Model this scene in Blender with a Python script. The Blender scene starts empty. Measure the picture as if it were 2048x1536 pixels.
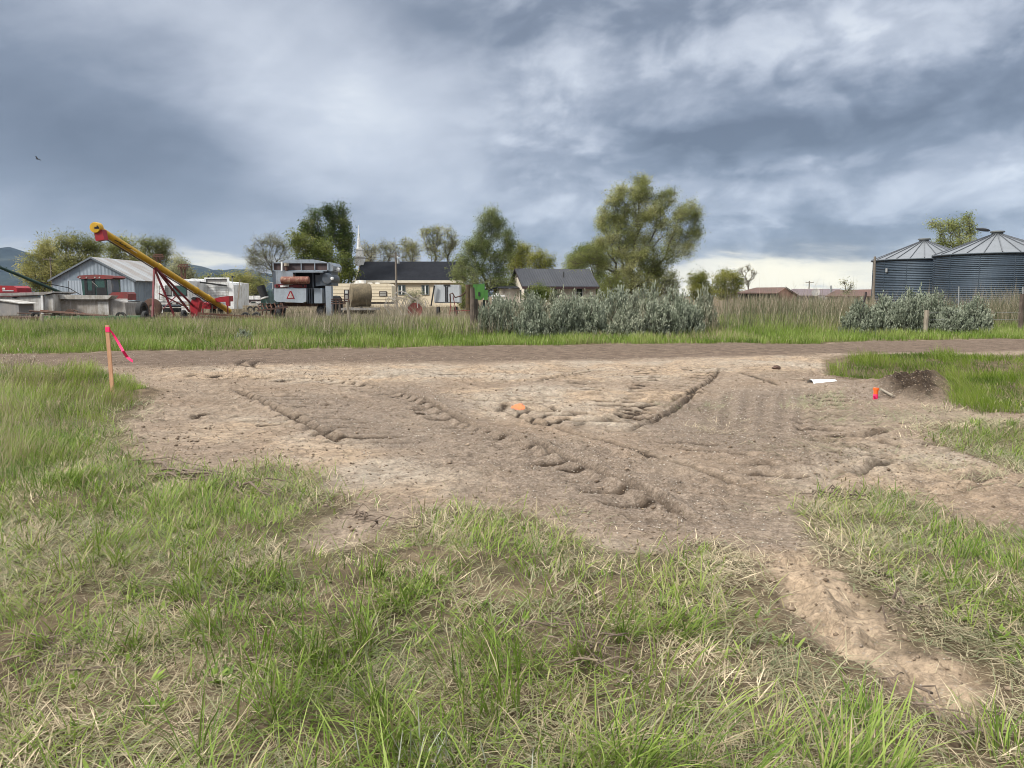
import bpy, math, random
import numpy as np
from mathutils import Vector, Matrix
R = math.radians
scene = bpy.context.scene
COL = scene.collection
# ------------------------------------------------------------------ camera
F, HOR, CAMZ = 1538.0, 592.0, 1.6
PITCH = math.atan((768 - HOR) / F)
cd = bpy.data.cameras.new('camera'); cam = bpy.data.objects.new('camera', cd); COL.objects.link(cam)
cd.sensor_width = 36; cd.lens = 36 * F / 2048; cd.clip_start = 0.05; cd.clip_end = 20000
cam.location = (0, 0, CAMZ); cam.rotation_euler = (math.pi / 2 - PITCH, 0, 0)
scene.camera = cam
# ------------------------------------------------------------------ exposure / render
vs = scene.view_settings
vs.view_transform = 'Standard'; vs.look = 'None'; vs.exposure = 1.68; vs.gamma = 1; vs.use_curve_mapping = False
scene.cycles.filter_width = 0.95; scene.cycles.max_bounces = 6; scene.cycles.diffuse_bounces = 3; scene.cycles.glossy_bounces = 2
scene.cycles.transmission_bounces = 4; scene.cycles.transparent_max_bounces = 6; scene.cycles.volume_bounces = 0
# ------------------------------------------------------------------ sun (overcast)
SUN_EL, SUN_AZ = 40, 238          # azimuth clockwise from +Y: behind the camera, to its left
sl = bpy.data.lights.new('sun', 'SUN'); sl.energy = 1.5; sl.angle = R(10); sl.color = (1.0, 0.955, 0.88)
so = bpy.data.objects.new('sun', sl); COL.objects.link(so); so.location = (0, 0, 40)
_d = Vector((math.sin(R(SUN_AZ)) * math.cos(R(SUN_EL)), math.cos(R(SUN_AZ)) * math.cos(R(SUN_EL)), math.sin(R(SUN_EL))))
so.rotation_euler = _d.to_track_quat('Z', 'Y').to_euler()
# ------------------------------------------------------------------ sky (storm clouds over a Nishita sky)
world = bpy.data.worlds.new('World'); scene.world = world; world.use_nodes = True
wt = world.node_tree; wt.nodes.clear()
class NT:
    """short node-tree writer"""
    def __init__(s, t): s.t = t
    def n(s, typ, **k):
        o = s.t.nodes.new(typ)
        for a, b in k.items(): setattr(o, a, b)
        return o
    def set(s, sock, v):
        if isinstance(v, bpy.types.NodeSocket): s.t.links.new(v, sock)
        else: sock.default_value = v
    def m(s, op, a, b=0.0, c=0.0, clamp=False):
        o = s.n('ShaderNodeMath', operation=op, use_clamp=clamp)
        s.set(o.inputs[0], a); s.set(o.inputs[1], b); s.set(o.inputs[2], c); return o.outputs[0]
    def vm(s, op, a, b=(0, 0, 0)):
        o = s.n('ShaderNodeVectorMath', operation=op); s.set(o.inputs[0], a); s.set(o.inputs[1], b); return o.outputs[0]
    def xyz(s, x, y, z):
        o = s.n('ShaderNodeCombineXYZ')
        for i, v in enumerate((x, y, z)): s.set(o.inputs[i], v)
        return o.outputs[0]
    def noise(s, vec, scale, detail=5, rough=0.55, dist=0.0, dims='3D'):
        o = s.n('ShaderNodeTexNoise', noise_dimensions=dims)
        if vec is not None: s.set(o.inputs['Vector'], vec)
        o.inputs['Scale'].default_value = scale; o.inputs['Detail'].default_value = detail
        o.inputs['Roughness'].default_value = rough; o.inputs['Distortion'].default_value = dist
        return o.outputs['Fac']
    def ramp(s, fac, stops, interp='LINEAR'):
        o = s.n('ShaderNodeValToRGB'); cr = o.color_ramp; cr.interpolation = interp
        while len(cr.elements) < len(stops): cr.elements.new(0.5)
        for e, (p, c) in zip(cr.elements, stops):
            e.position = p; e.color = (c[0], c[1], c[2], 1) if hasattr(c, '__len__') else (c, c, c, 1)
        s.set(o.inputs[0], fac); return o.outputs[0]
    def mix(s, fac, a, b, mode='MIX'):
        o = s.n('ShaderNodeMix', data_type='RGBA', blend_type=mode)
        s.set(o.inputs[0], fac)
        for i, v in ((6, a), (7, b)):
            if not isinstance(v, bpy.types.NodeSocket) and len(v) == 3: v = (*v, 1)
            s.set(o.inputs[i], v)
        return o.outputs[2]
    def smooth(s, x, a, b):
        o = s.n('ShaderNodeMapRange', interpolation_type='SMOOTHSTEP'); s.set(o.inputs[0], x)
        o.inputs[1].default_value = a; o.inputs[2].default_value = b; return o.outputs[0]
W = NT(wt)
tc = W.n('ShaderNodeTexCoord')
nd = W.vm('NORMALIZE', tc.outputs['Generated'])
sx = W.n('ShaderNodeSeparateXYZ'); W.set(sx.inputs[0], nd)
dx, dy, dz = sx.outputs
az = W.m('MULTIPLY', W.m('ARCTAN2', dx, dy), 57.2958)
el = W.m('MULTIPLY', W.m('ARCSINE', dz), 57.2958)
def sky_dir(u, v):
    x = (u - 1024) / F; z = -(v - 768) / F
    Y = math.cos(PITCH) + z * math.sin(PITCH); Z = -math.sin(PITCH) + z * math.cos(PITCH)
    return math.degrees(math.atan2(x, Y)), math.degrees(math.atan2(Z, math.hypot(x, Y)))
zc = W.m('ADD', W.m('MAXIMUM', dz, 0.0), 0.30)
pc = W.xyz(W.m('DIVIDE', dx, zc), W.m('DIVIDE', dy, zc), 0.0)
n_big = W.noise(W.vm('ADD', pc, (3.1, 1.7, 0.4)), 1.4, 4, 0.5, 0.5)
n_mid = W.noise(W.vm('ADD', W.vm('MULTIPLY', pc, (1, 1.35, 1)), (7.3, 2.2, 1.4)), 3.4, 8, 0.58, 0.25)
# veils of falling rain on one side: streaks leaning down to the right
ang = R(-35)
q = W.m('ADD', W.m('MULTIPLY', az, math.cos(ang)), W.m('MULTIPLY', el, -math.sin(ang) * 1.0))
q2 = W.m('ADD', W.m('MULTIPLY', az, math.sin(ang)), W.m('MULTIPLY', el, math.cos(ang)))
n_rain = W.noise(W.xyz(W.m('MULTIPLY', q2, 0.22), W.m('MULTIPLY', q, 0.045), 0.3), 1.0, 4, 0.5, 0.3)
warpa = W.m('ADD', az, W.m('MULTIPLY', W.m('SUBTRACT', n_big, 0.5), 9.0))
warpe = W.m('ADD', el, W.m('MULTIPLY', W.m('SUBTRACT', n_mid, 0.5), 6.0))
def blob(u, v, su, sv, amp, rot=0.0):
    a0, e0 = sky_dir(u, v); k = math.degrees(1 / F)
    a = W.m('SUBTRACT', warpa, a0); e = W.m('SUBTRACT', warpe, e0)
    c, s_ = math.cos(R(rot)), math.sin(R(rot))
    ua = W.m('ADD', W.m('MULTIPLY', a, c / (su * k)), W.m('MULTIPLY', e, s_ / (su * k)))
    va = W.m('SUBTRACT', W.m('MULTIPLY', e, c / (sv * k)), W.m('MULTIPLY', a, s_ / (sv * k)))
    d2 = W.m('ADD', W.m('MULTIPLY', ua, ua), W.m('MULTIPLY', va, va))
    return W.m('MULTIPLY', W.m('EXPONENT', W.m('MULTIPLY', d2, -1.0)), amp)
val = W.m('ADD', 0.60, W.m('MULTIPLY', W.m('SUBTRACT', n_big, 0.5), 0.32))
right = W.smooth(az, -6.0, 3.0)
tex_amp = W.m('ADD', 0.12, W.m('MULTIPLY', right, 0.12))
val = W.m('ADD', val, W.m('MULTIPLY', W.m('SUBTRACT', n_mid, 0.5), tex_amp))
ae = W.xyz(W.m('MULTIPLY', az, 0.075), W.m('SUBTRACT', W.m('MULTIPLY', el, 0.125), W.m('MULTIPLY', az, 0.012)), 0.0)
n_roll = W.noise(W.vm('ADD', ae, (1.3, 9.2, 3.4)), 1.5, 9, 0.58, 0.25)
val = W.m('ADD', val, W.m('MULTIPLY', W.m('SUBTRACT', W.smooth(n_roll, 0.38, 0.62), 0.5), W.m('ADD', 0.06, W.m('MULTIPLY', right, 0.20))))
rain_amp = W.m('MULTIPLY', W.m('SUBTRACT', 1.0, right), 0.26)
val = W.m('ADD', val, W.m('MULTIPLY', W.m('SUBTRACT', n_rain, 0.5), rain_amp))
n_bil = W.m('ABSOLUTE', W.m('SUBTRACT', W.m('MULTIPLY', W.noise(W.vm('ADD', ae, (5.7, 2.2, 8.1)), 2.1, 6, 0.52, 0.4), 2.0), 1.0))
val = W.m('ADD', val, W.m('MULTIPLY', W.m('SUBTRACT', W.smooth(n_bil, 0.0, 0.34), 0.6), W.m('ADD', 0.03, W.m('MULTIPLY', right, 0.17))))
for b in [(60, 240, 260, 170, -0.40, -25), (300, 330, 200, 130, -0.16, -35), (430, 60, 230, 90, 0.16, -15), (720, 230, 230, 150, 0.11, 0),
          (740, 190, 60, 40, 0.10, 0), (520, 420, 260, 60, -0.05, -20), (900, 50, 170, 55, -0.30, -10), (950, 310, 200, 120, 0.04, 0),
          (1290, 40, 140, 45, -0.12, 0), (1170, 130, 170, 50, 0.06, 0), (1330, 150, 60, 30, 0.12, 0), (1710, 75, 90, 45, 0.14, 0), (1500, 110, 90, 40, 0.05, 0),
          (1850, 190, 300, 60, -0.15, 8), (1480, 285, 330, 48, -0.36, 8), (1250, 300, 240, 32, -0.17, 0), (1960, 260, 240, 60, -0.26, 10),
          (1090, 292, 60, 18, -0.10, 0), (1800, 330, 150, 40, 0.10, 8), (2050, 385, 90, 45, 0.26, 8), (1620, 400, 260, 30, -0.10, 0),
          (1560, 440, 120, 14, 0.12, 0), (1680, 480, 330, 42, -0.30, 0), (1250, 470, 300, 50, -0.10, 0), (700, 470, 350, 50, -0.10, 0), (1850, 460, 120, 30, -0.10, 0), (1060, 420, 240, 70, 0.02, 0), (200, 430, 180, 40, 0.04, -25)]:
    val = W.m('ADD', val, blob(*b))
val = W.m('ADD', val, 0.0, clamp=True)
cloud = W.ramp(val, [(0.0, (0.105, 0.126, 0.164)), (0.30, (0.175, 0.206, 0.260)), (0.55, (0.310, 0.345, 0.408)), (0.78, (0.470, 0.508, 0.570)), (1.0, (0.68, 0.715, 0.745))])
# break in the clouds low over the horizon
brk = W.m('ADD', W.m('ADD', blob(1560, 560, 300, 34, 1.2), blob(430, 522, 110, 22, 0.62)), blob(120, 520, 110, 22, 0.35))
brk = W.m('ADD', brk, W.m('ADD', blob(1400, 528, 90, 10, 0.25), blob(1130, 535, 80, 16, 0.2)))
brk = W.m('MULTIPLY', brk, W.m('ADD', 0.45, W.m('MULTIPLY', n_mid, 1.1)), clamp=True)
cloud = W.mix(brk, cloud, (0.86, 0.80, 0.62))
low = W.smooth(el, 2.2, -1.0)
cloud = W.mix(W.m('MULTIPLY', low, 0.30), cloud, (0.66, 0.68, 0.66))
zs = W.smooth(el, 22.5, 58.0); zen = [W.m('ADD', 1.0, W.m('MULTIPLY', zs, k_)) for k_ in (5.4, 4.7, 3.7)]      # overcast dome: brighter overhead
cloud = W.mix(1.0, cloud, W.n('ShaderNodeCombineColor').outputs[0], 'MULTIPLY')
cc = [n for n in wt.nodes if n.bl_idname == 'ShaderNodeCombineColor'][0]
for i in range(3): W.set(cc.inputs[i], zen[i])
sky = W.n('ShaderNodeTexSky', sky_type='NISHITA'); sky.sun_disc = False
sky.sun_elevation = R(SUN_EL); sky.sun_rotation = R(SUN_AZ); sky.altitude = 1400
bg1 = W.n('ShaderNodeBackground'); W.set(bg1.inputs[0], sky.outputs[0]); bg1.inputs[1].default_value = 0.08
bg2 = W.n('ShaderNodeBackground'); W.set(bg2.inputs[0], cloud); bg2.inputs[1].default_value = 0.395
mx = W.n('ShaderNodeMixShader'); mx.inputs[0].default_value = 0.94
wt.links.new(bg1.outputs[0], mx.inputs[1]); wt.links.new(bg2.outputs[0], mx.inputs[2])
wo = W.n('ShaderNodeOutputWorld'); wt.links.new(mx.outputs[0], wo.inputs[0])
world.cycles.sampling_method = 'MANUAL'; world.cycles.sample_map_resolution = 512

# ------------------------------------------------------------------ pixel <-> world helpers
CP, SP = math.cos(PITCH), math.sin(PITCH)
def at(u, v, D):
    x = (u - 1024) / F; z = -(v - 768) / F
    Y = CP + z * SP; Z = -SP + z * CP; t = D / Y
    return Vector((x * t, D, CAMZ + Z * t))
def gnd(u, v):
    x = (u - 1024) / F; z = -(v - 768) / F
    Y = CP + z * SP; Z = -SP + z * CP; t = -CAMZ / Z
    return (x * t, Y * t)
# ------------------------------------------------------------------ numpy noise
def _hash(ix, iy, seed):
    h = (ix.astype(np.int64) * 374761393 + iy.astype(np.int64) * 668265263 + seed * 1442695041) & 0xffffffff
    h = ((h ^ (h >> 13)) * 1274126177) & 0xffffffff
    return ((h ^ (h >> 16)) & 0xffff) / 65535.0
def vnoise(x, y, seed=0):
    x = np.asarray(x, float); y = np.asarray(y, float)
    ix = np.floor(x); iy = np.floor(y); fx = x - ix; fy = y - iy
    fx = fx * fx * fx * (fx * (fx * 6 - 15) + 10); fy = fy * fy * fy * (fy * (fy * 6 - 15) + 10)
    a = _hash(ix, iy, seed); b = _hash(ix + 1, iy, seed); c = _hash(ix, iy + 1, seed); d = _hash(ix + 1, iy + 1, seed)
    return (a + (b - a) * fx) * (1 - fy) + (c + (d - c) * fx) * fy - 0.5
def fbm(x, y, sc, oct=4, seed=0, gain=0.5):
    v = 0; amp = 1.0
    for o in range(oct):
        v = v + amp * vnoise(x * sc + o * 17.3, y * sc - o * 9.1, seed + o); sc *= 2.03; amp *= gain
    return v
def poly_sd(x, y, poly):
    """signed distance to a polygon (negative inside)"""
    P = np.asarray(poly, float); n = len(P); d = np.full(x.shape, 1e18); ins = np.zeros(x.shape, bool)
    for i in range(n):
        ax, ay = P[i]; bx, by = P[(i + 1) % n]
        ex, ey = bx - ax, by - ay; L = ex * ex + ey * ey + 1e-12
        t = np.clip(((x - ax) * ex + (y - ay) * ey) / L, 0, 1)
        d = np.minimum(d, (x - ax - t * ex) ** 2 + (y - ay - t * ey) ** 2)
        if ay != by:
            c = ((ay > y) != (by > y)) & (x < (bx - ax) * (y - ay) / (by - ay) + ax); ins ^= c
    d = np.sqrt(d); return np.where(ins, -d, d)
def sstep(x, a, b):
    t = np.clip((x - a) / (b - a), 0, 1); return t * t * (3 - 2 * t)
def line_ds(x, y, pts):
    """signed distance and arc length along a polyline"""
    d = np.full(x.shape, 1e9); s = np.zeros(x.shape); side = np.ones(x.shape); acc = 0.0
    for (ax, ay), (bx, by) in zip(pts[:-1], pts[1:]):
        ex, ey = bx - ax, by - ay; L = math.hypot(ex, ey) + 1e-9
        t = np.clip(((x - ax) * ex + (y - ay) * ey) / (L * L), 0, 1)
        dd = np.hypot(x - ax - t * ex, y - ay - t * ey)
        m = dd < d; d = np.where(m, dd, d); s = np.where(m, acc + t * L, s)
        side = np.where(m, np.sign((x - ax) * ey - (y - ay) * ex), side); acc += L
    return d * side, s, acc
def crom(pts, n=8):
    P = [np.array(p, float) for p in pts]; P = [2 * P[0] - P[1]] + P + [2 * P[-1] - P[-2]]; out = []
    for i in range(1, len(P) - 2):
        for k in range(n):
            t = k / n; a, b, c, d = P[i - 1], P[i], P[i + 1], P[i + 2]
            out.append(tuple(0.5 * (2 * b + (c - a) * t + (2 * a - 5 * b + 4 * c - d) * t * t + (3 * b - a - 3 * c + d) * t ** 3)))
    out.append(tuple(P[-2])); return out
# ------------------------------------------------------------------ mesh helpers
def np_mesh(name, verts, faces_list, mats, attrs=None, smooth=False):
    """faces_list: list of int arrays (m,k)"""
    me = bpy.data.meshes.new(name); verts = np.ascontiguousarray(verts, np.float32)
    me.vertices.add(len(verts)); me.vertices.foreach_set('co', verts.ravel())
    loops = np.concatenate([f.ravel() for f in faces_list]).astype(np.int32)
    cnt = np.concatenate([np.full(len(f), f.shape[1], np.int32) for f in faces_list])
    start = np.concatenate([[0], np.cumsum(cnt)[:-1]]).astype(np.int32)
    me.loops.add(len(loops)); me.loops.foreach_set('vertex_index', loops)
    me.polygons.add(len(cnt)); me.polygons.foreach_set('loop_start', start)
    if smooth: me.polygons.foreach_set('use_smooth', np.ones(len(cnt), bool))
    for k, a in (attrs or {}).items():
        a = np.asarray(a, np.float32)
        if a.ndim == 1: at_ = me.attributes.new(k, 'FLOAT', 'POINT'); at_.data.foreach_set('value', a)
        else: at_ = me.attributes.new(k, 'FLOAT_COLOR', 'POINT'); at_.data.foreach_set('color', np.ascontiguousarray(a).ravel())
    me.update(calc_edges=True)
    for m in (mats if isinstance(mats, (list, tuple)) else [mats]): me.materials.append(m)
    return me
def link(name, me, parent=None, loc=None):
    o = bpy.data.objects.new(name, me); COL.objects.link(o)
    if parent is not None: o.parent = parent
    if loc is not None: o.location = loc
    return o
def tag(o, label=None, cat=None, group=None, kind=None):
    for k, v in (('label', label), ('category', cat), ('group', group), ('kind', kind)):
        if v: o[k] = v
    return o
def thing(name, label, cat, loc, group=None):
    o = bpy.data.objects.new(name, None); COL.objects.link(o); o.location = loc; o.empty_display_size = 0.2
    return tag(o, label, cat, group)
def wloc(o):
    v = Vector((0, 0, 0))
    while o is not None: v = v + Vector(o.location); o = o.parent
    return v
class MB:
    """collects simple shapes in world coordinates into one mesh"""
    def __init__(s): s.v = []; s.f = []
    def add(s, vs, fs):
        b = len(s.v); s.v += [tuple(p) for p in vs]; s.f += [tuple(i + b for i in f) for f in fs]; return s
    def box(s, x0, x1, y0, y1, z0, z1, M=None):
        vs = [Vector((x, y, z)) for z in (z0, z1) for y in (y0, y1) for x in (x0, x1)]
        if M is not None: vs = [M @ p for p in vs]
        return s.add(vs, [(0, 2, 3, 1), (4, 5, 7, 6), (0, 1, 5, 4), (2, 6, 7, 3), (0, 4, 6, 2), (1, 3, 7, 5)])
    def pbox(s, u0, v0, u1, v1, D, dep):
        vm = (v0 + v1) / 2; um = (u0 + u1) / 2
        return s.box(at(u0, vm, D).x, at(u1, vm, D).x, D, D + dep, at(um, v1, D).z, at(um, v0, D).z)
    def cyl(s, a, b, r0, r1=None, n=12, caps=True):
        a, b = Vector(a), Vector(b); r1 = r0 if r1 is None else r1; d = (b - a)
        if d.length < 1e-6: return s
        d.normalize(); h = Vector((0, 0, 1)) if abs(d.z) < 0.95 else Vector((1, 0, 0)); x = d.cross(h).normalized(); y = x.cross(d)
        vs = []
        for c, r in ((a, r0), (b, r1)):
            for k in range(n):
                t = 2 * math.pi * k / n; vs.append(c + (x * math.cos(t) + y * math.sin(t)) * r)
        fs = [(k, (k + 1) % n, n + (k + 1) % n, n + k) for k in range(n)]
        if caps: fs += [tuple(range(n))[::-1], tuple(range(n, 2 * n))]
        return s.add(vs, fs)
    def tube(s, pts, r, n=8):
        pts = [Vector(p) for p in pts]; m = len(pts); rs = r if hasattr(r, '__len__') else [r] * m; vs = []; x = None
        for i, p in enumerate(pts):
            d = (pts[min(i + 1, m - 1)] - pts[max(i - 1, 0)]).normalized()
            if x is None:
                h = Vector((0, 0, 1)) if abs(d.z) < 0.9 else Vector((1, 0, 0)); x = d.cross(h).normalized()
            else: x = (x - d * x.dot(d)).normalized()
            y = d.cross(x)
            for k in range(n):
                t = 2 * math.pi * k / n; vs.append(p + (x * math.cos(t) + y * math.sin(t)) * rs[i])
        fs = [(i * n + k, i * n + (k + 1) % n, (i + 1) * n + (k + 1) % n, (i + 1) * n + k) for i in range(m - 1) for k in range(n)]
        fs += [tuple(range(n))[::-1], tuple(range((m - 1) * n, m * n))]
        return s.add(vs, fs)
    def bar(s, a, b, w, h=None):
        """square bar between two points"""
        a, b = Vector(a), Vector(b); h = h or w; d = (b - a).normalized()
        u = Vector((0, 0, 1)) if abs(d.z) < 0.95 else Vector((0, 1, 0)); x = d.cross(u).normalized(); y = x.cross(d)
        vs = [c + x * sx_ * w / 2 + y * sy_ * h / 2 for c in (a, b) for sy_ in (-1, 1) for sx_ in (-1, 1)]
        return s.add(vs, [(0, 2, 3, 1), (4, 5, 7, 6), (0, 1, 5, 4), (2, 6, 7, 3), (0, 4, 6, 2), (1, 3, 7, 5)])
    def prism(s, prof, y0, y1, M=None):
        """profile of (x,z) pulled from y0 to y1"""
        n = len(prof); vs = [Vector((x, y0, z)) for x, z in prof] + [Vector((x, y1, z)) for x, z in prof]
        if M is not None: vs = [M @ p for p in vs]
        return s.add(vs, [tuple(range(n)), tuple(range(n, 2 * n))[::-1]] + [(k, n + k, n + (k + 1) % n, (k + 1) % n) for k in range(n)])
    def pprism(s, pts, D, dep):
        return s.prism([(at(u, v, D).x, at(u, v, D).z) for u, v in pts], D, D + dep)
    def lathe(s, c, prof, n=32, axis='z', closed=True):
        c = Vector(c); vs = []
        for r, h in prof:
            for k in range(n):
                t = 2 * math.pi * k / n; a, b = r * math.cos(t), r * math.sin(t)
                vs.append(c + (Vector((a, b, h)) if axis == 'z' else Vector((h, a, b)) if axis == 'x' else Vector((a, h, b))))
        m = len(prof); fs = [(i * n + k, i * n + (k + 1) % n, (i + 1) * n + (k + 1) % n, (i + 1) * n + k) for i in range(m - 1) for k in range(n)]
        if closed: fs += [tuple(range(n))[::-1], tuple(range((m - 1) * n, m * n))]
        return s.add(vs, fs)
    def wheel(s, c, r, w, axis='x', n=20, inner=0.55):
        return s.lathe(c, [(r * inner, -w * .42), (r * .85, -w * .5), (r * .97, -w * .38), (r, 0), (r * .97, w * .38), (r * .85, w * .5), (r * inner, w * .42), (r * inner, -w * .42)], n, axis, closed=False)
    def obj(s, name, mat, parent=None, smooth=True, loc=None, label=None, cat=None, group=None, kind=None, bevel=0.0):
        me = bpy.data.meshes.new(name)
        if parent is not None: off = wloc(parent)
        else:
            if loc is None:
                A = np.array(s.v); loc = ((A[:, 0].min() + A[:, 0].max()) / 2, (A[:, 1].min() + A[:, 1].max()) / 2, A[:, 2].min())
            off = Vector(loc)
        me.from_pydata([Vector(p) - off for p in s.v], [], s.f)
        import bmesh
        bm = bmesh.new(); bm.from_mesh(me); bmesh.ops.recalc_face_normals(bm, faces=bm.faces[:])
        if bevel: bmesh.ops.bevel(bm, geom=bm.edges[:], offset=bevel, segments=2, affect='EDGES', clamp_overlap=True)
        bm.to_mesh(me); bm.free()
        if smooth:
            me.shade_smooth(); me.set_sharp_from_angle(angle=R(38))
        me.materials.append(mat); o = link(name, me, parent)
        if parent is None: o.location = off
        return tag(o, label, cat, group, kind)
# ------------------------------------------------------------------ materials
def newmat(name):
    m = bpy.data.materials.new(name); m.use_nodes = True; m.node_tree.nodes.clear()
    return m, NT(m.node_tree)
def out(T, sh, disp=None):
    o = T.n('ShaderNodeOutputMaterial'); T.t.links.new(sh, o.inputs[0])
def bsdf(T, col, rough=0.6, metal=0.0, normal=None, spec=0.4):
    b = T.n('ShaderNodeBsdfPrincipled'); T.set(b.inputs['Base Color'], col if isinstance(col, bpy.types.NodeSocket) else (*col[:3], 1))
    T.set(b.inputs['Roughness'], rough); b.inputs['Metallic'].default_value = metal; b.inputs['Specular IOR Level'].default_value = spec
    if normal is not None: T.set(b.inputs['Normal'], normal)
    return b.outputs[0]
def bump(T, h, strength=0.4, dist=0.02):
    b = T.n('ShaderNodeBump'); b.inputs['Strength'].default_value = strength; b.inputs['Distance'].default_value = dist
    T.set(b.inputs['Height'], h); return b.outputs[0]
def paint(name, col, worn=None, amount=0.35, rough=0.55, metal=0.0, scale=2.0, streak=True, bmp=0.15, spec=0.4):
    """weathered coat: base colour, streaks and patches of a second colour"""
    m, T = newmat(name); c = T.n('ShaderNodeTexCoord').outputs['Object']
    n1 = T.noise(c, scale, 6, 0.65, 0.4)
    st = T.noise(T.vm('MULTIPLY', c, (1, 1, 0.12)), scale * 4, 4, 0.6) if streak else T.noise(c, scale * 5, 4, 0.6)
    f = T.m('ADD', T.m('MULTIPLY', n1, 0.6), T.m('MULTIPLY', st, 0.4))
    worn = worn or tuple(x * 0.55 for x in col)
    f = T.ramp(f, [(0.62 - amount * 0.5, 0.0), (0.70 - amount * 0.25, 1.0)])
    col2 = T.mix(f, col, worn)
    fine = T.noise(c, scale * 20, 3, 0.6); col2 = T.mix(0.22, col2, T.ramp(fine, [(0.3, 0.35), (0.7, 1.0)]), 'MULTIPLY')
    out(T, bsdf(T, col2, rough, metal, bump(T, n1, bmp, 0.02), spec)); return m
def flat(name, col, rough=0.6, metal=0.0, spec=0.4):
    m, T = newmat(name); c = T.n('ShaderNodeTexCoord').outputs['Object']
    n1 = T.noise(c, 3.0, 5, 0.6); cc_ = T.mix(0.35, col, T.ramp(n1, [(0.3, 0.45), (0.7, 1.0)]), 'MULTIPLY')
    out(T, bsdf(T, cc_, rough, metal, None, spec)); return m
# ------------------------------------------------------------------ ground: layout
rng = np.random.default_rng(7)
def G(pts): return [gnd(u, v) for u, v in pts]
DIRT = G([(235, 752), (290, 764), (330, 775), (300, 800), (262, 830), (235, 856), (224, 890), (250, 922), (330, 940), (420, 956), (500, 946), (540, 935), (610, 958), (700, 1005), (650, 1040), (592, 1088), (640, 1108),
          (700, 1100), (770, 1072), (900, 1022), (1010, 1018), (1040, 1020), (1120, 1062), (1190, 1098), (1250, 1120), (1340, 1108), (1420, 1078), (1470, 1092), (1490, 1130), (1540, 1190), (1590, 1260), (1640, 1300), (1740, 1350), (1850, 1395), (1930, 1420),
          (1968, 1392), (1900, 1325), (1800, 1290), (1782, 1240), (1740, 1190), (1690, 1140), (1640, 1092), (1610, 1060), (1612, 1000), (1690, 975), (1800, 978), (1900, 1020), (2100, 1062), (2400, 1075), (2400, 960),
          (2060, 950), (2010, 925), (1940, 905), (1880, 880), (1870, 850), (1960, 842), (2060, 850), (2060, 832), (1950, 835), (1885, 800), (1880, 775), (1790, 757), (1700, 765), (1655, 748), (1650, 722), (1670, 705), (1500, 690), (900, 700), (300, 712), (-60, 722), (-60, 752)])
RA, RB = np.array(gnd(0, 712)), np.array(gnd(2048, 681))
rd = (RB - RA) / np.linalg.norm(RB - RA); rn = np.array([-rd[1], rd[0]]); ROADW = 5.4
def road_t(x, y):
    """metres from the road's far edge (negative on the far side), and distance along it"""
    return -((x - RA[0]) * rn[0] + (y - RA[1]) * rn[1]), (x - RA[0]) * rd[0] + (y - RA[1]) * rd[1]
PALE = [G([(345, 880), (400, 852), (500, 838), (560, 850), (480, 885), (400, 890)]), G([(500, 900), (600, 870), (800, 880), (930, 960), (900, 1000), (720, 985), (560, 930)]),
        G([(300, 742), (700, 735), (1200, 722), (1600, 715), (1660, 722), (1640, 740), (1200, 760), (700, 765), (300, 755)]), G([(1480, 1090), (1620, 1090), (1760, 1200), (1800, 1290), (1960, 1395), (1850, 1390), (1640, 1290), (1560, 1190)]),
        G([(1620, 900), (1800, 880), (2000, 930), (2048, 1050), (1800, 960), (1640, 950)]), G([(930, 1020), (1050, 1020), (1180, 1090), (1300, 1100), (1200, 1060), (1080, 1020)]), G([(880, 785), (1100, 770), (1400, 780), (1250, 850), (1080, 830), (930, 820)])]
GRAV = [G([(700, 775), (850, 765), (1000, 840), (1200, 900), (1420, 980), (1640, 1050), (1600, 1085), (1400, 1070), (1180, 1060), (1000, 1000), (900, 900)]), G([(1700, 800), (1660, 760), (1740, 762), (1800, 800), (1780, 830), (1690, 830)]),
        G([(1250, 830), (1450, 780), (1640, 780), (1620, 900), (1500, 930), (1300, 880)]), G([(520, 790), (640, 780), (1000, 900), (1010, 990), (820, 900), (640, 860)])]
MOUND = G([(1760, 775), (1870, 765), (1890, 800), (1860, 812), (1790, 800)])
GREEN_L = G([(-400, 738), (150, 744), (262, 752), (285, 770), (262, 800), (228, 846), (205, 880), (190, 920), (150, 950), (60, 985), (-400, 1010)])
GREEN_R = G([(1655, 738), (1700, 718), (2600, 700), (2600, 850), (1960, 838), (1905, 815), (1885, 795), (1878, 762), (1800, 752), (1700, 764), (1662, 750)])
DITCH_R = [gnd(*p) for p in ((1640, 752), (1720, 748), (1860, 744), (2048, 738), (2600, 728))]
DITCH_L = [gnd(*p) for p in ((290, 774), (200, 770), (60, 772), (-400, 778))]
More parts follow.
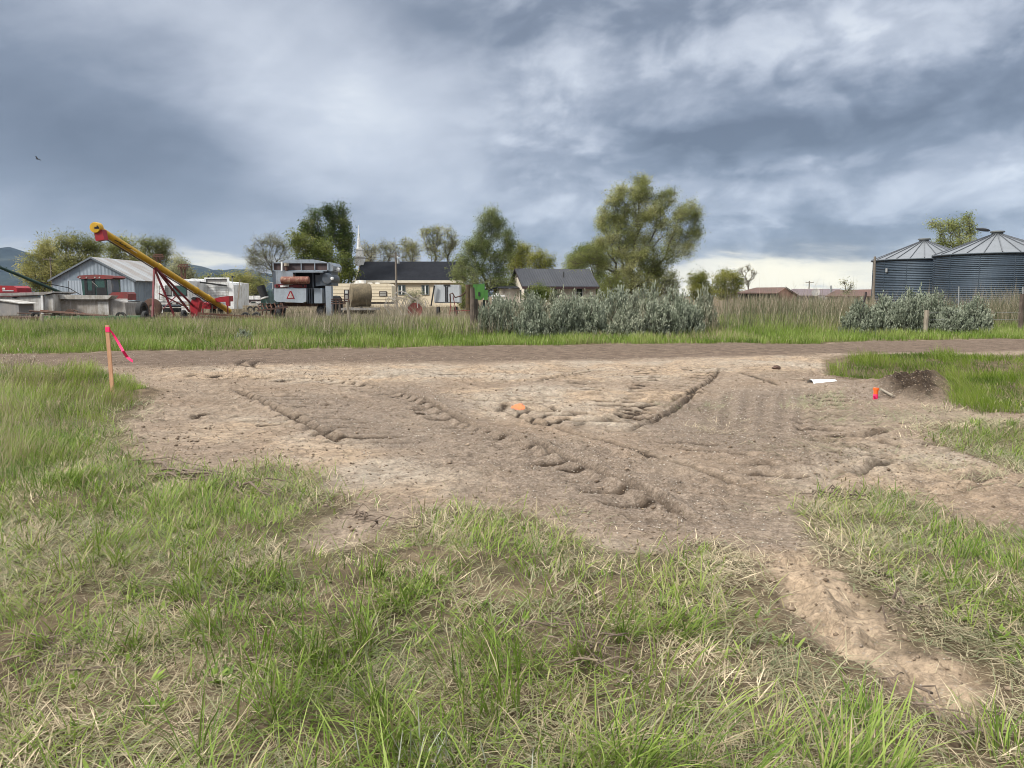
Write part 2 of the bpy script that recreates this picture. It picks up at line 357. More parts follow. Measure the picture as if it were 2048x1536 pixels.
# wheel tracks pressed into the fresh fill: (points, width, kind, depth, lug pitch, lean)
def T_(pts): return crom([gnd(*p) for p in pts])
TRACKS = [
    (T_([(595, 752), (720, 772), (842, 815), (917, 850), (1010, 892), (1121, 943), (1230, 997), (1296, 1030), (1345, 1052)]), 0.38, 'lug', 0.058, 0.25, 0.9),
    (T_([(640, 752), (760, 772), (880, 815), (960, 850), (1061, 892), (1180, 943), (1299, 997), (1370, 1030), (1425, 1055)]), 0.10, 'groove', 0.10, 0, 0),
    (T_([(500, 768), (570, 800), (640, 835), (710, 870), (770, 900)]), 0.95, 'lug', 0.06, 0.28, 1.0),
    (T_([(470, 772), (550, 815), (625, 855), (700, 890)]), 0.13, 'groove', 0.08, 0, 0),
    (T_([(960, 785), (1060, 800), (1150, 825), (1260, 855), (1380, 885), (1500, 925), (1610, 965)]), 0.60, 'lug', 0.085, 0.32, 1.0),
    (T_([(1000, 812), (1090, 845), (1190, 880), (1330, 920), (1460, 958), (1560, 985)]), 0.12, 'groove', 0.06, 0, 0),
    (T_([(1392, 735), (1398, 752), (1370, 778), (1320, 812), (1255, 845)]), 0.70, 'lug', 0.06, 0.30, 1.0),
    (T_([(1295, 730), (1292, 765), (1280, 800), (1262, 845)]), 0.55, 'lug', 0.06, 0.30, -1.0),
    (T_([(1030, 784), (1120, 784), (1200, 789), (1260, 793)]), 0.16, 'groove', 0.09, 0, 0),
    (T_([(1060, 768), (1150, 748), (1205, 735)]), 0.14, 'groove', 0.05, 0, 0),
    (T_([(1100, 765), (1180, 766), (1240, 772)]), 0.12, 'groove', 0.05, 0, 0),
    (T_([(1655, 785), (1650, 820), (1640, 860), (1632, 880)]), 0.62, 'lug', 0.06, 0.28, 0.2),
    (T_([(930, 805), (1030, 815), (1130, 840), (1210, 850)]), 0.6, 'lug', 0.05, 0.30, -1.0),
    (T_([(1760, 930), (1720, 938), (1790, 912), (1830, 905)]), 0.16, 'groove', 0.07, 0, 0),
    (T_([(1870, 955), (1950, 950), (2010, 938), (2060, 936)]), 0.18, 'groove', 0.08, 0, 0),
    (T_([(1670, 870), (1740, 865), (1830, 853)]), 0.14, 'groove', 0.06, 0, 0),
    (T_([(1690, 895), (1760, 885), (1850, 880), (1940, 905)]), 0.5, 'lug', 0.06, 0.34, 0.4),
    (T_([(300, 752), (420, 752), (540, 756), (640, 760)]), 0.55, 'lug', 0.06, 0.35, 0.3),
    (T_([(870, 790), (960, 800), (1080, 808), (1180, 828), (1290, 838)]), 0.09, 'groove', 0.05, 0, 0), (T_([(640, 745), (760, 752), (900, 748), (1040, 752)]), 0.10, 'groove', 0.05, 0, 0), (T_([(1130, 735), (1160, 765), (1215, 800), (1300, 845)]), 0.45, 'lug', 0.05, 0.28, 0.5),
    (T_([(1340, 800), (1420, 760), (1440, 738)]), 0.10, 'groove', 0.05, 0, 0), (T_([(1240, 862), (1310, 835), (1370, 800), (1400, 765)]), 0.10, 'groove', 0.055, 0, 0), (T_([(540, 742), (480, 735), (500, 722), (560, 716)]), 0.14, 'groove', 0.05, 0, 0), (T_([(560, 745), (505, 738), (525, 726), (590, 718)]), 0.14, 'groove', 0.05, 0, 0),
    (T_([(1640, 905), (1720, 900), (1800, 915), (1880, 930)]), 0.45, 'lug', 0.06, 0.3, 0.8), (T_([(1630, 950), (1700, 935), (1780, 940)]), 0.12, 'groove', 0.06, 0, 0), (T_([(1880, 985), (1960, 965), (2040, 960)]), 0.13, 'groove', 0.06, 0, 0), (T_([(300, 850), (400, 835), (500, 840), (580, 862)]), 0.3, 'lug', 0.035, 0.3, 0.8),
    (T_([(1440, 745), (1500, 752), (1540, 765), (1570, 775)]), 0.14, 'groove', 0.045, 0, 0),
    (T_([(1480, 738), (1560, 748), (1620, 768)]), 0.4, 'lug', 0.045, 0.3, 0.5),
]
BUCKET = [T_([(1425 + k * 36, 782), (1410 + k * 38, 862)]) for k in range(7)]
SANDY = [gnd(*p) for p in ((1500, 1090), (1600, 1150), (1680, 1230), (1780, 1320), (1900, 1390))]
def dirt_sd(x, y):
    return poly_sd(x, y, DIRT) + 0.16 * fbm(x, y, 1.6, 4, 11) + 0.10 * fbm(x, y, 6, 2, 12)
def near(x, y, pts, pad):
    P = np.array(pts); return (x > P[:, 0].min() - pad) & (x < P[:, 0].max() + pad) & (y > P[:, 1].min() - pad) & (y < P[:, 1].max() + pad)
def hcoarse(x, y):
    x = np.asarray(x, float); y = np.asarray(y, float)
    h = 0.10 * fbm(x, y, 0.30, 3, 1) * sstep(y, 2, 5)
    fade = 1 - sstep(y, 40, 80); h = h * fade
    for line, dep, w in ((DITCH_R, 0.42, 1.1), (DITCH_L, 0.30, 0.9)):
        d, s, _ = line_ds(x, y, line); h = h - dep * np.exp(-(d / w) ** 2) * sstep(s, 0.0, 1.2)
    m = poly_sd(x, y, MOUND); h = h + 0.13 * sstep(-m, -0.5, 0.5)
    t, _ = road_t(x, y); h = h + 0.06 * np.exp(-((t - ROADW / 2) / 2.6) ** 2) * (np.abs(t - ROADW / 2) < 9)
    return h
def ground_fields(x, y):
    sd = dirt_sd(x, y); dirt = sstep(-sd, -0.10, 0.14)
    t, s = road_t(x, y); tn = t + 0.35 * fbm(x, y, 0.7, 4, 21)
    road = sstep(tn, -0.15, 0.1) * (1 - sstep(tn, ROADW - 1.1, ROADW - 0.3)); road *= (np.abs(x) < 400)
    dirt = np.maximum(dirt, sstep(tn, -0.3, 0.0) * (1 - sstep(tn, ROADW - 0.2, ROADW + 0.4)))
    h = hcoarse(x, y); lod = 1 - sstep(y, 24, 40)
    h = h + (1 - dirt) * (0.05 * fbm(x, y, 2.2, 4, 31)) * lod
    rough = 0.35 + 0.65 * sstep(fbm(x, y, 0.55, 3, 41), -0.12, 0.28)
    clod = np.abs(fbm(x, y, 3.4, 4, 43)); fine = fbm(x, y, 11, 4, 45, 0.6)
    scr = 0.5 - np.abs(fbm(x * 0.40 + y * 0.25, y * 0.95 - x * 0.18 * np.sin(x * 0.7 + y * 0.5), 5.0, 3, 49)) * 2.2
    flow = fbm(x * 0.45 + y * 0.2, y * 1.7, 2.4, 4, 47)                     # bladed, dragged soil
    h = h + dirt * (1 - road * 0.75) * lod * (0.020 * fine * rough + 0.045 * (0.22 - clod) * rough + 0.022 * flow + 0.030 * scr * rough + 0.016 * np.abs(fbm(x, y, 6.5, 2, 77)) * rough)
    turned = np.zeros_like(x); groove_shade = np.zeros_like(x)  # second mask: darkening painted into the track grooves as their shade
    for pts, w, kind, dep, pitch, lean in TRACKS:
        k = near(x, y, pts, w + 0.3)
        if not k.any(): continue
        xx, yy = x[k], y[k]; wob = 0.03 * fbm(xx, yy, 1.2, 2, 51)
        d, s_, L = line_ds(xx, yy, pts); d = d + wob; a = np.abs(d); end = sstep(s_, 0, 0.7) * (1 - sstep(s_, L - 0.7, L))
        var = 0.65 + 0.9 * (fbm(xx, yy, 0.9, 2, 53) + 0.3)
        if kind == 'lug':
            ph = (s_ + lean * d * 0.6 + 0.04 * fbm(xx, yy, 2, 2, 55)) / (pitch * 1.5)
            saw = ph - np.floor(ph); lug = np.exp(-((saw - 0.5) / 0.15) ** 2) * np.clip(0.9 + 1.3 * fbm(xx, yy, 1.7, 2, 57), 0.2, 1.3); pil = np.cos(2 * np.pi * (saw - 0.0))
            win = 1 - sstep(a, w * 0.42, w * 0.54); berm = np.exp(-((a - w * 0.58) / 0.07) ** 2)
            dh = dep * (-0.62 * win * lug + 0.10 * win * pil - 0.04 * win + 0.14 * berm); groove_shade[k] = np.maximum(groove_shade[k], win * lug * end * 1.1)
        else:
            dh = 0.7 * dep * (-np.exp(-(a / (w * 0.5)) ** 2) + 0.75 * np.exp(-((a - w * 0.95) / (w * 0.5)) ** 2)); groove_shade[k] = np.maximum(groove_shade[k], 0.9 * np.exp(-(a / (w * 0.45)) ** 2) * end)
        h[k] += dh * end * np.clip(var, 0.45, 1.15); turned[k] = np.maximum(turned[k], end * (a < w * 0.7))
    for pts in BUCKET:
        k = near(x, y, pts, 0.3); d, s_, L = line_ds(x[k], y[k], pts); end = sstep(s_, 0, 0.5) * (1 - sstep(s_, L - 0.5, L))
        g = np.exp(-(np.abs(d) / 0.07) ** 2); h[k] += end * (-0.018 * g + 0.010 * np.exp(-((np.abs(d) - 0.14) / 0.06) ** 2)); groove_shade[k] = np.maximum(groove_shade[k], 0.12 * g * end)
    d, s_, L = line_ds(x, y, SANDY); sand = (1 - sstep(np.abs(d), 0.35, 0.75)) * dirt * sstep(s_, 0, 0.2)
    lump = np.abs(fbm(x + 0.25 * fbm(x, y, 2.5, 2, 61), y + 0.25 * fbm(x, y, 2.5, 2, 62), 2.6, 3, 63)); h = h + sand * (0.26 * (lump - 0.30) + 0.03 * fbm(x, y, 7, 2, 64))
    m = poly_sd(x, y, MOUND); md = sstep(-m, -0.35, 0.4); h = h + md * (0.36 * np.abs(fbm(x, y, 2.6, 4, 71)) + 0.04 * fbm(x, y, 9, 3, 72))
    # what the surface is made of, with shade painted into the track grooves
    grav = np.zeros_like(x); pale = np.zeros_like(x)
    for p in GRAV: grav = np.maximum(grav, sstep(-(poly_sd(x, y, p) + 0.7 * fbm(x, y, 0.9, 4, 81)), -0.45, 0.5))
    for p in PALE: pale = np.maximum(pale, sstep(-(poly_sd(x, y, p) + 0.6 * fbm(x, y, 1.3, 4, 83)), -0.4, 0.4))
    shade_mound = np.clip(np.maximum(groove_shade * 0.9, md), 0, 1)  # painted groove shade joined with the mound's own dark soil
    zone = np.stack([grav, pale, 1 - dirt, road], 1); zone2 = np.stack([shade_mound, md, sand, lod], 1)
    return h, zone, zone2, dirt, road
# ------------------------------------------------------------------ ground: one sheet out to the horizon, split along its surfaces
fine_t = np.linspace(-0.80, 0.80, 1080)
cx = 0.80 * np.cumprod(np.full(34, 1.22)); tcol = np.concatenate([-cx[::-1], fine_t, cx])
yr = [1.7]
while yr[-1] < 4.2: yr.append(yr[-1] * 1.0036)
while yr[-1] < 15: yr.append(yr[-1] * 1.0022)
while yr[-1] < 34: yr.append(yr[-1] * 1.0036)
while yr[-1] < 6000: yr.append(yr[-1] * 1.035)
yr = np.concatenate([[-400, -150, -60, -25, -12, -6, -3, -1, 0.0, 0.8, 1.3], yr])
wr = np.maximum(yr, 2.0)
X = wr[:, None] * tcol[None, :]; Y = np.repeat(yr[:, None], len(tcol), 1)
X = np.clip(X, -6500, 6500)
shp = X.shape; x_, y_ = X.ravel(), Y.ravel()
hz, zone, zone2, dirtm, roadm = ground_fields(x_, y_)
verts = np.stack([x_, y_, hz], 1)
idx = np.arange(shp[0] * shp[1]).reshape(shp)
quads = np.stack([idx[:-1, :-1], idx[:-1, 1:], idx[1:, 1:], idx[1:, :-1]], -1).reshape(-1, 4)
qd = dirtm[quads].mean(1); qr = roadm[quads].mean(1)
def dirt_material():
    m, T = newmat('soil'); g = T.n('ShaderNodeNewGeometry').outputs['Position']
    z1 = T.n('ShaderNodeAttribute', attribute_name='zone'); z2 = T.n('ShaderNodeAttribute', attribute_name='zone2')
    s1 = T.n('ShaderNodeSeparateColor'); T.set(s1.inputs[0], z1.outputs['Color']); s2 = T.n('ShaderNodeSeparateColor'); T.set(s2.inputs[0], z2.outputs['Color'])
    grav, pale, thatch = s1.outputs; road = z1.outputs['Alpha']; shade_mound, mound, sand = s2.outputs
    nb = T.noise(g, 0.6, 6, 0.6, 0.6); nm = T.noise(g, 4.0, 6, 0.65, 0.3); nf = T.noise(g, 45, 4, 0.7); nv = T.noise(g, 220, 2, 0.6)
    soil = T.mix(T.smooth(nb, 0.35, 0.65), (0.258, 0.195, 0.143), (0.312, 0.248, 0.188))
    soil = T.mix(T.m('MULTIPLY', pale, T.smooth(nm, 0.28, 0.6)), soil, T.mix(T.smooth(nb, 0.4, 0.62), (0.410, 0.312, 0.218), (0.395, 0.340, 0.272)))
    soil = T.mix(T.m('MULTIPLY', grav, 0.85), soil, T.mix(T.smooth(nf, 0.35, 0.65), (0.190, 0.146, 0.112), (0.268, 0.217, 0.172)))
    soil = T.mix(T.m('MULTIPLY', sand, 0.8), soil, (0.415, 0.318, 0.222))
    soil = T.mix(road, soil, T.mix(T.smooth(nm, 0.3, 0.7), (0.118, 0.084, 0.062), (0.200, 0.150, 0.113)))
    soil = T.mix(T.m('MULTIPLY', shade_mound, 1.25, clamp=True), soil, (0.046, 0.032, 0.022))  # dark brown for the mound soil, and for shade painted in the grooves
    th = T.mix(T.smooth(nm, 0.35, 0.65), (0.105, 0.077, 0.050), (0.205, 0.155, 0.100))
    th = T.mix(T.m('MULTIPLY', T.smooth(nb, 0.42, 0.6), 0.40), th, (0.075, 0.080, 0.036))
    soil = T.mix(thatch, soil, th)
    soil = T.mix(0.55, soil, T.ramp(nf, [(0.28, 0.38), (0.62, 1.15)]), 'MULTIPLY')
    st = T.noise(g, 5.2, 6, 0.72, 0.8); soil = T.mix(T.m('SUBTRACT', 0.62, T.m('MULTIPLY', thatch, 0.3)), soil, T.ramp(st, [(0.34, 0.55), (0.50, 0.95), (0.66, 1.22)]), 'MULTIPLY')
    s2n = T.noise(g, 15.0, 4, 0.7, 0.5); soil = T.mix(T.m('SUBTRACT', 0.60, T.m('MULTIPLY', thatch, 0.2)), soil, T.ramp(s2n, [(0.34, 0.52), (0.50, 0.98), (0.68, 1.25)]), 'MULTIPLY')
    cr = T.noise(T.vm('ADD', g, (4.1, 2.7, 0.0)), 3.4, 5, 0.6, 1.2); crk = T.m('ABSOLUTE', T.m('SUBTRACT', cr, 0.5)); soil = T.mix(T.m('MULTIPLY', T.smooth(crk, 0.022, 0.004), 0.38), soil, (0.10, 0.070, 0.048))
    peb = T.n('ShaderNodeTexVoronoi', feature='F1'); T.set(peb.inputs['Vector'], g); peb.inputs['Scale'].default_value = 26
    pm = T.m('MULTIPLY', T.m('LESS_THAN', peb.outputs['Distance'], 0.20), T.m('SUBTRACT', 1.0, thatch))
    soil = T.mix(T.m('MULTIPLY', pm, 0.45), soil, T.mix(T.smooth(nb, 0.3, 0.7), (0.42, 0.37, 0.31), (0.20, 0.165, 0.14)))
    hh = T.m('ADD', T.m('MULTIPLY', nf, 0.6), T.m('ADD', T.m('MULTIPLY', nv, 0.25), T.m('MULTIPLY', pm, 0.35)))
    out(T, bsdf(T, soil, 0.95, 0, bump(T, hh, 1.0, 0.03), 0.15)); return m
M_SOIL = dirt_material()
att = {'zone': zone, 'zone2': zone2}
def sub(name, mask, lab=None):
    q = quads[mask]; used = np.unique(q); mp = np.full(len(verts), -1, np.int64); mp[used] = np.arange(len(used))
    me = np_mesh(name, verts[used], [mp[q].astype(np.int32)], M_SOIL, {k: a[used] for k, a in att.items()}, smooth=True)
    return tag(link(name, me), lab, None, None, 'structure')
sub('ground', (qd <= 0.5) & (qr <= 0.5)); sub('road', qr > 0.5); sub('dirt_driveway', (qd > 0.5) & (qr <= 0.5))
def hfull(x, y):
    return ground_fields(np.asarray(x, float), np.asarray(y, float))[0]
# ------------------------------------------------------------------ hills
def hill_material():
    m, T = newmat('wooded_hill'); g = T.n('ShaderNodeNewGeometry').outputs['Position']
    n = T.noise(g, 0.006, 7, 0.62); c = T.ramp(n, [(0.36, (0.007, 0.014, 0.014)), (0.5, (0.013, 0.022, 0.020)), (0.66, (0.030, 0.038, 0.030))])
    out(T, bsdf(T, c, 0.95, 0, None, 0.1)); return m
M_HILL = hill_material()
def hills(name, D, prof, dep, seed):
    us = np.arange(prof[0][0], prof[-1][0] + 1, 4.0); vv = np.interp(us, [p[0] for p in prof], [p[1] for p in prof])
    n = len(us); rows = 22; V = []
    for j in range(rows):
        k = j / (rows - 1); y = D - dep * (1 - k) if j < rows else D
        for i, u in enumerate(us):
            p = at(u, vv[i], D); z = p.z; X0 = p.x
            zz = z * k ** 1.15 + (fbm(np.array([X0 / 260.]), np.array([y / 420.]), 1.0, 5, seed)[0] * 0.55 * z * k * (1 - k) * 1.6) + 6 * fbm(np.array([X0 / 50.]), np.array([y / 50.]), 1.0, 2, seed + 9)[0] * k
            V.append((X0, y, max(zz, -2)))
    for i, u in enumerate(us):
        p = at(u, vv[i], D); V.append((p.x, D + dep * 0.8, -5))
    idx = np.arange((rows + 1) * n).reshape(rows + 1, n); q = np.stack([idx[:-1, :-1], idx[:-1, 1:], idx[1:, 1:], idx[1:, :-1]], -1).reshape(-1, 4)
    return tag(link(name, np_mesh(name, np.array(V), [q.astype(np.int32)], M_HILL, None, True)), None, None, None, 'structure')
hills('hills', 4600, [(-260, 560), (-160, 530), (-60, 505), (-10, 500), (18, 494), (48, 503), (66, 508), (100, 511), (150, 520), (200, 524), (260, 520), (330, 520), (345, 519), (380, 528), (405, 534), (422, 539), (445, 541), (470, 538), (492, 538), (520, 545), (545, 549), (600, 556), (680, 566), (800, 574), (950, 582), (1100, 590)], 2200, 5)
# ------------------------------------------------------------------ grass
def leaf_material(name, cols, dry, transl=0.30, rough=0.55, tipdry=0.25):
    """cols: ramp over the per-blade tint (0..0.7 living); tint above 0.72 is dry"""
    m, T = newmat(name)
    t = T.n('ShaderNodeAttribute', attribute_name='tint').outputs['Fac']; a = T.n('ShaderNodeAttribute', attribute_name='along').outputs['Fac']
    k = len(cols); st = [(0.70 * i / (k - 1), c) for i, c in enumerate(cols)] + [(0.76, dry[0]), (1.0, dry[1])]
    c = T.ramp(t, st)
    c = T.mix(T.m('MULTIPLY', T.smooth(a, 0.35, 0.0), 0.55), c, tuple(0.5 * (p + q) for p, q in zip(dry[0], cols[0])))
    c = T.mix(T.m('MULTIPLY', T.smooth(a, 0.75, 1.0), tipdry), c, dry[1])
    d = bsdf(T, c, rough, 0, None, 0.25); tr = T.n('ShaderNodeBsdfTranslucent'); T.set(tr.inputs[0], c)
    mx_ = T.n('ShaderNodeMixShader'); mx_.inputs[0].default_value = transl; T.t.links.new(d, mx_.inputs[1]); T.t.links.new(tr.outputs[0], mx_.inputs[2])
    out(T, mx_.outputs[0]); return m
M_GRASS = leaf_material('grass_blades', [(0.085, 0.148, 0.020), (0.158, 0.240, 0.034), (0.235, 0.315, 0.060), (0.300, 0.340, 0.110)], [(0.27, 0.22, 0.12), (0.40, 0.335, 0.21)])
M_LUSH = leaf_material('lush_blades', [(0.072, 0.128, 0.014), (0.128, 0.210, 0.022), (0.195, 0.280, 0.036), (0.255, 0.310, 0.070)], [(0.24, 0.21, 0.11), (0.36, 0.31, 0.19)])
M_STRAW = leaf_material('flattened_grass', [(0.145, 0.165, 0.080), (0.230, 0.240, 0.130), (0.320, 0.290, 0.180), (0.360, 0.300, 0.195)], [(0.40, 0.325, 0.21), (0.58, 0.49, 0.34)], 0.15)
M_WEED = leaf_material('dry_weeds', [(0.060, 0.085, 0.028), (0.150, 0.140, 0.085), (0.230, 0.190, 0.130), (0.260, 0.215, 0.155)], [(0.29, 0.235, 0.17), (0.40, 0.34, 0.26)], 0.15)
def blades(P, azl, lean, curl, L, Wd, nseg, tint, zmin=None):
    """P base (n,3); azl heading; lean start tilt from vertical; curl added tilt at the tip"""
    n = len(P); hx, hy = np.cos(azl), np.sin(azl); tw = azl + np.pi / 2 + rng.normal(0, 0.5, n)
    wx, wy = np.cos(tw), np.sin(tw); pts = [P.copy()]; cur = P.copy()
    for k in range(nseg):
        a = np.clip(lean + curl * (k + 0.5) / nseg, 0, 2.6); s = L / nseg
        cur = cur + np.stack([hx * np.sin(a) * s, hy * np.sin(a) * s, np.cos(a) * s], 1)
        if zmin is not None: cur[:, 2] = np.maximum(cur[:, 2], zmin + 0.004 + 0.012 * rng.random(n))
        pts.append(cur)
    V, AL = [], []
    for k in range(nseg):
        w = Wd * (0.75 + 0.25 * min(1, 2 * k / nseg)) * (1 - (k / nseg) ** 2 * 0.7) / 2
        off = np.stack([wx * w, wy * w, np.zeros(n)], 1); V += [pts[k] - off, pts[k] + off]; AL += [np.full(n, k / nseg)] * 2
    V.append(pts[nseg]); AL.append(np.ones(n)); m = 2 * nseg + 1
    V = np.stack(V, 1).reshape(-1, 3); AL = np.stack(AL, 1).ravel(); TI = np.repeat(tint, m)
    b = (np.arange(n) * m)[:, None]; quads_, tris = [], []
    for k in range(nseg - 1): quads_.append(b + np.array([[2 * k, 2 * k + 1, 2 * k + 3, 2 * k + 2]]))
    tris.append(b + np.array([[2 * nseg - 2, 2 * nseg - 1, 2 * nseg]]))
    return V, (np.concatenate(quads_) if quads_ else None), np.concatenate(tris), AL, TI
class Sward:
    def __init__(s): s.V, s.Q, s.T, s.A, s.I, s.n = [], [], [], [], [], 0
    def add(s, *a, **k):
        V, Q, T, A, I = blades(*a, **k)
        if Q is not None: s.Q.append(Q + s.n)
        s.T.append(T + s.n); s.V.append(V); s.A.append(A); s.I.append(I); s.n += len(V)
    def build(s, name, mat, label, cat, kind='stuff', parent=None):
        fl = ([np.concatenate(s.Q).astype(np.int32)] if s.Q else []) + [np.concatenate(s.T).astype(np.int32)]
        me = np_mesh(name, np.concatenate(s.V), fl, mat, {'along': np.concatenate(s.A), 'tint': np.concatenate(s.I)})
        return tag(link(name, me, parent), label, cat, None, kind)
def scatter(n, x0, x1, y0, y1, bias=1.0):
    y = y0 + (y1 - y0) * rng.random(n) ** bias; x = x0 + (x1 - x0) * rng.random(n); return x, y
def wedge(n, y0, y1, half=0.72, bias=1.0):
    y = y0 + (y1 - y0) * rng.random(n) ** bias; x = (rng.random(n) * 2 - 1) * half * (y + 0.6); return x, y
def wedge_area(n, y0, y1, half=0.72):
    u = rng.random(n); y = np.sqrt(y0 * y0 + (y1 * y1 - y0 * y0) * u); x = (rng.random(n) * 2 - 1) * half * (y + 1.4); return x, y
def base(x, y): return np.stack([x, y, hcoarse(x, y) + 0.03 * 0], 1)
gl = lambda x, y: poly_sd(x, y, GREEN_L) + 0.35 * fbm(x, y, 0.9, 3, 91)
gr = lambda x, y: poly_sd(x, y, GREEN_R) + 0.30 * fbm(x, y, 1.0, 3, 92)
# --- near meadow: thatch pressed flat, tufts standing out of it
S = Sward()
x, y = wedge_area(285000, 1.9, 11.5); sd = dirt_sd(x, y)
pr = sstep(sd, -0.10, 0.35) * (0.16 + 0.84 * sstep(fbm(x, y, 1.3, 4, 101), -0.18, 0.18)) * (1 - 0.75 * sstep(-gl(x, y), -0.2, 0.3)) + 0.14 * sstep(sd, -0.55, 0.0) * sstep(fbm(x, y, 1.7, 2, 104), 0.02, 0.2)
k = rng.random(len(x)) < pr * 0.68; x, y = x[k], y[k]; n = len(x)
fl = fbm(x, y, 1.1, 2, 102) * 8 + rng.normal(0, 1.5, n); L = rng.uniform(0.06, 0.22, n); P = base(x, y)
tint = np.clip(0.42 + 0.9 * fbm(x, y, 1.5, 3, 103) + rng.normal(0, 0.30, n), 0, 1)
S.add(P, fl, rng.uniform(0.9, 1.45, n), rng.uniform(0.1, 0.5, n), L, rng.uniform(0.0032, 0.0068, n) * (0.75 + y / 9), 2, tint, zmin=P[:, 2])
x, y = wedge_area(350000, 1.9, 9.5); sd = dirt_sd(x, y); k = rng.random(len(x)) < sstep(sd, -0.2, 0.3) * (0.25 + 0.75 * sstep(fbm(x, y, 2.0, 3, 106), -0.2, 0.15)); x, y = x[k], y[k]; n = len(x); P = base(x, y); P[:, 2] += 0.004
S.add(P, rng.uniform(0, 6.28, n), rng.uniform(1.2, 1.6, n), rng.normal(0, 0.2, n), rng.uniform(0.03, 0.11, n), rng.uniform(0.003, 0.0065, n) * (0.7 + y / 9), 1, np.clip(rng.normal(0.62, 0.25, n), 0, 1), zmin=P[:, 2])
S.build('flattened_grass', M_STRAW, 'pale flattened dry grass pressed onto the soil in the foreground', 'dry grass')
S = Sward()
cx_, cy_ = wedge_area(7900, 2.0, 11.5); sd = dirt_sd(cx_, cy_)
dn = fbm(cx_, cy_, 0.62, 3, 111); pr = sstep(sd, -0.02, 0.9) * (0.10 + 0.90 * sstep(fbm(cx_, cy_, 1.25, 3, 113), -0.10, 0.22)) * 0.75; pr = np.where(gl(cx_, cy_) < 0, 0, pr)
pr = pr * np.where((cx_ > 1.6) & (cy_ > 4.2), 0.5, 1.0)
k = rng.random(len(cx_)) < pr; cx_, cy_, dn = cx_[k], cy_[k], dn[k]
for X0, Y0, q in zip(cx_, cy_, dn):
    nb = int(rng.integers(14, 58)); r = rng.uniform(0.04, 0.15); eg = float(sstep(dirt_sd(np.array([X0]), np.array([Y0])), 0.0, 0.9)[0]); H = rng.uniform(0.10, 0.25) * (0.55 + 0.45 * eg) * (1.0 + 0.45 * (Y0 < 3.4)); th = rng.uniform(0, 6.28, nb); rr = r * np.sqrt(rng.random(nb))
    xx, yy = X0 + rr * np.cos(th), Y0 + rr * np.sin(th); hd = 6 * float(fbm(np.array([X0]), np.array([Y0]), 0.55, 2, 112)[0]) - 0.4
    a0 = rng.uniform(0.25, 1.25); az_ = np.where(rng.random(nb) < 0.6, hd + rng.normal(0, 0.5, nb), th + rng.normal(0, 0.4, nb))
    tb = rng.uniform(0.02, 0.55); P = base(xx, yy); P[:, 2] -= 0.01
    dry = rng.random(nb) < 0.12; tint = np.where(dry, rng.uniform(0.78, 1, nb), np.clip(tb + rng.normal(0, 0.12, nb), 0, 0.69))
    S.add(P, az_, np.abs(rng.normal(a0, 0.25, nb)) * (0.3 + 0.7 * rr / r), rng.uniform(0.2, 1.4, nb), H * rng.uniform(0.5, 1.25, nb), rng.uniform(0.0042, 0.0080, nb) * (0.75 + Y0 / 12), 4, tint, zmin=P[:, 2])
# loose single blades and stalks
x, y = wedge_area(66000, 1.9, 9.0); k = rng.random(len(x)) < sstep(dirt_sd(x, y), -0.32, 0.5) * (1 - 0.92 * (np.abs(line_ds(x, y, SANDY)[0]) < 0.5)) * (0.35 + 0.65 * sstep(fbm(x, y, 1.0, 3, 115), -0.2, 0.2)); x, y = x[k], y[k]; n = len(x); P = base(x, y)
tint = np.where(rng.random(n) < 0.22, rng.uniform(0.78, 1, n), np.clip(0.3 + 0.5 * fbm(x, y, 0.9, 3, 116) + rng.normal(0, 0.15, n), 0, 0.69))
S.add(P, rng.uniform(0, 6.28, n), rng.uniform(0.2, 1.2, n), rng.uniform(0.1, 0.9, n), rng.uniform(0.07, 0.22, n), rng.uniform(0.0036, 0.0066, n) * (0.75 + y / 12), 3, tint, zmin=P[:, 2])
# broad leaved weeds among the tufts
cx_, cy_ = wedge_area(900, 2.0, 9.0); k = (dirt_sd(cx_, cy_) > 0.2) & (fbm(cx_, cy_, 0.8, 2, 118) > -0.02); cx_, cy_ = cx_[k], cy_[k]
nl_ = rng.integers(5, 14, len(cx_)); xx = np.repeat(cx_, nl_); yy = np.repeat(cy_, nl_); n = len(xx); th = rng.uniform(0, 6.28, n); P = base(xx + 0.03 * np.cos(th), yy + 0.03 * np.sin(th))
S.add(P, th, rng.uniform(0.5, 1.2, n), rng.uniform(0.2, 0.7, n), rng.uniform(0.035, 0.085, n), rng.uniform(0.010, 0.022, n), 3, np.clip(rng.normal(0.2, 0.15, n), 0, 0.6), zmin=P[:, 2])
# flowering stalks with pale heads
x, y = wedge_area(1500, 2.0, 12); k = dirt_sd(x, y) > 0.3; x, y = x[k], y[k]; n = len(x); P = base(x, y); az_ = rng.uniform(0, 6.28, n); ln = rng.uniform(0.05, 0.5, n); L = rng.uniform(0.22, 0.42, n)
S.add(P, az_, ln, np.full(n, 0.15), L, np.full(n, 0.0028), 3, rng.uniform(0.74, 0.95, n)); tipp = P + np.stack([np.cos(az_) * np.sin(ln + .07) * L, np.sin(az_) * np.sin(ln + .07) * L, np.cos(ln + .07) * L], 1) * 0.97
S.add(tipp, az_, ln + 0.2, np.full(n, 0.4), rng.uniform(0.03, 0.06, n), rng.uniform(0.006, 0.011, n), 2, rng.uniform(0.72, 0.95, n))
S.build('meadow_grass', M_GRASS, 'green grass tufts standing in the flattened foreground meadow', 'grass')
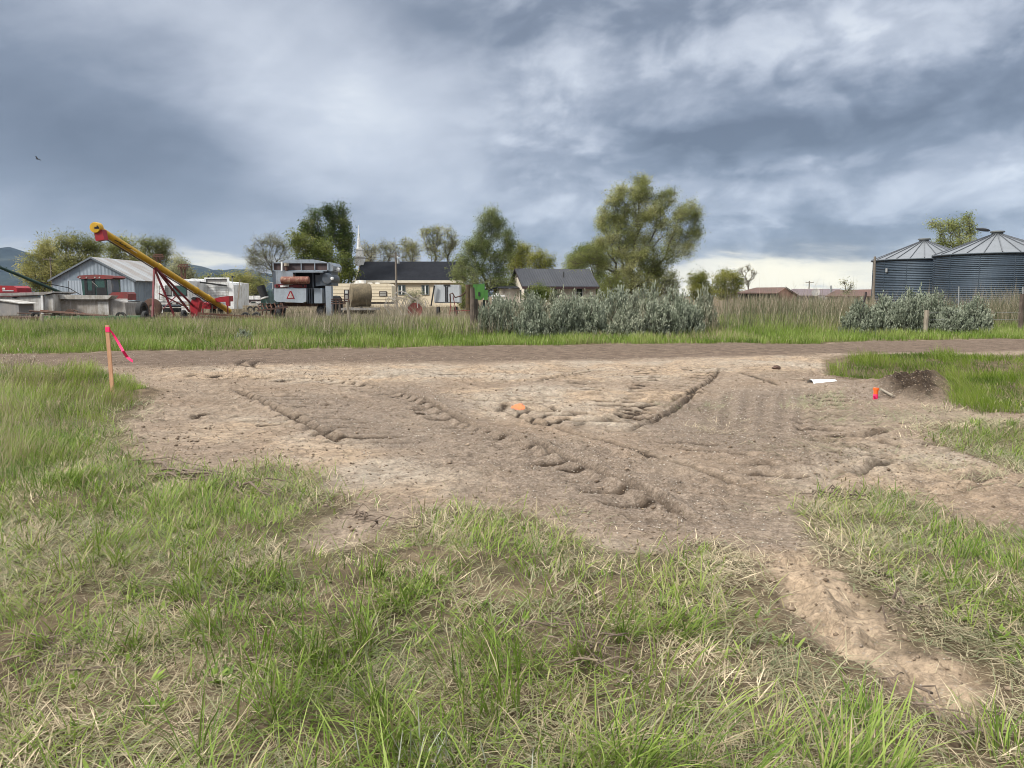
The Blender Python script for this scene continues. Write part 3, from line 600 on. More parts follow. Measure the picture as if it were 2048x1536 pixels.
# --- dense standing grass beside the stake
S = Sward()
x, y = scatter(330000, -17, -2.0, 4.6, 17.5); sd = gl(x, y); pr = sstep(-sd, -0.12, 0.25) * (0.35 + 0.65 * sstep(fbm(x, y, 1.2, 3, 121), -0.25, 0.1)) * (np.abs(x) < 0.74 * y + 0.8)
k = rng.random(len(x)) < pr * np.clip(9.5 / y, 0.45, 1.0); x, y = x[k], y[k]; n = len(x); P = base(x, y); P[:, 2] -= 0.01
cl = fbm(x, y, 1.9, 3, 122); reg = fbm(x, y, 0.6, 2, 124); dry = rng.random(n) < 0.14 + 0.40 * sstep(reg, -0.05, 0.25)
tint = np.where(dry, rng.uniform(0.74, 1, n), np.clip(0.26 + 0.95 * cl + rng.normal(0, 0.13, n), 0, 0.69))
S.add(P, fbm(x, y, 0.8, 2, 123) * 6 + rng.normal(0, 0.9, n), np.abs(rng.normal(0.22, 0.22, n)), rng.uniform(0.1, 1.0, n), (0.17 + 0.36 * np.clip(cl + 0.25, 0, 1)) * (0.5 + 0.5 * sstep(-sd[k], 0.0, 0.6)) * rng.uniform(0.55, 1.25, n), rng.uniform(0.003, 0.006, n) * (0.6 + y / 14), 3, tint)
S.build('tall_grass', M_LUSH, 'tall mixed green grass around the survey stake', 'grass')
# --- lush grass along the ditch on the other side
S = Sward()
x, y = scatter(240000, 3.5, 22, 8.5, 20.5); sd = gr(x, y); pr = sstep(-sd, -0.08, 0.2) * (np.abs(x) < 0.76 * y + 0.8) * (0.30 + 0.7 * sstep(fbm(x, y, 1.3, 3, 131), -0.22, 0.08)); pr[poly_sd(x, y, MOUND) < 0.15] = 0
k = rng.random(len(x)) < pr * np.clip(13 / y, 0.5, 1.0); x, y = x[k], y[k]; n = len(x); P = base(x, y); P[:, 2] -= 0.01; cl = fbm(x, y, 1.5, 3, 132)
tint = np.where(rng.random(n) < 0.08, rng.uniform(0.74, 1, n), np.clip(0.22 + 0.9 * cl + rng.normal(0, 0.13, n), 0, 0.69))
S.add(P, 3.4 + rng.normal(0, 1.0, n), np.abs(rng.normal(0.25, 0.2, n)), rng.uniform(0.2, 1.1, n), (0.13 + 0.32 * np.clip(cl + 0.22, 0, 1)) * rng.uniform(0.55, 1.2, n), rng.uniform(0.004, 0.0075, n) * (0.6 + y / 20), 3, tint)
S.build('ditch_grass', M_LUSH, 'lush bright green grass filling the roadside ditch', 'grass')
# --- flattened straw at the far edge of the tracks
S = Sward()
x, y = scatter(90000, 2.2, 10, 5.5, 12.5); sd = dirt_sd(x, y); pr = 0.6 * sstep(sd, -0.15, 0.2) * (gr(x, y) > 0.1) + 0.16 * sstep(fbm(x, y, 1.4, 3, 141), 0.08, 0.25)
k = (rng.random(len(x)) < pr) & (np.abs(x) < 0.78 * y) & (poly_sd(x, y, MOUND) > 0.3); x, y = x[k], y[k]; n = len(x); P = base(x, y)
tint = np.clip(0.45 + 0.9 * fbm(x, y, 1.2, 3, 142) + rng.normal(0, 0.2, n), 0, 1)
S.add(P, fbm(x, y, 0.9, 2, 143) * 6 + rng.normal(0, 0.6, n), rng.uniform(1.0, 1.45, n), rng.uniform(0.0, 0.4, n), rng.uniform(0.10, 0.28, n), rng.uniform(0.003, 0.006, n) * (0.5 + y / 12), 2, tint, zmin=P[:, 2])
S.build('trampled_grass', M_STRAW, 'trampled straw coloured grass along the edge of the graded dirt', 'dry grass')
# --- roadside verge beyond the road
S = Sward()
n0 = 400000; s_ = rng.uniform(-9, 60, n0); tt = -rng.random(n0) ** 1.1 * 18
x = RA[0] + rd[0] * s_ - rn[0] * tt; y = RA[1] + rd[1] * s_ - rn[1] * tt; td = -tt
k = (np.abs(x) < 0.74 * y + 1.5) & (td + 0.4 * fbm(x, y, 0.8, 3, 151) > 0.05) & (rng.random(n0) < 0.40 + 0.6 * sstep(fbm(x, y, 0.9, 3, 152), -0.25, 0.1)); x, y, td = x[k], y[k], td[k]; n = len(x); P = base(x, y); P[:, 2] -= 0.01; cl = fbm(x, y, 0.9, 3, 153); reg = fbm(x, y, 0.28, 2, 154)
dry = rng.random(n) < np.clip(0.06 + 0.20 * sstep(td, 4, 11) + 0.35 * sstep(reg, 0.05, 0.35), 0, 0.75)
tint = np.where(dry, rng.uniform(0.74, 0.95, n), np.clip(0.34 + 0.7 * cl - 0.12 * sstep(td, 2, 6) + rng.normal(0, 0.15, n), 0, 0.69))
S.add(P, rng.uniform(0, 6.28, n), np.abs(rng.normal(0.12, 0.15, n)), rng.uniform(0.1, 0.8, n), (0.22 + 0.10 * sstep(td, 0.3, 2.5) + 0.26 * sstep(td, 3, 8) + 0.30 * np.clip(cl, -0.1, 0.5)) * rng.uniform(0.6, 1.25, n), rng.uniform(0.010, 0.019, n), 2, tint)
M_VERGE = leaf_material('verge_blades', [(0.085, 0.140, 0.020), (0.140, 0.220, 0.030), (0.200, 0.280, 0.050), (0.260, 0.310, 0.095)], [(0.28, 0.24, 0.13), (0.40, 0.35, 0.22)])
S.build('verge_grass', M_VERGE, 'bright green grass on the far verge of the dirt road', 'grass')
# --- tall dry weeds between the verge and the yard
S = Sward()
x, y = wedge(150000, 27.5, 44, 0.74); reg = fbm(x, y, 0.16, 3, 161); t_, _s = road_t(x, y); uu = 1024 + F * x / y
k = (t_ < -4.5) & (rng.random(len(x)) < 0.12 + 0.88 * sstep(reg, -0.12, 0.22)); x, y, reg, uu = x[k], y[k], reg[k], uu[k]; n = len(x); P = base(x, y)
cl = fbm(x, y, 0.6, 3, 162); tall = rng.random(n) ** 3
tops = np.interp(uu, [-200, 250, 540, 600, 760, 940, 1000, 1420, 1470, 1700, 1760, 1990, 2300], [648, 645, 640, 636, 622, 628, 612, 596, 580, 578, 600, 596, 596])      # weeds grow taller towards the grain bins
hgt = np.clip(CAMZ - (tops - HOR) / F * y, 0.22, 1.7) * np.where(uu > 1440, np.clip(1.05 + 0.6 * cl, 0.7, 1.25), np.clip(0.74 + 0.9 * cl, 0.45, 1.1)) + 0.55 * tall
tint = np.where((rng.random(n) < 0.44 + 0.35 * reg - 0.25 * sstep(uu, 1400, 1500)) | (tall > 0.6), rng.uniform(0.30, 1, n), rng.uniform(0, 0.22, n))
S.add(P, rng.uniform(0, 6.28, n), np.abs(rng.normal(0.20, 0.20, n)), rng.uniform(0.0, 0.8, n), hgt * rng.uniform(0.40, 1.22, n), rng.uniform(0.008, 0.018, n), 2, tint)
n = 11000; y = rng.uniform(45, 62, n); uu = rng.uniform(1455, 1760, n); x = (uu - 1024) / F * y; P = base(x, y); cl = fbm(x, y, 0.5, 3, 165)
tint = np.where(rng.random(n) < 0.6, rng.uniform(0.30, 1, n), rng.uniform(0, 0.25, n))
S.add(P, rng.uniform(0, 6.28, n), np.abs(rng.normal(0.15, 0.15, n)), rng.uniform(0.0, 0.6, n), (CAMZ + 2.0 / F * y) * np.clip(0.95 + 0.8 * cl, 0.6, 1.15) * rng.uniform(0.6, 1.05, n), rng.uniform(0.02, 0.035, n), 2, tint)
S.build('dry_weeds', M_WEED, 'tall dry brown weeds and stalks growing in front of the yard', 'weeds')
S = Sward()
x, y = wedge(60000, 44, 110, 0.74, 1.2); n = len(x); P = base(x, y); cl = fbm(x, y, 0.2, 3, 171)
tint = np.where(rng.random(n) < 0.45, rng.uniform(0.7, 1, n), np.clip(0.25 + cl + rng.normal(0, 0.15, n), 0, 0.69))
S.add(P, rng.uniform(0, 6.28, n), np.abs(rng.normal(0.1, 0.15, n)), rng.uniform(0.1, 0.6, n), rng.uniform(0.25, 0.65, n), rng.uniform(0.03, 0.06, n), 1, tint)
S.build('yard_grass', M_WEED, 'mixed dry and green grass covering the yard around the machinery', 'grass')
# --- loose stones and clods on the fill
def stones(name, n, x, y, size, mat, label, cat):
    z = hfull(x, y); ico = np.array([(0, 0, 1), (.89, 0, .3), (.28, .85, .3), (-.72, .53, .3), (-.72, -.53, .3), (.28, -.85, .3), (0, 0, -.6)]); tr = np.array([(0, 1, 2), (0, 2, 3), (0, 3, 4), (0, 4, 5), (0, 5, 1), (6, 2, 1), (6, 3, 2), (6, 4, 3), (6, 5, 4), (6, 1, 5)])
    n = len(x); a = rng.uniform(0, 6.28, n); sc = size[:, None, None] * rng.uniform(0.6, 1.3, (n, 1, 3)); v = ico[None] * sc * rng.uniform(0.75, 1.25, (n, 7, 1))
    c, s_ = np.cos(a)[:, None], np.sin(a)[:, None]; vx = v[:, :, 0] * c - v[:, :, 1] * s_; vy = v[:, :, 0] * s_ + v[:, :, 1] * c
    V = np.stack([vx + x[:, None], vy + y[:, None], v[:, :, 2] * 0.8 + z[:, None] + size[:, None] * 0.15], 2).reshape(-1, 3)
    Fc = (tr[None] + (np.arange(n) * 7)[:, None, None]).reshape(-1, 3); ti = np.repeat(rng.random(n), 7)
    return tag(link(name, np_mesh(name, V, [Fc.astype(np.int32)], mat, {'tint': ti})), label, cat, None, 'stuff')
def stone_mat(name, cols):
    m, T = newmat(name); t = T.n('ShaderNodeAttribute', attribute_name='tint').outputs['Fac']
    c = T.ramp(t, [(i / (len(cols) - 1), c) for i, c in enumerate(cols)]); out(T, bsdf(T, c, 0.9, 0, None, 0.2)); return m
M_STONE = stone_mat('stones', [(0.16, 0.13, 0.105), (0.26, 0.21, 0.165), (0.33, 0.28, 0.23), (0.50, 0.46, 0.40)]); M_CLOD = stone_mat('clods', [(0.11, 0.080, 0.056), (0.20, 0.152, 0.110), (0.34, 0.265, 0.195)])
x, y = wedge_area(95000, 3.0, 20, 0.72); k = (dirt_sd(x, y) < -0.02); x, y = x[k], y[k]
gv = np.zeros(len(x))
for p in GRAV: gv = np.maximum(gv, sstep(-poly_sd(x, y, p), -0.6, 0.4))
k = rng.random(len(x)) < 0.20 + 0.50 * gv; x, y = x[k], y[k]; stones('gravel', 0, x, y, rng.uniform(0.004, 0.011, len(x)) * (1 + 0.6 * (rng.random(len(x)) < 0.06)), M_STONE, 'small pale stones scattered over the graded dirt', 'gravel')
x, y = wedge_area(85000, 2.6, 18, 0.72); k = (dirt_sd(x, y) < 0.2) & (rng.random(len(x)) < 0.22 + 0.40 * sstep(fbm(x, y, 0.9, 3, 181), 0.0, 0.3) + 0.35 * np.exp(-(dirt_sd(x, y) / 0.25) ** 2)); x, y = x[k], y[k]
mx2, my2 = (lambda p: (p[:, 0], p[:, 1]))(np.array(MOUND)); xm = rng.uniform(mx2.min() - .2, mx2.max() + .2, 1500); ym = rng.uniform(my2.min() - .2, my2.max() + .2, 1500); k = poly_sd(xm, ym, MOUND) < 0.2
x = np.concatenate([x, xm[k]]); y = np.concatenate([y, ym[k]]); stones('soil_clods', 0, x, y, rng.uniform(0.004, 0.013, len(x)) * (1 + 1.2 * (rng.random(len(x)) < 0.05)), M_CLOD, 'crumbled clods of turned brown soil on the graded dirt', 'soil')
# --- broken stems and straw on the bare soil
S = Sward()
x, y = wedge_area(6500, 2.2, 13, 0.72); sd = dirt_sd(x, y); k = rng.random(len(x)) < 0.85 * np.exp(-(sd / 0.45) ** 2) + 0.05; x, y = x[k], y[k]; n = len(x); P = base(x, y); P[:, 2] += 0.012
S.add(P, rng.uniform(0, 6.28, n), rng.uniform(1.35, 1.6, n), rng.normal(0, 0.12, n), rng.uniform(0.03, 0.14, n), rng.uniform(0.003, 0.007, n), 2, rng.uniform(0.7, 1, n), zmin=P[:, 2])
S.build('straw_litter', M_STRAW, 'broken pale stems and straw littered along the soil edge', 'litter')

# ------------------------------------------------------------------ trees
M_BARK = paint('bark', (0.075, 0.062, 0.052), (0.13, 0.115, 0.10), 0.5, 0.95, 0, 3.0, True, 0.5, 0.1)
M_BARKP = paint('pale_bark', (0.17, 0.155, 0.135), (0.09, 0.08, 0.07), 0.5, 0.95, 0, 3.0, True, 0.5, 0.1)
def crown_mat(name, cols, transl=0.5):
    m, T = newmat(name); t = T.n('ShaderNodeAttribute', attribute_name='tint').outputs['Fac']
    c = T.ramp(t, [(i / (len(cols) - 1), c) for i, c in enumerate(cols)])
    rn_ = T.n('ShaderNodeObjectInfo').outputs['Random']; c = T.mix(1.0, c, T.ramp(rn_, [(0.0, (0.74, 0.76, 0.70)), (0.5, (0.95, 0.97, 0.92)), (1.0, (1.16, 1.10, 1.02))]), 'MULTIPLY')
    d = bsdf(T, c, 0.6, 0, None, 0.2); tr = T.n('ShaderNodeBsdfTranslucent'); T.set(tr.inputs[0], c)
    mx_ = T.n('ShaderNodeMixShader'); mx_.inputs[0].default_value = transl; T.t.links.new(d, mx_.inputs[1]); T.t.links.new(tr.outputs[0], mx_.inputs[2]); out(T, mx_.outputs[0]); return m
C_OLIVE = crown_mat('olive_leaves', [(0.139, 0.154, 0.044), (0.244, 0.254, 0.08), (0.348, 0.344, 0.128), (0.47, 0.444, 0.209)])
C_BARE = crown_mat('budding_leaves', [(0.191, 0.198, 0.113), (0.282, 0.288, 0.168), (0.373, 0.369, 0.237), (0.455, 0.444, 0.291)])
C_DARK = crown_mat('poplar_leaves', [(0.039, 0.065, 0.016), (0.075, 0.109, 0.025), (0.114, 0.153, 0.037), (0.185, 0.201, 0.067)], 0.25)
C_MID = crown_mat('leafy_green', [(0.057, 0.081, 0.017), (0.098, 0.124, 0.026), (0.147, 0.179, 0.041), (0.208, 0.219, 0.071)], 0.3)
C_GREEN = crown_mat('fresh_leaves', [(0.108, 0.141, 0.036), (0.182, 0.218, 0.066), (0.272, 0.31, 0.109), (0.38, 0.404, 0.19)])
C_YEL = crown_mat('yellow_green_leaves', [(0.128, 0.142, 0.024), (0.209, 0.219, 0.041), (0.29, 0.29, 0.065), (0.371, 0.354, 0.111)])
C_WIL = crown_mat('willow_leaves', [(0.128, 0.152, 0.047), (0.218, 0.251, 0.083), (0.327, 0.353, 0.139), (0.444, 0.455, 0.229)])
def tree(name, label, cat, u0, v0, D, lobes, cmat, leaf=0.16, dens=1.0, trunk_r=0.25, twigs=1.0, bark=None, droop=0.0, fork=0.30, group=None, seed=0, lean=0.0, shoots=1.0, fill=0.40):
    r = np.random.default_rng(1000 + seed); leaf = leaf * 0.82; fill = 0.55 if cmat is C_DARK else fill; b0 = at(u0, v0, D); b0.z = max(0.0, b0.z) if D > 60 else 0.0; b0.z = 0.0
    B = np.array(b0); s = D / F
    Ls = []
    for (u, v, ru, rv) in lobes:
        c = np.array(at(u, v, D + 0.0)); rad = np.array([ru * s, ru * s * 0.85, rv * s]); c[1] += r.uniform(-0.6, 0.6) * rad[0]; Ls.append((c, rad))
    nodes = [B]; par = [-1]; pl = [0.0]; H = min(c[2] for c, _ in Ls); top = max(c[2] + q[2] for c, q in Ls)
    fz = max(0.8, min(top * fork, H)); nst = 5
    cx0 = np.mean([c[0] for c, _ in Ls]); 
    for k in range(1, nst + 1):
        nodes.append(B + np.array([lean * k / nst + r.normal(0, 0.06), r.normal(0, 0.06), fz * k / nst])); par.append(len(nodes) - 2); pl.append(pl[-1] + fz / nst)
    def grow(t, step, wig, up=0.0, minz=0.0):
        A = np.array(nodes); d = np.linalg.norm(A - t, axis=1); pen = np.clip(A[:, 2] - t[2], 0, None) * 0.9 + np.where(np.arange(len(A)) < nst, 5.0, 0)
        j = int(np.argmin(d + pen + 0.62 * np.array(pl))); p = A[j]; L = d[j]; m = max(1, int(L / step)); prev = j
        for q in range(1, m + 1):
            f = q / m; pt = p + (t - p) * f; pt = pt + r.normal(0, wig * L * 0.16 * (1 - f) + 0.01, 3); pt[2] += up * L * math.sin(math.pi * f)
            nodes.append(pt); par.append(prev); pl.append(pl[prev] + float(np.linalg.norm(pt - nodes[prev]))); prev = len(nodes) - 1
        return prev
    order = sorted(range(len(Ls)), key=lambda i: np.linalg.norm(Ls[i][0] - nodes[nst]))
    tips = []
    for i in order:
        c, q = Ls[i]; grow(c - np.array([0, 0, q[2] * 0.35]), max(0.5, q[0] * 0.5), 0.8, 0.06)
    nb_ = len(nodes)
    for i in order:
        c, q = Ls[i]; m = int(max(5, 9 * twigs * (q[0] * q[2]) ** 0.5))
        for _ in range(m):
            d = r.normal(0, 1, 3); d /= np.linalg.norm(d); rr = r.random() ** 0.4 * 0.92; t = c + d * q * rr
            tips.append((grow(t, max(0.35, q[0] * 0.35), 0.6, 0.05), i))
    # radii from the number of tips carried
    N = len(nodes); cnt = np.zeros(N)
    ch = np.zeros(N, int)
    for j in range(1, N): ch[par[j]] += 1
    cnt[ch == 0] = 1
    for j in range(N - 1, 0, -1): cnt[par[j]] += cnt[j]
    rad = trunk_r * 0.55 * (cnt / cnt[0]) ** 0.60; rad = np.maximum(rad, 0.010 + 0.00018 * D)
    A = np.array(nodes); P0 = A[np.array(par[1:])]; P1 = A[1:]; r0 = np.minimum(rad[np.array(par[1:])], rad[1:] * 1.5); r1 = rad[1:]
    # thin side twigs
    tn = np.array([t for t, _ in tips]); nt = int(len(tn) * 7 * twigs * shoots)
    if nt:
        pick = r.integers(nb_, N, nt); S0 = A[pick]; d = r.normal(0, 1, (nt, 3)); d[:, 2] = d[:, 2] * 0.7 + 0.5 - droop * 1.6; d /= np.linalg.norm(d, axis=1)[:, None]
        ql = np.mean([q[0] for _, q in Ls]); S1 = S0 + d * (ql * r.uniform(0.3, 1.0, nt))[:, None]
        P0 = np.concatenate([P0, S0]); P1 = np.concatenate([P1, S1]); tr_ = 0.005 + 0.00008 * D; r0 = np.concatenate([r0, np.full(nt, tr_)]); r1 = np.concatenate([r1, np.full(nt, tr_ * 0.5)])
    else: S0 = S1 = A[tn]
    d = P1 - P0; d = d / (np.linalg.norm(d, axis=1)[:, None] + 1e-9); hlp = np.where(np.abs(d[:, 2:3]) < 0.9, np.array([[0, 0, 1.0]]), np.array([[1.0, 0, 0]]))
    x_ = np.cross(d, hlp); x_ /= np.linalg.norm(x_, axis=1)[:, None] + 1e-9; y_ = np.cross(d, x_); n = 5; V = []
    for P_, R_ in ((P0, r0), (P1, r1)):
        for k in range(n):
            a = 2 * math.pi * k / n; V.append(P_ + (x_ * math.cos(a) + y_ * math.sin(a)) * R_[:, None])
    V = np.stack(V, 1).reshape(-1, 3); b = (np.arange(len(P0)) * 2 * n)[:, None]
    fq = np.concatenate([b + np.array([[k, (k + 1) % n, n + (k + 1) % n, n + k]]) for k in range(n)])
    root = thing(name, label, cat, tuple(B), group)
    link('trunk', np_mesh('trunk', V - B, [fq.astype(np.int32)], bark or M_BARK, None, True), root)
    # leaves: around twigs, clump by clump
    area = sum(math.pi * q[0] * q[2] for _, q in Ls); nl = int(dens * 5.8 * area / (leaf * leaf * 0.55))
    w1 = r.random(nl); ncl = len(S0); ci = r.integers(0, ncl, nl); f = r.random(nl) ** 0.7
    C = S0[ci] + (S1[ci] - S0[ci]) * f[:, None] + r.normal(0, 1, (nl, 3)) * (leaf * 1.3 + 0.10)
    # share of leaves filling the lobes themselves
    ar = np.array([q[0] * q[2] for _, q in Ls]); li = r.choice(len(Ls), nl, p=ar / ar.sum()); dd = r.normal(0, 1, (nl, 3)); dd /= np.linalg.norm(dd, axis=1)[:, None]
    Cc = np.array([c for c, _ in Ls])[li]; Qq = np.array([q for _, q in Ls])[li]; rr = (r.random(nl) ** 0.45)[:, None] * 1.02
    wob = 1 + 0.28 * np.sin(dd[:, 0:1] * 5 + li[:, None]) * np.cos(dd[:, 2:3] * 6 + li[:, None] * 2)
    C2 = Cc + dd * Qq * rr * wob; use = r.random(nl) < fill
    gap = fbm(C2[:, 0] + C2[:, 1] * 0.6, C2[:, 2] + C2[:, 1] * 0.3, 0.75 / max(0.6, leaf * 5), 3, 300 + seed); use &= gap > -0.08
    C = np.where(use[:, None], C2, C); C = C[C[:, 2] > 0.15]; nl = len(C)
    if droop: C[:, 2] -= droop * r.random(nl) * 0.8
    cl_t = np.clip(0.5 + 0.9 * fbm(C[:, 0] + C[:, 1], C[:, 2] * 1.2, 0.55, 3, 200 + seed) + r.normal(0, 0.11, nl), 0, 1)
    nn_ = r.normal(0, 1, (nl, 3)) + np.array([0, -0.15, 0.75]); e1 = np.cross(nn_, r.normal(0, 1, (nl, 3))); e1 /= np.linalg.norm(e1, axis=1)[:, None] + 1e-9; e2 = np.cross(nn_, e1); e2 /= np.linalg.norm(e2, axis=1)[:, None] + 1e-9
    sz = leaf * 1.05 * r.uniform(0.5, 1.3, nl)[:, None]; wd = (0.75 - 0.25 * min(1, droop * 2)); hw = sz * wd * 0.5
    V = np.stack([C - e1 * sz * 0.5, C + e2 * hw, C + e1 * sz * 0.5, C - e2 * hw], 1).reshape(-1, 3) - B
    fq = np.arange(nl * 4).reshape(-1, 4)
    link('crown', np_mesh('crown', V, [fq.astype(np.int32)], cmat, {'tint': np.repeat(cl_t, 4)}), root)
    return root
TB = 'trees standing behind the church'; TL = 'olive willows behind the metal barn'
tree('willow_tree', 'rounded olive willow left of the metal barn, nearest the blue peak', 'tree', 85, 600, 128, [(60, 548, 26, 26), (88, 520, 26, 26), (105, 498, 24, 20), (80, 570, 34, 24), (118, 545, 24, 34)], C_OLIVE, 0.24, 1.0, 0.35, 1.0, None, 0.12, 0.22, TL, 1)
tree('willow_tree', 'tall full olive willow directly behind the barn gable', 'tree', 160, 600, 122, [(135, 488, 24, 16), (160, 500, 26, 26), (180, 492, 22, 18), (190, 520, 20, 28), (140, 525, 26, 30), (165, 545, 32, 26)], C_OLIVE, 0.24, 1.05, 0.4, 1.0, None, 0.12, 0.22, TL, 2)
tree('willow_tree', 'olive willow behind the barn roof and the yellow auger spout', 'tree', 255, 600, 118, [(232, 500, 20, 20), (255, 488, 22, 14), (262, 512, 30, 22), (240, 528, 24, 22)], C_OLIVE, 0.22, 0.9, 0.35, 1.0, None, 0.12, 0.25, TL, 3)
tree('willow_tree', 'olive willow with bare outer twigs right of the barn ridge', 'tree', 312, 600, 115, [(300, 492, 20, 16), (322, 498, 18, 20), (335, 487, 11, 10), (312, 520, 30, 20), (334, 512, 12, 18)], C_OLIVE, 0.20, 0.75, 0.35, 1.2, None, 0.12, 0.30, TL, 4)
tree('small_tree', 'small brownish olive tree below the hill ridge behind the auger', 'tree', 362, 600, 110, [(362, 530, 20, 18), (345, 548, 18, 18), (376, 552, 14, 16), (360, 568, 24, 18)], C_BARE, 0.18, 0.95, 0.22, 1.0, None, 0.05, 0.25, None, 5)
for k, (u, v, ru, rv, lab) in enumerate([(425, 566, 30, 16, 'low green tree behind the white truck cab'), (478, 560, 26, 18, 'low green tree under the hill ridge, left of the bare willow'), (512, 568, 22, 18, 'low green tree beside the combine, under the bare willow')]):
    tree('distant_tree', lab, 'tree', u, 600, 210, [(u - ru * .5, v + 4, ru * .7, rv), (u + ru * .4, v, ru * .7, rv), (u, v + 12, ru, rv)], C_OLIVE, 0.34, 0.9, 0.3, 0.6, None, 0, 0.2, 'low trees under the hills', 10 + k)
tree('bare_willow', 'grey half bare willow leaning left of the dark poplars', 'tree', 560, 605, 108, [(508, 505, 16, 18), (530, 486, 20, 18), (556, 478, 22, 16), (568, 500, 15, 26), (535, 512, 24, 20), (505, 528, 14, 14), (545, 535, 22, 18)], C_BARE, 0.13, 0.30, 0.34, 1.4, M_BARKP, 0.15, 0.22, None, 20)
tree('poplar_tree', 'dark poplar with a narrow crown, left of the tallest pair', 'tree', 640, 605, 112, [(628, 432, 15, 14), (622, 452, 20, 18), (634, 475, 20, 20), (612, 470, 12, 14), (645, 500, 18, 24)], C_DARK, 0.22, 1.15, 0.36, 1.0, None, 0, 0.3, 'dark trees behind the combine', 21)
tree('poplar_tree', 'tallest dark poplar leaning right beside the white steeple', 'tree', 682, 605, 110, [(655, 425, 18, 12), (676, 424, 18, 12), (668, 444, 24, 18), (686, 452, 16, 22), (680, 478, 20, 24), (694, 482, 11, 26), (690, 510, 16, 26), (664, 466, 14, 16)], C_DARK, 0.22, 1.25, 0.42, 1.0, M_BARKP, 0, 0.35, 'dark trees behind the combine', 22)
tree('leafy_tree', 'broad mid green tree right behind the grey combine', 'tree', 620, 605, 100, [(598, 488, 16, 20), (612, 502, 26, 24), (640, 500, 24, 24), (620, 530, 38, 26), (655, 530, 26, 26)], C_MID, 0.22, 1.2, 0.35, 0.9, None, 0, 0.2, 'dark trees behind the combine', 23)
tree('leafy_tree', 'low bright green bush like tree at the left end of the church', 'tree', 698, 605, 98, [(695, 530, 16, 22), (704, 548, 15, 18), (690, 556, 18, 18), (672, 548, 16, 22)], C_MID, 0.20, 1.2, 0.2, 0.9, None, 0, 0.15, 'dark trees behind the combine', 24)
for k, (u, lob, lab) in enumerate([(738, [(732, 500, 14, 16), (745, 505, 14, 16), (738, 522, 18, 14)], 'thin grey olive tree right of the church steeple'), (775, [(766, 498, 16, 14), (784, 500, 16, 16), (776, 518, 20, 14)], 'thin grey olive tree above the church roof, left of the utility pole'),
                                   (820, [(812, 492, 20, 16), (830, 500, 16, 18), (820, 516, 22, 14)], 'wide thin olive tree above the church roof, right of the utility pole')]):
    tree('thin_tree', lab, 'tree', u, 600, 150, lob, C_BARE if k < 2 else C_OLIVE, 0.20, 0.40, 0.3, 1.2, M_BARKP, 0.08, 0.35, TB, 30 + k)
tree('thin_tree', 'tall thin olive tree with an open crown over the church roof end', 'tree', 868, 600, 140, [(852, 466, 14, 12), (870, 460, 18, 10), (878, 478, 16, 14), (858, 488, 16, 16), (872, 508, 20, 16)], C_OLIVE, 0.19, 0.45, 0.34, 1.2, M_BARKP, 0.08, 0.4, TB, 35)
tree('thin_tree', 'thin olive tree between the open crown and the big cottonwood', 'tree', 900, 600, 142, [(898, 466, 15, 12), (908, 484, 12, 16), (896, 498, 14, 18)], C_OLIVE, 0.19, 0.45, 0.3, 1.2, M_BARKP, 0.08, 0.4, TB, 36)
tree('cottonwood_tree', 'spring green cottonwood with pointed top between church and house', 'tree', 975, 605, 92, [(986, 424, 10, 12), (972, 440, 14, 18), (996, 446, 16, 18), (984, 462, 22, 18), (1012, 470, 16, 14), (960, 472, 16, 16), (1018, 492, 14, 18), (944, 492, 18, 18), (975, 495, 28, 20), (1002, 512, 22, 20), (930, 520, 24, 24), (962, 530, 30, 26), (990, 548, 36, 24), (920, 545, 20, 22), (948, 560, 26, 18), (985, 572, 34, 18), (945, 580, 20, 16), (1015, 560, 20, 20)], C_GREEN, 0.17, 0.80, 0.42, 1.1, None, 0.02, 0.2, None, 40, shoots=1.0)
tree('round_tree', 'yellow green tree rising behind the house, next to the cottonwood', 'tree', 1045, 600, 135, [(1028, 508, 16, 16), (1045, 496, 14, 10), (1050, 518, 24, 18), (1030, 535, 28, 22)], C_YEL, 0.22, 0.95, 0.3, 0.9, None, 0.05, 0.25, None, 41)
tree('round_tree', 'yellow green low tree behind the middle of the house roof', 'tree', 1085, 600, 130, [(1078, 516, 20, 12), (1096, 525, 18, 12), (1082, 535, 28, 16)], C_YEL, 0.22, 0.95, 0.26, 0.9, None, 0.05, 0.25, None, 42)
tree('large_willow', 'largest willow with dark twisted limbs right of the house', 'tree', 1262, 612, 80, [(1240, 384, 15, 15), (1228, 402, 18, 18), (1285, 366, 14, 16), (1272, 386, 18, 18), (1292, 392, 16, 21), (1216, 428, 21, 25), (1240, 432, 23, 23), (1205, 452, 17, 21), (1262, 412, 23, 21), (1300, 424, 23, 21), (1340, 390, 14, 16), (1326, 412, 18, 21), (1322, 446, 23, 18), (1378, 418, 20, 17), (1392, 432, 12, 16), (1360, 436, 17, 18), (1386, 466, 16, 18), (1350, 464, 18, 18), (1370, 494, 16, 21), (1335, 490, 18, 21), (1228, 470, 21, 23), (1262, 470, 21, 25), (1300, 480, 25, 23), (1225, 510, 25, 25), (1265, 525, 32, 30), (1305, 520, 28, 25), (1240, 556, 32, 30), (1280, 560, 30, 28), (1225, 580, 30, 28), (1262, 585, 34, 28), (1300, 575, 23, 25), (1318, 545, 21, 16), (1168, 520, 21, 15), (1192, 506, 21, 17), (1150, 526, 16, 10), (1205, 485, 18, 18), (1200, 525, 18, 14), (1250, 500, 23, 21), (1285, 505, 21, 18), (1345, 515, 18, 14), (1245, 455, 18, 18), (1280, 440, 21, 18)], C_WIL, 0.135, 0.90, 0.75, 1.3, None, 0.12, 0.22, None, 50, shoots=1.2, fill=0.46)
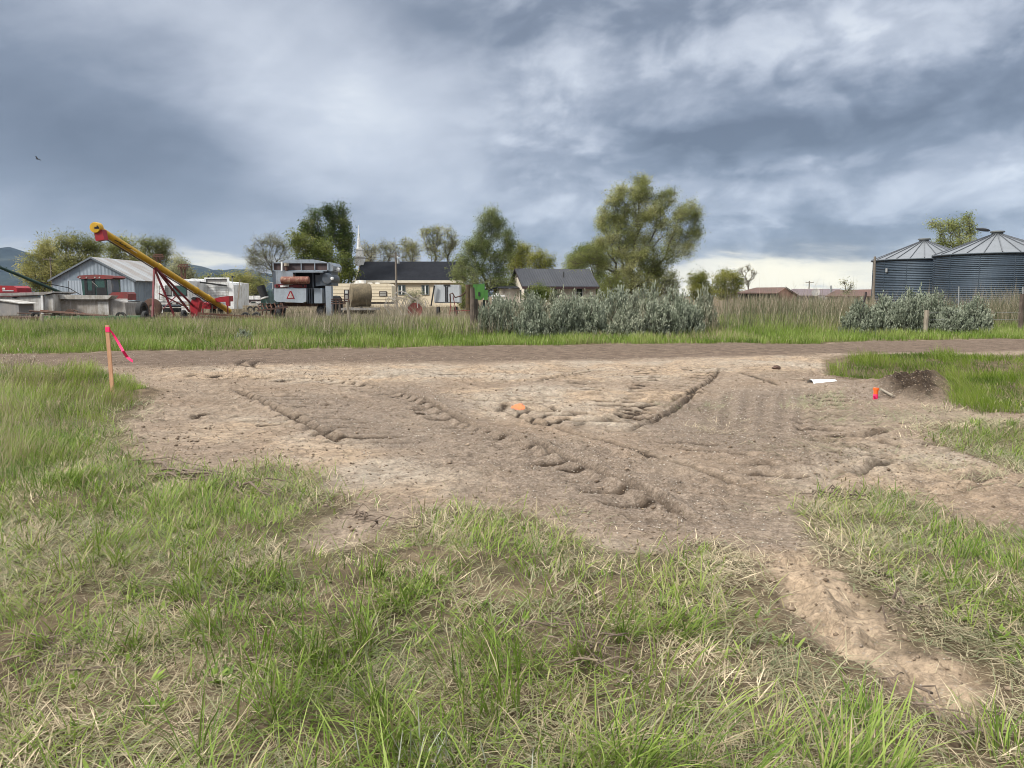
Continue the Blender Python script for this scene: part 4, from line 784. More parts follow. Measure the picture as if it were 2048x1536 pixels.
tree('leafy_tree', 'dense green tree rising behind the right end of the house roof', 'tree', 1185, 608, 103, [(1150, 520, 14, 16), (1165, 505, 16, 14), (1190, 500, 16, 14), (1178, 520, 26, 18), (1202, 528, 20, 22), (1158, 545, 22, 18), (1190, 552, 30, 22), (1215, 560, 22, 26), (1140, 535, 10, 14), (1190, 582, 28, 20), (1212, 590, 24, 18)], C_GREEN, 0.17, 1.05, 0.34, 0.9, None, 0.05, 0.2, None, 51)
tree('small_tree', 'brownish olive thicket tree under the right side of the largest willow', 'tree', 1325, 605, 95, [(1312, 555, 20, 20), (1338, 558, 18, 18), (1322, 578, 28, 18), (1350, 576, 12, 16), (1335, 592, 24, 10)], C_BARE, 0.16, 0.85, 0.2, 1.3, None, 0.05, 0.2, None, 52)
tree('small_tree', 'rounded yellow green tree right of the sagebrush hedge top', 'tree', 1398, 600, 120, [(1388, 562, 16, 14), (1402, 556, 16, 10), (1412, 572, 18, 14), (1392, 580, 22, 14), (1415, 588, 18, 12), (1385, 592, 16, 10)], C_YEL, 0.2, 1.0, 0.22, 0.8, None, 0, 0.2, 'low trees beyond the sagebrush', 53)
tree('small_tree', 'wide green tree beside the bare sapling, left of the rusty shed', 'tree', 1455, 600, 118, [(1438, 560, 16, 12), (1460, 552, 16, 12), (1475, 562, 14, 14), (1448, 576, 24, 14), (1472, 580, 16, 14), (1440, 590, 18, 10), (1465, 592, 20, 10)], C_YEL, 0.2, 1.0, 0.22, 0.8, None, 0, 0.2, 'low trees beyond the sagebrush', 54)
tree('bare_tree', 'small leafless tree standing against the bright horizon', 'tree', 1497, 605, 112, [(1484, 542, 7, 8), (1496, 538, 6, 9), (1508, 548, 8, 10), (1496, 560, 10, 10)], C_BARE, 0.10, 0.10, 0.17, 1.6, M_BARKP, 0, 0.45, None, 55)
tree('leafy_tree', 'yellow green tree rising behind the two grain bins', 'tree', 1905, 605, 98, [(1872, 448, 13, 12), (1888, 462, 16, 16), (1905, 450, 14, 10), (1935, 442, 13, 12), (1922, 458, 16, 16), (1945, 462, 12, 16), (1905, 484, 26, 20), (1935, 488, 20, 18), (1880, 488, 16, 18)], C_GREEN, 0.17, 0.72, 0.34, 1.1, None, 0, 0.25, None, 56)
tree('sapling', 'thin leafy sapling in front of the long rust red roof', 'tree', 1696, 608, 66, [(1690, 567, 5, 6), (1700, 574, 7, 7), (1692, 584, 8, 8)], C_BARE, 0.10, 0.5, 0.05, 1.2, None, 0, 0.4, None, 57)
tree('sapling', 'pale scrubby bush behind the wheel rake, against the church wall', 'bush', 830, 622, 70, [(822, 592, 10, 8), (838, 590, 10, 10), (832, 604, 14, 10)], C_BARE, 0.10, 0.6, 0.04, 1.4, None, 0, 0.2, None, 58)
tree('dark_shrub', 'rounded dark evergreen shrub against the house front wall', 'bush', 1076, 622, 82, [(1060, 592, 14, 12), (1078, 586, 18, 14), (1094, 592, 14, 12), (1076, 602, 26, 12)], C_DARK, 0.12, 1.5, 0.08, 0.9, None, 0, 0.1, None, 59)
tree('sapling', 'dark leafy vine bush behind the split post, beside the green machine', 'bush', 930, 625, 66, [(926, 585, 10, 14), (938, 598, 12, 12), (926, 606, 12, 12)], C_MID, 0.10, 1.0, 0.05, 1.0, None, 0, 0.2, None, 60)

# ------------------------------------------------------------------ sagebrush
def sage_mat():
    return crown_mat('sage_leaves', [(0.095, 0.115, 0.080), (0.180, 0.205, 0.152), (0.272, 0.298, 0.235), (0.38, 0.400, 0.325)], 0.15)
M_SAGE = sage_mat(); M_SAGEW = flat('sage_wood', (0.085, 0.070, 0.055), 0.95)
def sage_mesh(seed):
    r = np.random.default_rng(seed); ns = 230; P0, P1, RR = [], [], []; LC, LE, LT = [], [], []
    nl_ = 7; lc = r.normal(0, 1, (nl_, 3)); lc[:, 2] = np.abs(lc[:, 2]); lc /= np.linalg.norm(lc, axis=1)[:, None]
    for i in range(ns):
        d = r.normal(0, 1, 3); d[2] = abs(d[2]) * 0.9 + 0.02; d /= np.linalg.norm(d); lump = 0.72 + 0.34 * max(0, float(np.max(lc @ d))) ** 6; R_ = lump * r.uniform(0.72, 1.04)
        b = np.array([d[0] * 0.18, d[1] * 0.18, 0]); tip = np.array([d[0] * 0.95, d[1] * 0.95, d[2] * 0.98]) * R_
        mid = (b + tip) / 2 * np.array([1.12, 1.12, 0.9]); P0 += [b, mid]; P1 += [mid, tip]; RR += [0.011, 0.006]
        tt = r.uniform(0.2, 0.9); up = tip - mid; up /= np.linalg.norm(up); up = up * 0.6 + np.array([0, 0, 0.7]) + r.normal(0, 0.1, 3); up /= np.linalg.norm(up)
        for sp in range(7):
            f = r.random() ** 0.55; o = mid + (tip - mid) * f + r.normal(0, 0.035, 3); L = r.uniform(0.10, 0.22); dr = up + r.normal(0, 0.28, 3); dr /= np.linalg.norm(dr); m = 8
            q = r.random(m); LC.append(o + dr * (q * L)[:, None] + r.normal(0, 0.012, (m, 3))); e = dr + r.normal(0, 0.5, (m, 3)); LE.append(e / np.linalg.norm(e, axis=1)[:, None]); LT.append(np.clip(tt + r.normal(0, 0.12, m) + 0.25 * (q - 0.5), 0, 1))
    P0, P1, RR = np.array(P0), np.array(P1), np.array(RR); d = P1 - P0; d /= np.linalg.norm(d, axis=1)[:, None]; x = np.cross(d, [0.3, 0.2, 1]); x /= np.linalg.norm(x, axis=1)[:, None]; y = np.cross(d, x); V = []
    for P in (P0, P1):
        for k in range(3): V.append(P + (x * math.cos(k * 2.094) + y * math.sin(k * 2.094)) * RR[:, None])
    V = np.stack(V, 1).reshape(-1, 3); b = (np.arange(len(P0)) * 6)[:, None]; fq = np.concatenate([b + np.array([[k, (k + 1) % 3, 3 + (k + 1) % 3, 3 + k]]) for k in range(3)])
    st = np_mesh('stems', V, [fq.astype(np.int32)], M_SAGEW)
    C, E, Tn = np.concatenate(LC), np.concatenate(LE), np.concatenate(LT); C[:, 2] = np.maximum(C[:, 2], 0.03); n = len(C); s2 = np.cross(E, r.normal(0, 1, (n, 3))); s2 /= np.linalg.norm(s2, axis=1)[:, None]; L = r.uniform(0.045, 0.085, n)[:, None]; wv = L * 0.36
    V = np.stack([C, C + E * L * 0.6 + s2 * wv, C + E * L, C + E * L * 0.6 - s2 * wv], 1).reshape(-1, 3)
    return st, np_mesh('foliage', V, [np.arange(n * 4).reshape(-1, 4).astype(np.int32)], M_SAGE, {'tint': np.repeat(Tn, 4)})
SAGE = [sage_mesh(60 + k) for k in range(6)]
def sage(k, u, v0, vtop, D, hw, label, group):
    p = at(u, v0, D); x = p.x; z0 = float(hcoarse(np.array([x]), np.array([D]))[0]); top = at(u, vtop, D).z
    r = thing('sagebrush', label, 'bush', (x, D, z0 - 0.02), group); r.scale = (hw * 1.12 * D / F, hw * D / F, max(0.3, (top - z0) * 1.07)); r.rotation_euler = (0, 0, k * 1.7)
    link('stems', SAGE[k % 6][0], r); link('foliage', SAGE[k % 6][1], r)
    return r
SG = 'sagebrush bushes of the long hedge'; SR = 'sagebrush bushes in front of the grain bins'
for k, (u, vt, D, hw, lab) in enumerate([
    (995, 598, 29.0, 40, 'front sagebrush at the left end of the long hedge, beside the split post'), (1005, 590, 33.0, 34, 'upper sagebrush just right of the green machine box'),
    (1068, 604, 28.4, 42, 'front sagebrush second from the split post end of the hedge'), (1062, 588, 33.5, 38, 'back sagebrush below the left end of the house'),
    (1128, 608, 28.2, 38, 'low front sagebrush below the middle of the house wall'), (1120, 590, 33.0, 40, 'back sagebrush hiding the base of the house wall'),
    (1182, 600, 28.6, 44, 'front sagebrush below the right corner of the house'), (1176, 582, 33.5, 40, 'back sagebrush under the right end of the house roof'),
    (1248, 612, 28.0, 44, 'wide front sagebrush below the trunk of the largest willow'), (1235, 580, 32.5, 42, 'tall back sagebrush in front of the trunk of the largest willow'),
    (1318, 606, 28.4, 46, 'front sagebrush with pale stems, below the brownish thicket'), (1292, 578, 33.0, 46, 'tallest back sagebrush on the hedge, right of the willow trunk'),
    (1350, 582, 32.5, 42, 'back sagebrush below the gap right of the willow'), (1372, 600, 30.0, 38, 'front sagebrush second from the right end of the long hedge'),
    (1408, 584, 32.0, 36, 'back sagebrush at the right end of the long hedge'), (1030, 606, 31.0, 30, 'small mid sagebrush tucked between the first front bushes'),
    (1148, 600, 31.0, 34, 'mid sagebrush in the dip below the house window')]):
    sage(k, u, 664, vt, D, hw, lab, SG)
for k, (u, vt, D, hw, lab) in enumerate([
    (1722, 606, 30.5, 38, 'low sagebrush left of the curved dark post'), (1768, 596, 31.5, 42, 'sagebrush just right of the curved dark post'), (1815, 600, 30.5, 34, 'front sagebrush behind the short weathered post'),
    (1830, 587, 33.0, 42, 'upper sagebrush in front of the smaller grain bin'), (1868, 590, 32.0, 36, 'sagebrush below the gap between the two bins'), (1905, 606, 31.0, 38, 'brownish sagebrush in front of the larger bin'),
    (1945, 600, 31.5, 36, 'spreading sagebrush at the right end, below the larger bin')]):
    sage(k + 2, u, 655, vt, D, hw, lab, SR)
sage(3, 487, 688, 660, 25.0, 22, 'small lone sagebrush on the verge below the combine', None)
# ------------------------------------------------------------------ object materials
M_WHITE = paint('white_paint', (0.72, 0.73, 0.73), (0.42, 0.40, 0.37), 0.3, 0.5, 0, 1.5)
M_OLDWHITE = paint('weathered_white', (0.56, 0.56, 0.55), (0.27, 0.25, 0.22), 0.55, 0.75, 0, 1.3, True, 0.3)
M_GREYWOOD = paint('grey_boards', (0.34, 0.33, 0.315), (0.20, 0.185, 0.17), 0.5, 0.9, 0, 1.6, True, 0.4)
M_GREYSHEET = paint('grey_sheet', (0.21, 0.205, 0.205), (0.29, 0.27, 0.25), 0.4, 0.7, 0, 1.2)
M_COMB = paint('combine_grey', (0.26, 0.30, 0.345), (0.17, 0.18, 0.19), 0.3, 0.45, 0, 1.1)
M_COMBD = paint('combine_dark_grey', (0.075, 0.092, 0.115), (0.13, 0.13, 0.13), 0.3, 0.5, 0, 1.1)
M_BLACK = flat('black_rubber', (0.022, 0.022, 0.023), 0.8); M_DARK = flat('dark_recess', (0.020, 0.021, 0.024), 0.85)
M_MESH = paint('dusty_screen', (0.055, 0.045, 0.050), (0.095, 0.060, 0.055), 0.5, 0.8, 0, 2)
M_RUST = paint('rust', (0.155, 0.070, 0.042), (0.085, 0.048, 0.036), 0.5, 0.9, 0, 2.0)
M_RUSTD = paint('dark_rust', (0.060, 0.034, 0.028), (0.11, 0.065, 0.045), 0.4, 0.9, 0, 2.0)
M_RUSTTANK = paint('rusty_tank', (0.165, 0.056, 0.038), (0.33, 0.22, 0.15), 0.22, 0.7, 0, 2.2)
M_RED = paint('red_paint', (0.31, 0.012, 0.022), (0.20, 0.018, 0.022), 0.35, 0.5, 0, 1.5)
M_REDDK = paint('dark_red_paint', (0.20, 0.020, 0.030), (0.11, 0.022, 0.024), 0.4, 0.55, 0, 1.5)
M_REDOLD = paint('faded_red', (0.215, 0.032, 0.032), (0.14, 0.045, 0.040), 0.5, 0.7, 0, 1.5)
M_YEL = paint('yellow_paint', (0.60, 0.355, 0.020), (0.45, 0.255, 0.020), 0.35, 0.42, 0, 1.2)
M_GRN = paint('green_paint', (0.055, 0.145, 0.050), (0.04, 0.075, 0.035), 0.4, 0.6, 0, 1.5)
M_GRNBR = paint('bright_green_paint', (0.060, 0.185, 0.035), (0.04, 0.10, 0.028), 0.3, 0.5, 0, 1.5)
M_GRNDK = paint('dark_green_paint', (0.016, 0.055, 0.045), (0.012, 0.030, 0.026), 0.4, 0.5, 0, 1.5)
M_TEAL = paint('teal_paint', (0.20, 0.30, 0.29), (0.11, 0.15, 0.15), 0.4, 0.6, 0, 1.5)
M_CREAM = paint('cream_siding', (0.70, 0.61, 0.45), (0.58, 0.50, 0.37), 0.25, 0.6, 0, 0.9)
M_CREAMWALL = paint('cream_wall', (0.70, 0.60, 0.44), (0.56, 0.48, 0.36), 0.2, 0.85, 0, 0.6)
M_STUCCO = paint('grey_stucco', (0.60, 0.545, 0.465), (0.36, 0.32, 0.27), 0.3, 0.9, 0, 0.8)
M_ROOFBLK = paint('charcoal_shingles', (0.013, 0.0145, 0.019), (0.019, 0.021, 0.026), 0.4, 0.95, 0, 1.0, False, 0.15, 0.12)
M_TRIM = flat('dark_trim', (0.035, 0.025, 0.026), 0.6); M_WTRIM = flat('white_trim', (0.74, 0.74, 0.72), 0.6)
M_GLASS = flat('window_glass', (0.030, 0.040, 0.040), 0.08, 0, 0.6); M_GLASSG = flat('green_tinted_glass', (0.030, 0.075, 0.066), 0.10, 0, 0.6)
M_SILVER = paint('silver_panel', (0.52, 0.55, 0.57), (0.42, 0.44, 0.45), 0.3, 0.3, 0.2, 1.0)
M_WOODPOST = paint('weathered_post', (0.155, 0.125, 0.100), (0.075, 0.058, 0.046), 0.55, 0.95, 0, 3, True, 0.6)
M_POLE = paint('utility_pole_wood', (0.20, 0.175, 0.145), (0.13, 0.11, 0.09), 0.4, 0.95, 0, 2)
M_PALEPOST = paint('bleached_post', (0.33, 0.29, 0.225), (0.22, 0.19, 0.15), 0.45, 0.95, 0, 3)
M_STEEL = flat('galvanized_post', (0.36, 0.37, 0.37), 0.45, 0.5)
M_HAY = paint('old_hay', (0.205, 0.165, 0.105), (0.120, 0.098, 0.065), 0.55, 0.95, 0, 3.5, True, 0.9)
M_STAKE = paint('stake_wood', (0.58, 0.33, 0.19), (0.49, 0.26, 0.15), 0.4, 0.8, 0, 9)
M_PINK = flat('pink_ribbon', (0.90, 0.030, 0.160), 0.5); M_ORANGE = flat('orange_paint', (0.90, 0.14, 0.02), 0.7); M_PLASTIC = paint('white_plastic', (0.70, 0.72, 0.73), (0.5, 0.5, 0.5), 0.2, 0.4)
M_STICK = paint('dead_wood', (0.24, 0.185, 0.14), (0.12, 0.09, 0.07), 0.5, 0.95, 0, 8, True, 0.5)
M_REDROOF = paint('rust_red_roof', (0.130, 0.068, 0.055), (0.095, 0.060, 0.050), 0.5, 0.8, 0, 0.8)
M_PURPROOF = paint('mauve_metal_roof', (0.150, 0.112, 0.122), (0.115, 0.085, 0.090), 0.4, 0.6, 0, 0.6)
def rib_metal(name, col, worn, axis, period, depth, metal, rough, patchy=0.45):
    """sheet metal with pressed ribs running across the given object axis"""
    m, T = newmat(name); c = T.n('ShaderNodeTexCoord').outputs['Object']; s_ = T.n('ShaderNodeSeparateXYZ'); T.set(s_.inputs[0], c)
    v = s_.outputs[axis]; w = T.m('SINE', T.m('MULTIPLY', v, 2 * math.pi / period)); n1 = T.noise(c, 0.7, 6, 0.62, 0.5)
    cell = T.n('ShaderNodeTexWhiteNoise', noise_dimensions='1D'); T.set(cell.inputs['W'], T.m('FLOOR', T.m('DIVIDE', v if axis != 2 else s_.outputs[0], 0.9)))
    f = T.smooth(T.m('ADD', T.m('MULTIPLY', n1, 0.75), T.m('MULTIPLY', cell.outputs['Value'], 0.25)), 0.62 - patchy * 0.5, 0.66)
    cc_ = T.mix(f, col, worn); cc_ = T.mix(0.25, cc_, T.ramp(T.noise(T.vm('MULTIPLY', c, (1, 1, 0.15)), 6, 4, 0.6), [(0.3, 0.4), (0.7, 1.1)]), 'MULTIPLY')
    out(T, bsdf(T, cc_, rough, metal, bump(T, w, 1.0, depth), 0.4)); return m
M_BARN = rib_metal('barn_sheet', (0.285, 0.335, 0.385), (0.190, 0.228, 0.270), 0, 0.35, 0.012, 0.15, 0.5)
M_BARNSIDE = rib_metal('barn_side_sheet', (0.20, 0.245, 0.290), (0.15, 0.18, 0.215), 1, 0.35, 0.012, 0.15, 0.5)
M_BARNROOF = rib_metal('barn_roof_sheet', (0.37, 0.385, 0.395), (0.275, 0.245, 0.22), 1, 0.6, 0.010, 0.2, 0.5, 0.55)
M_BARNDOOR = rib_metal('barn_door_sheet', (0.33, 0.375, 0.425), (0.26, 0.30, 0.34), 0, 0.28, 0.012, 0.15, 0.5, 0.3)
M_HOUSEROOF = rib_metal('house_metal_roof', (0.028, 0.031, 0.040), (0.038, 0.041, 0.050), 0, 0.30, 0.02, 0.1, 0.6)
M_BIN = rib_metal('bin_wall_steel', (0.050, 0.072, 0.098), (0.036, 0.052, 0.072), 2, 0.15, 0.022, 0.3, 0.5, 0.6)
M_BINROOF = paint('bin_roof_steel', (0.185, 0.20, 0.22), (0.155, 0.168, 0.18), 0.3, 0.5, 0.2, 0.8)
def pxz(u, v, D): p = at(u, v, D); return p.x, p.z
def tri_mb(pts, D, dep): return MB().pprism(pts, D, dep)

# ------------------------------------------------------------------ metal barn
D = 76.0; gx = lambda u: at(u, 570, D).x
e0, e1, ap = pxz(104, 559, D), pxz(268, 559, D), pxz(184, 515, D); y1 = D + 11.5
barn = thing('metal_barn', 'blue grey sheet metal barn with gable end and patchy roof', 'barn', ((e0[0] + e1[0]) / 2, D, 0))
MB().prism([(e0[0], -0.1), (e1[0], -0.1), (e1[0], e1[1] - 0.06), (ap[0], ap[1] - 0.08), (e0[0], e0[1] - 0.06)], D, D + 0.15).obj('gable_wall', M_BARN, barn)
MB().box(e1[0] - 0.15, e1[0], D + 0.152, y1, -0.1, e1[1] - 0.07).obj('side_wall', M_BARNSIDE, barn); MB().box(e0[0], e0[0] + 0.15, D + 0.152, y1, -0.1, e0[1] - 0.07).obj('side_wall', M_BARNSIDE, barn)
MB().prism([(e0[0] + .16, -0.1), (e1[0] - .16, -0.1), (e1[0] - .16, e1[1] - 0.15), (ap[0], ap[1] - 0.2), (e0[0] + .16, e0[1] - 0.15)], y1 - 0.15, y1).obj('rear_wall', M_BARN, barn)
ov = 0.28; sl_ = (ap[1] - e1[1]) / (e1[0] - ap[0])
for sgn, e in ((1, e1), (-1, e0)):
    xe = e[0] + sgn * ov; ze = e[1] - sl_ * ov
    MB().prism([(ap[0], ap[1]), (xe, ze), (xe, ze + 0.06), (ap[0], ap[1] + 0.06)], D - 0.25, y1 + 0.25).obj('roof', M_BARNROOF, barn)
    MB().prism([(ap[0], ap[1] - 0.10), (xe, ze - 0.10), (xe, ze + 0.09), (ap[0], ap[1] + 0.09)], D - 0.29, D - 0.255).obj('rake_trim', flat('barn_trim', (0.13, 0.15, 0.17), 0.6), barn)
MB().pbox(138, 561, 170, 612, D - 0.05, 0.045).obj('door', M_BARNDOOR, barn)
MB().pbox(139, 536, 159, 561, D - 0.03, 0.025).obj('patch_panel', M_BARNSIDE, barn)

# ------------------------------------------------------------------ grain bins
def grain_bin(label, uc, r_px, D, v_eave, v_apex, cap_dir, group):
    c = at(uc, 590, D); r = r_px * D / F; dn_ = D - r
    zc_ = at(uc, v_eave, dn_).z; za = at(uc, v_apex, D).z; root = thing('grain_bin', label, 'grain bin', (c.x, D, 0), group)
    m = MB(); n = 96; prof = [(r, -0.1), (r, zc_)]; m.lathe((c.x, D, 0), prof, n); m.obj('wall', M_BIN, root)
    ring = MB()
    for k in range(1, 5): ring.lathe((c.x, D, 0), [(r + 0.003, zc_ * k / 5 - 0.015), (r + 0.02, zc_ * k / 5), (r + 0.003, zc_ * k / 5 + 0.015)], n, closed=False)
    ring.obj('seam_band', flat('seam_steel', (0.06, 0.08, 0.10), 0.5, 0.4), root)
    bl = MB()
    for k in range(12):
        a = 2 * math.pi * (k + 0.5) / 12
        for zz in np.arange(0.3, zc_ - 0.1, 0.25): pass
        p = Vector((c.x + (r + 0.012) * math.cos(a), D + (r + 0.012) * math.sin(a), 0)); bl.bar(p + Vector((0, 0, 0.05)), p + Vector((0, 0, zc_ - 0.02)), 0.05, 0.02)
    bl.obj('stiffener', flat('stiffener_steel', (0.085, 0.108, 0.135), 0.5, 0.4), root)
    rc = 0.42; ro = r + 0.14; zb = zc_ + 0.02; ns = 24
    MB().lathe((c.x, D, 0), [(ro, zb - 0.05), (ro, zb), (rc, za), (rc, za + 0.05)], 72).obj('roof', M_BINROOF, root)
    rb = MB()
    for k in range(ns):
        a = 2 * math.pi * k / ns + 0.06; ca, sa = math.cos(a), math.sin(a)
        rb.bar((c.x + ro * ca, D + ro * sa, zb + 0.035), (c.x + rc * ca, D + rc * sa, za + 0.035), 0.06, 0.075)
    rb.obj('roof_ribs', flat('rib_steel', (0.125, 0.135, 0.15), 0.5, 0.3), root, smooth=False)
    MB().lathe((c.x, D, 0), [(ro + 0.01, zb - 0.10), (ro + 0.03, zb - 0.05), (ro + 0.01, zb - 0.01)], 72, closed=False).obj('eave', flat('eave_steel', (0.06, 0.075, 0.09), 0.6, 0.3), root)  # darker steel lip round the roof edge
    MB().lathe((c.x, D, 0), [(rc, za + 0.03), (rc, za + 0.20), (rc + 0.12, za + 0.20), (rc + 0.12, za + 0.30), (rc - 0.1, za + 0.34)], 24).obj('filler_cap', flat('cap_steel', (0.14, 0.15, 0.15), 0.6, 0.2), root)
    return root, c, r, zc_, za
b1, c1, r1_, z1, za1 = grain_bin('smaller grey corrugated grain bin partly hidden behind the larger bin', 1842, 90, 73, 516, 484, 1, 'grain bins'), 0, 0, 0, 0
gb = grain_bin('larger dark grey corrugated grain bin cut by the photo edge, with open roof hatch lid', 1986, 108, 64, 504, 470, 1, 'grain bins')
p = at(1986, 470, 64); mm = MB(); Mx = Matrix.Translation((p.x - 0.85, 64, gb[4] + 0.42)) @ Matrix.Rotation(R(12), 4, 'Y'); mm.lathe((0, 0, 0), [(0.05, -0.05), (0.5, -0.04), (0.52, 0.03), (0.25, 0.12), (0.03, 0.14)], 20); mm.v = [tuple(Mx @ Vector(q)) for q in mm.v]
mm.obj('hatch_lid', flat('lid_steel', (0.075, 0.08, 0.085), 0.6, 0.3), gb[0])
p = at(1758, 540, 73); MB().cyl((p.x, 71.5, at(1754, 545, 72).z), (p.x, 71.5, at(1754, 537, 72).z), 0.12, n=10).obj('vent_box', M_STEEL, b1[0])

# ------------------------------------------------------------------ church with steeple
D = 112.0; zE, zR = at(800, 565, D).z, at(800, 523, D + 4.4).z; x0, x1 = at(708, 590, D).x, at(922, 590, D).x
ch = thing('church', 'cream walled church with long charcoal roof and white steeple', 'church', ((x0 + x1) / 2, D, 0))
MB().box(x0, x1, D, D + 8.8, -0.1, zE).obj('wall', M_CREAMWALL, ch)
MB().box(x0 - 0.3, x1 + 0.3, D - 0.42, D - 0.39, zE - 0.05, zE + 0.30).obj('fascia', flat('cream_fascia', (0.70, 0.64, 0.52), 0.7), ch)
MB().box(x0 - 0.3, x1 + 0.3, D - 0.385, D - 0.003, zE - 0.06, zE - 0.02).obj('soffit', flat('soffit', (0.30, 0.27, 0.22), 0.8), ch)
xl0, xl1 = at(712, 540, D).x, x1
rf = MB(); M90 = Matrix(((0, 1, 0, 0), (1, 0, 0, 0), (0, 0, 1, 0), (0, 0, 0, 1)))
rf.prism([(D - 0.4, zE + 0.30), (D + 4.4, zR), (D + 9.2, zE + 0.30), (D + 4.4, zR - 0.35)], xl0, x1 + 0.4, M90).obj('roof', M_ROOFBLK, ch)
MB().prism([(D + 0.02, zE), (D + 4.4, zR - 0.4), (D + 8.78, zE)], x0 + 0.05, x0 + 0.2, M90).obj('gable_wall', M_CREAMWALL, ch); MB().prism([(D + 0.02, zE), (D + 4.4, zR - 0.4), (D + 8.78, zE)], x1 - 0.2, x1 - 0.05, M90).obj('gable_wall', M_CREAMWALL, ch)
for (ua, ub) in ((796, 811), (843, 858)):
    w = MB().pbox(ua, 570, ub, 590, D - 0.09, 0.085).obj('window', flat('window_frame_grey', (0.20, 0.22, 0.22), 0.6), ch)
    q = (ub - ua) * 0.12; mid = (ua + ub) / 2
    MB().pbox(ua + q, 571.5, mid - 1.2, 588.5, D - 0.11, 0.018).pbox(mid + 1.2, 571.5, ub - q, 588.5, D - 0.11, 0.018).obj('pane', M_GLASS, w)
    MB().pbox(mid - 1.1, 571, mid + 1.1, 589, D - 0.13, 0.037).obj('mullion', M_WTRIM, w)
Ds = D + 3.5; s1 = MB().pbox(709, 513.5, 727, 531, Ds, 1.3).pbox(708.3, 512.5, 727.7, 514.5, Ds - 0.06, 1.42); stp = s1.obj('steeple', M_WHITE, ch)
MB().pbox(711.5, 500, 724.5, 512.4, Ds + 0.2, 0.9).pbox(710.8, 497.5, 725.2, 500, Ds + 0.14, 1.02).obj('belfry', M_WHITE, stp)
pc0 = at(718, 497.5, Ds + 0.65); tipz = at(718, 450, Ds + 0.65).z; spm = MB(); spm.lathe((pc0.x, Ds + 0.65, 0), [(0.40, pc0.z), (0.30, pc0.z + 0.25), (0.015, tipz)], 8); spm.obj('spire', M_WHITE, stp, smooth=False)
MB().pprism([(762, 560), (769, 560), (766, 554)], D + 0.5, 0.4).obj('roof_vent', M_TRIM, ch)

# ------------------------------------------------------------------ house
D = 88.0; A_ = at(1048, 590, D); rotz = Matrix.Translation((A_.x, D, 0)) @ Matrix.Rotation(R(13), 4, 'Z')
LW = (at(1190, 590, D).x - A_.x) / math.cos(R(13)) * 1.035; dw = 6.6; zE = at(1048, 571, D).z; zR = at(1120, 538.5, D + 3.4).z
hs = thing('house', 'small grey stucco house with dark ribbed metal roof and side addition', 'house', (A_.x, D, 0)); hs.rotation_euler = (0, 0, R(13))
def hobj(mb, name, mat, parent=None, **k):
    """child of the house, written in the house's own frame"""
    mb.v = [tuple(Vector(q) + wloc(parent or hs)) for q in mb.v]; return mb.obj(name, mat, parent or hs, **k)
hobj(MB().box(0, LW, 0, dw, -0.1, zE), 'wall', M_STUCCO)
hobj(MB().prism([(0.0, zE), (dw / 2, zR - 0.15), (dw, zE)], 0.0, 0.14, M90), 'gable_wall', M_STUCCO)
hobj(MB().prism([(0.0, zE), (dw / 2, zR - 0.15), (dw, zE)], LW - 0.14, LW, M90), 'gable_wall', M_STUCCO)
k_ = (zR - zE) / (dw / 2); ovh = 0.40
hobj(MB().prism([(-ovh, zE - k_ * ovh + 0.06), (dw / 2, zR), (dw / 2, zR + 0.08), (-ovh, zE - k_ * ovh + 0.14)], -0.3, LW + 0.3, M90), 'roof', M_HOUSEROOF)
hobj(MB().prism([(dw + ovh, zE - k_ * ovh + 0.06), (dw / 2, zR), (dw / 2, zR + 0.08), (dw + ovh, zE - k_ * ovh + 0.14)], -0.3, LW + 0.3, M90), 'roof', M_HOUSEROOF)
hobj(MB().box(-0.3, LW + 0.3, -ovh - 0.04, -ovh - 0.003, zE - k_ * ovh - 0.14, zE - k_ * ovh + 0.12), 'fascia', flat('brown_fascia', (0.060, 0.034, 0.036), 0.6))
for s_ in (-0.33, LW + 0.303):
    hobj(MB().prism([(-ovh, zE - k_ * ovh - 0.04), (dw / 2, zR - 0.10), (dw / 2, zR + 0.085), (-ovh, zE - k_ * ovh + 0.145)], s_, s_ + 0.027, M90).prism([(dw + ovh, zE - k_ * ovh - 0.04), (dw / 2, zR - 0.10), (dw / 2, zR + 0.085), (dw + ovh, zE - k_ * ovh + 0.145)], s_, s_ + 0.027, M90), 'rake_trim', M_TRIM)
for (xa, xb, za_, zb_) in ((LW * 0.36, LW * 0.36 + 0.75, 1.45, 2.45), (LW * 0.725, LW * 0.725 + 0.72, 1.45, 2.48)):
    w = hobj(MB().box(xa - 0.10, xb + 0.10, -0.06, -0.003, za_ - 0.10, zb_ + 0.10), 'window', M_WTRIM)
    hobj(MB().box(xa, xb, -0.075, -0.063, za_, zb_), 'pane', M_GLASS, w); hobj(MB().box(xa, xb, -0.085, -0.0755, (za_ + zb_) / 2 - 0.02, (za_ + zb_) / 2 + 0.02), 'sash', M_WTRIM, w)
hobj(MB().box(-0.05, -0.003, 1.2, 1.9, 1.0, 2.3), 'window', M_GLASS)
hobj(MB().box(-0.06, -0.003, 3.2, 3.55, zR - 0.95, zR - 0.35), 'gable_vent', M_TRIM)
hobj(MB().cyl((LW * 0.60, 1.5, zE + k_ * 1.5), (LW * 0.60, 1.5, zE + k_ * 1.5 + 0.75), 0.07, n=8), 'vent_pipe', M_BLACK)
hobj(MB().box(-2.3, -0.01, 2.4, 6.0, -0.1, 2.45), 'side_addition', M_STUCCO)
hobj(MB().prism([(2.0, 2.46), (6.2, 3.1), (6.2, 3.2), (2.0, 2.56)], -2.6, -0.06, M90), 'addition_roof', M_HOUSEROOF)
hobj(MB().prism([(-4.3, 1.9), (-2.62, 2.55), (-2.62, 2.65), (-4.4, 1.98)], 2.4, 5.6), 'porch_roof', M_ROOFBLK)
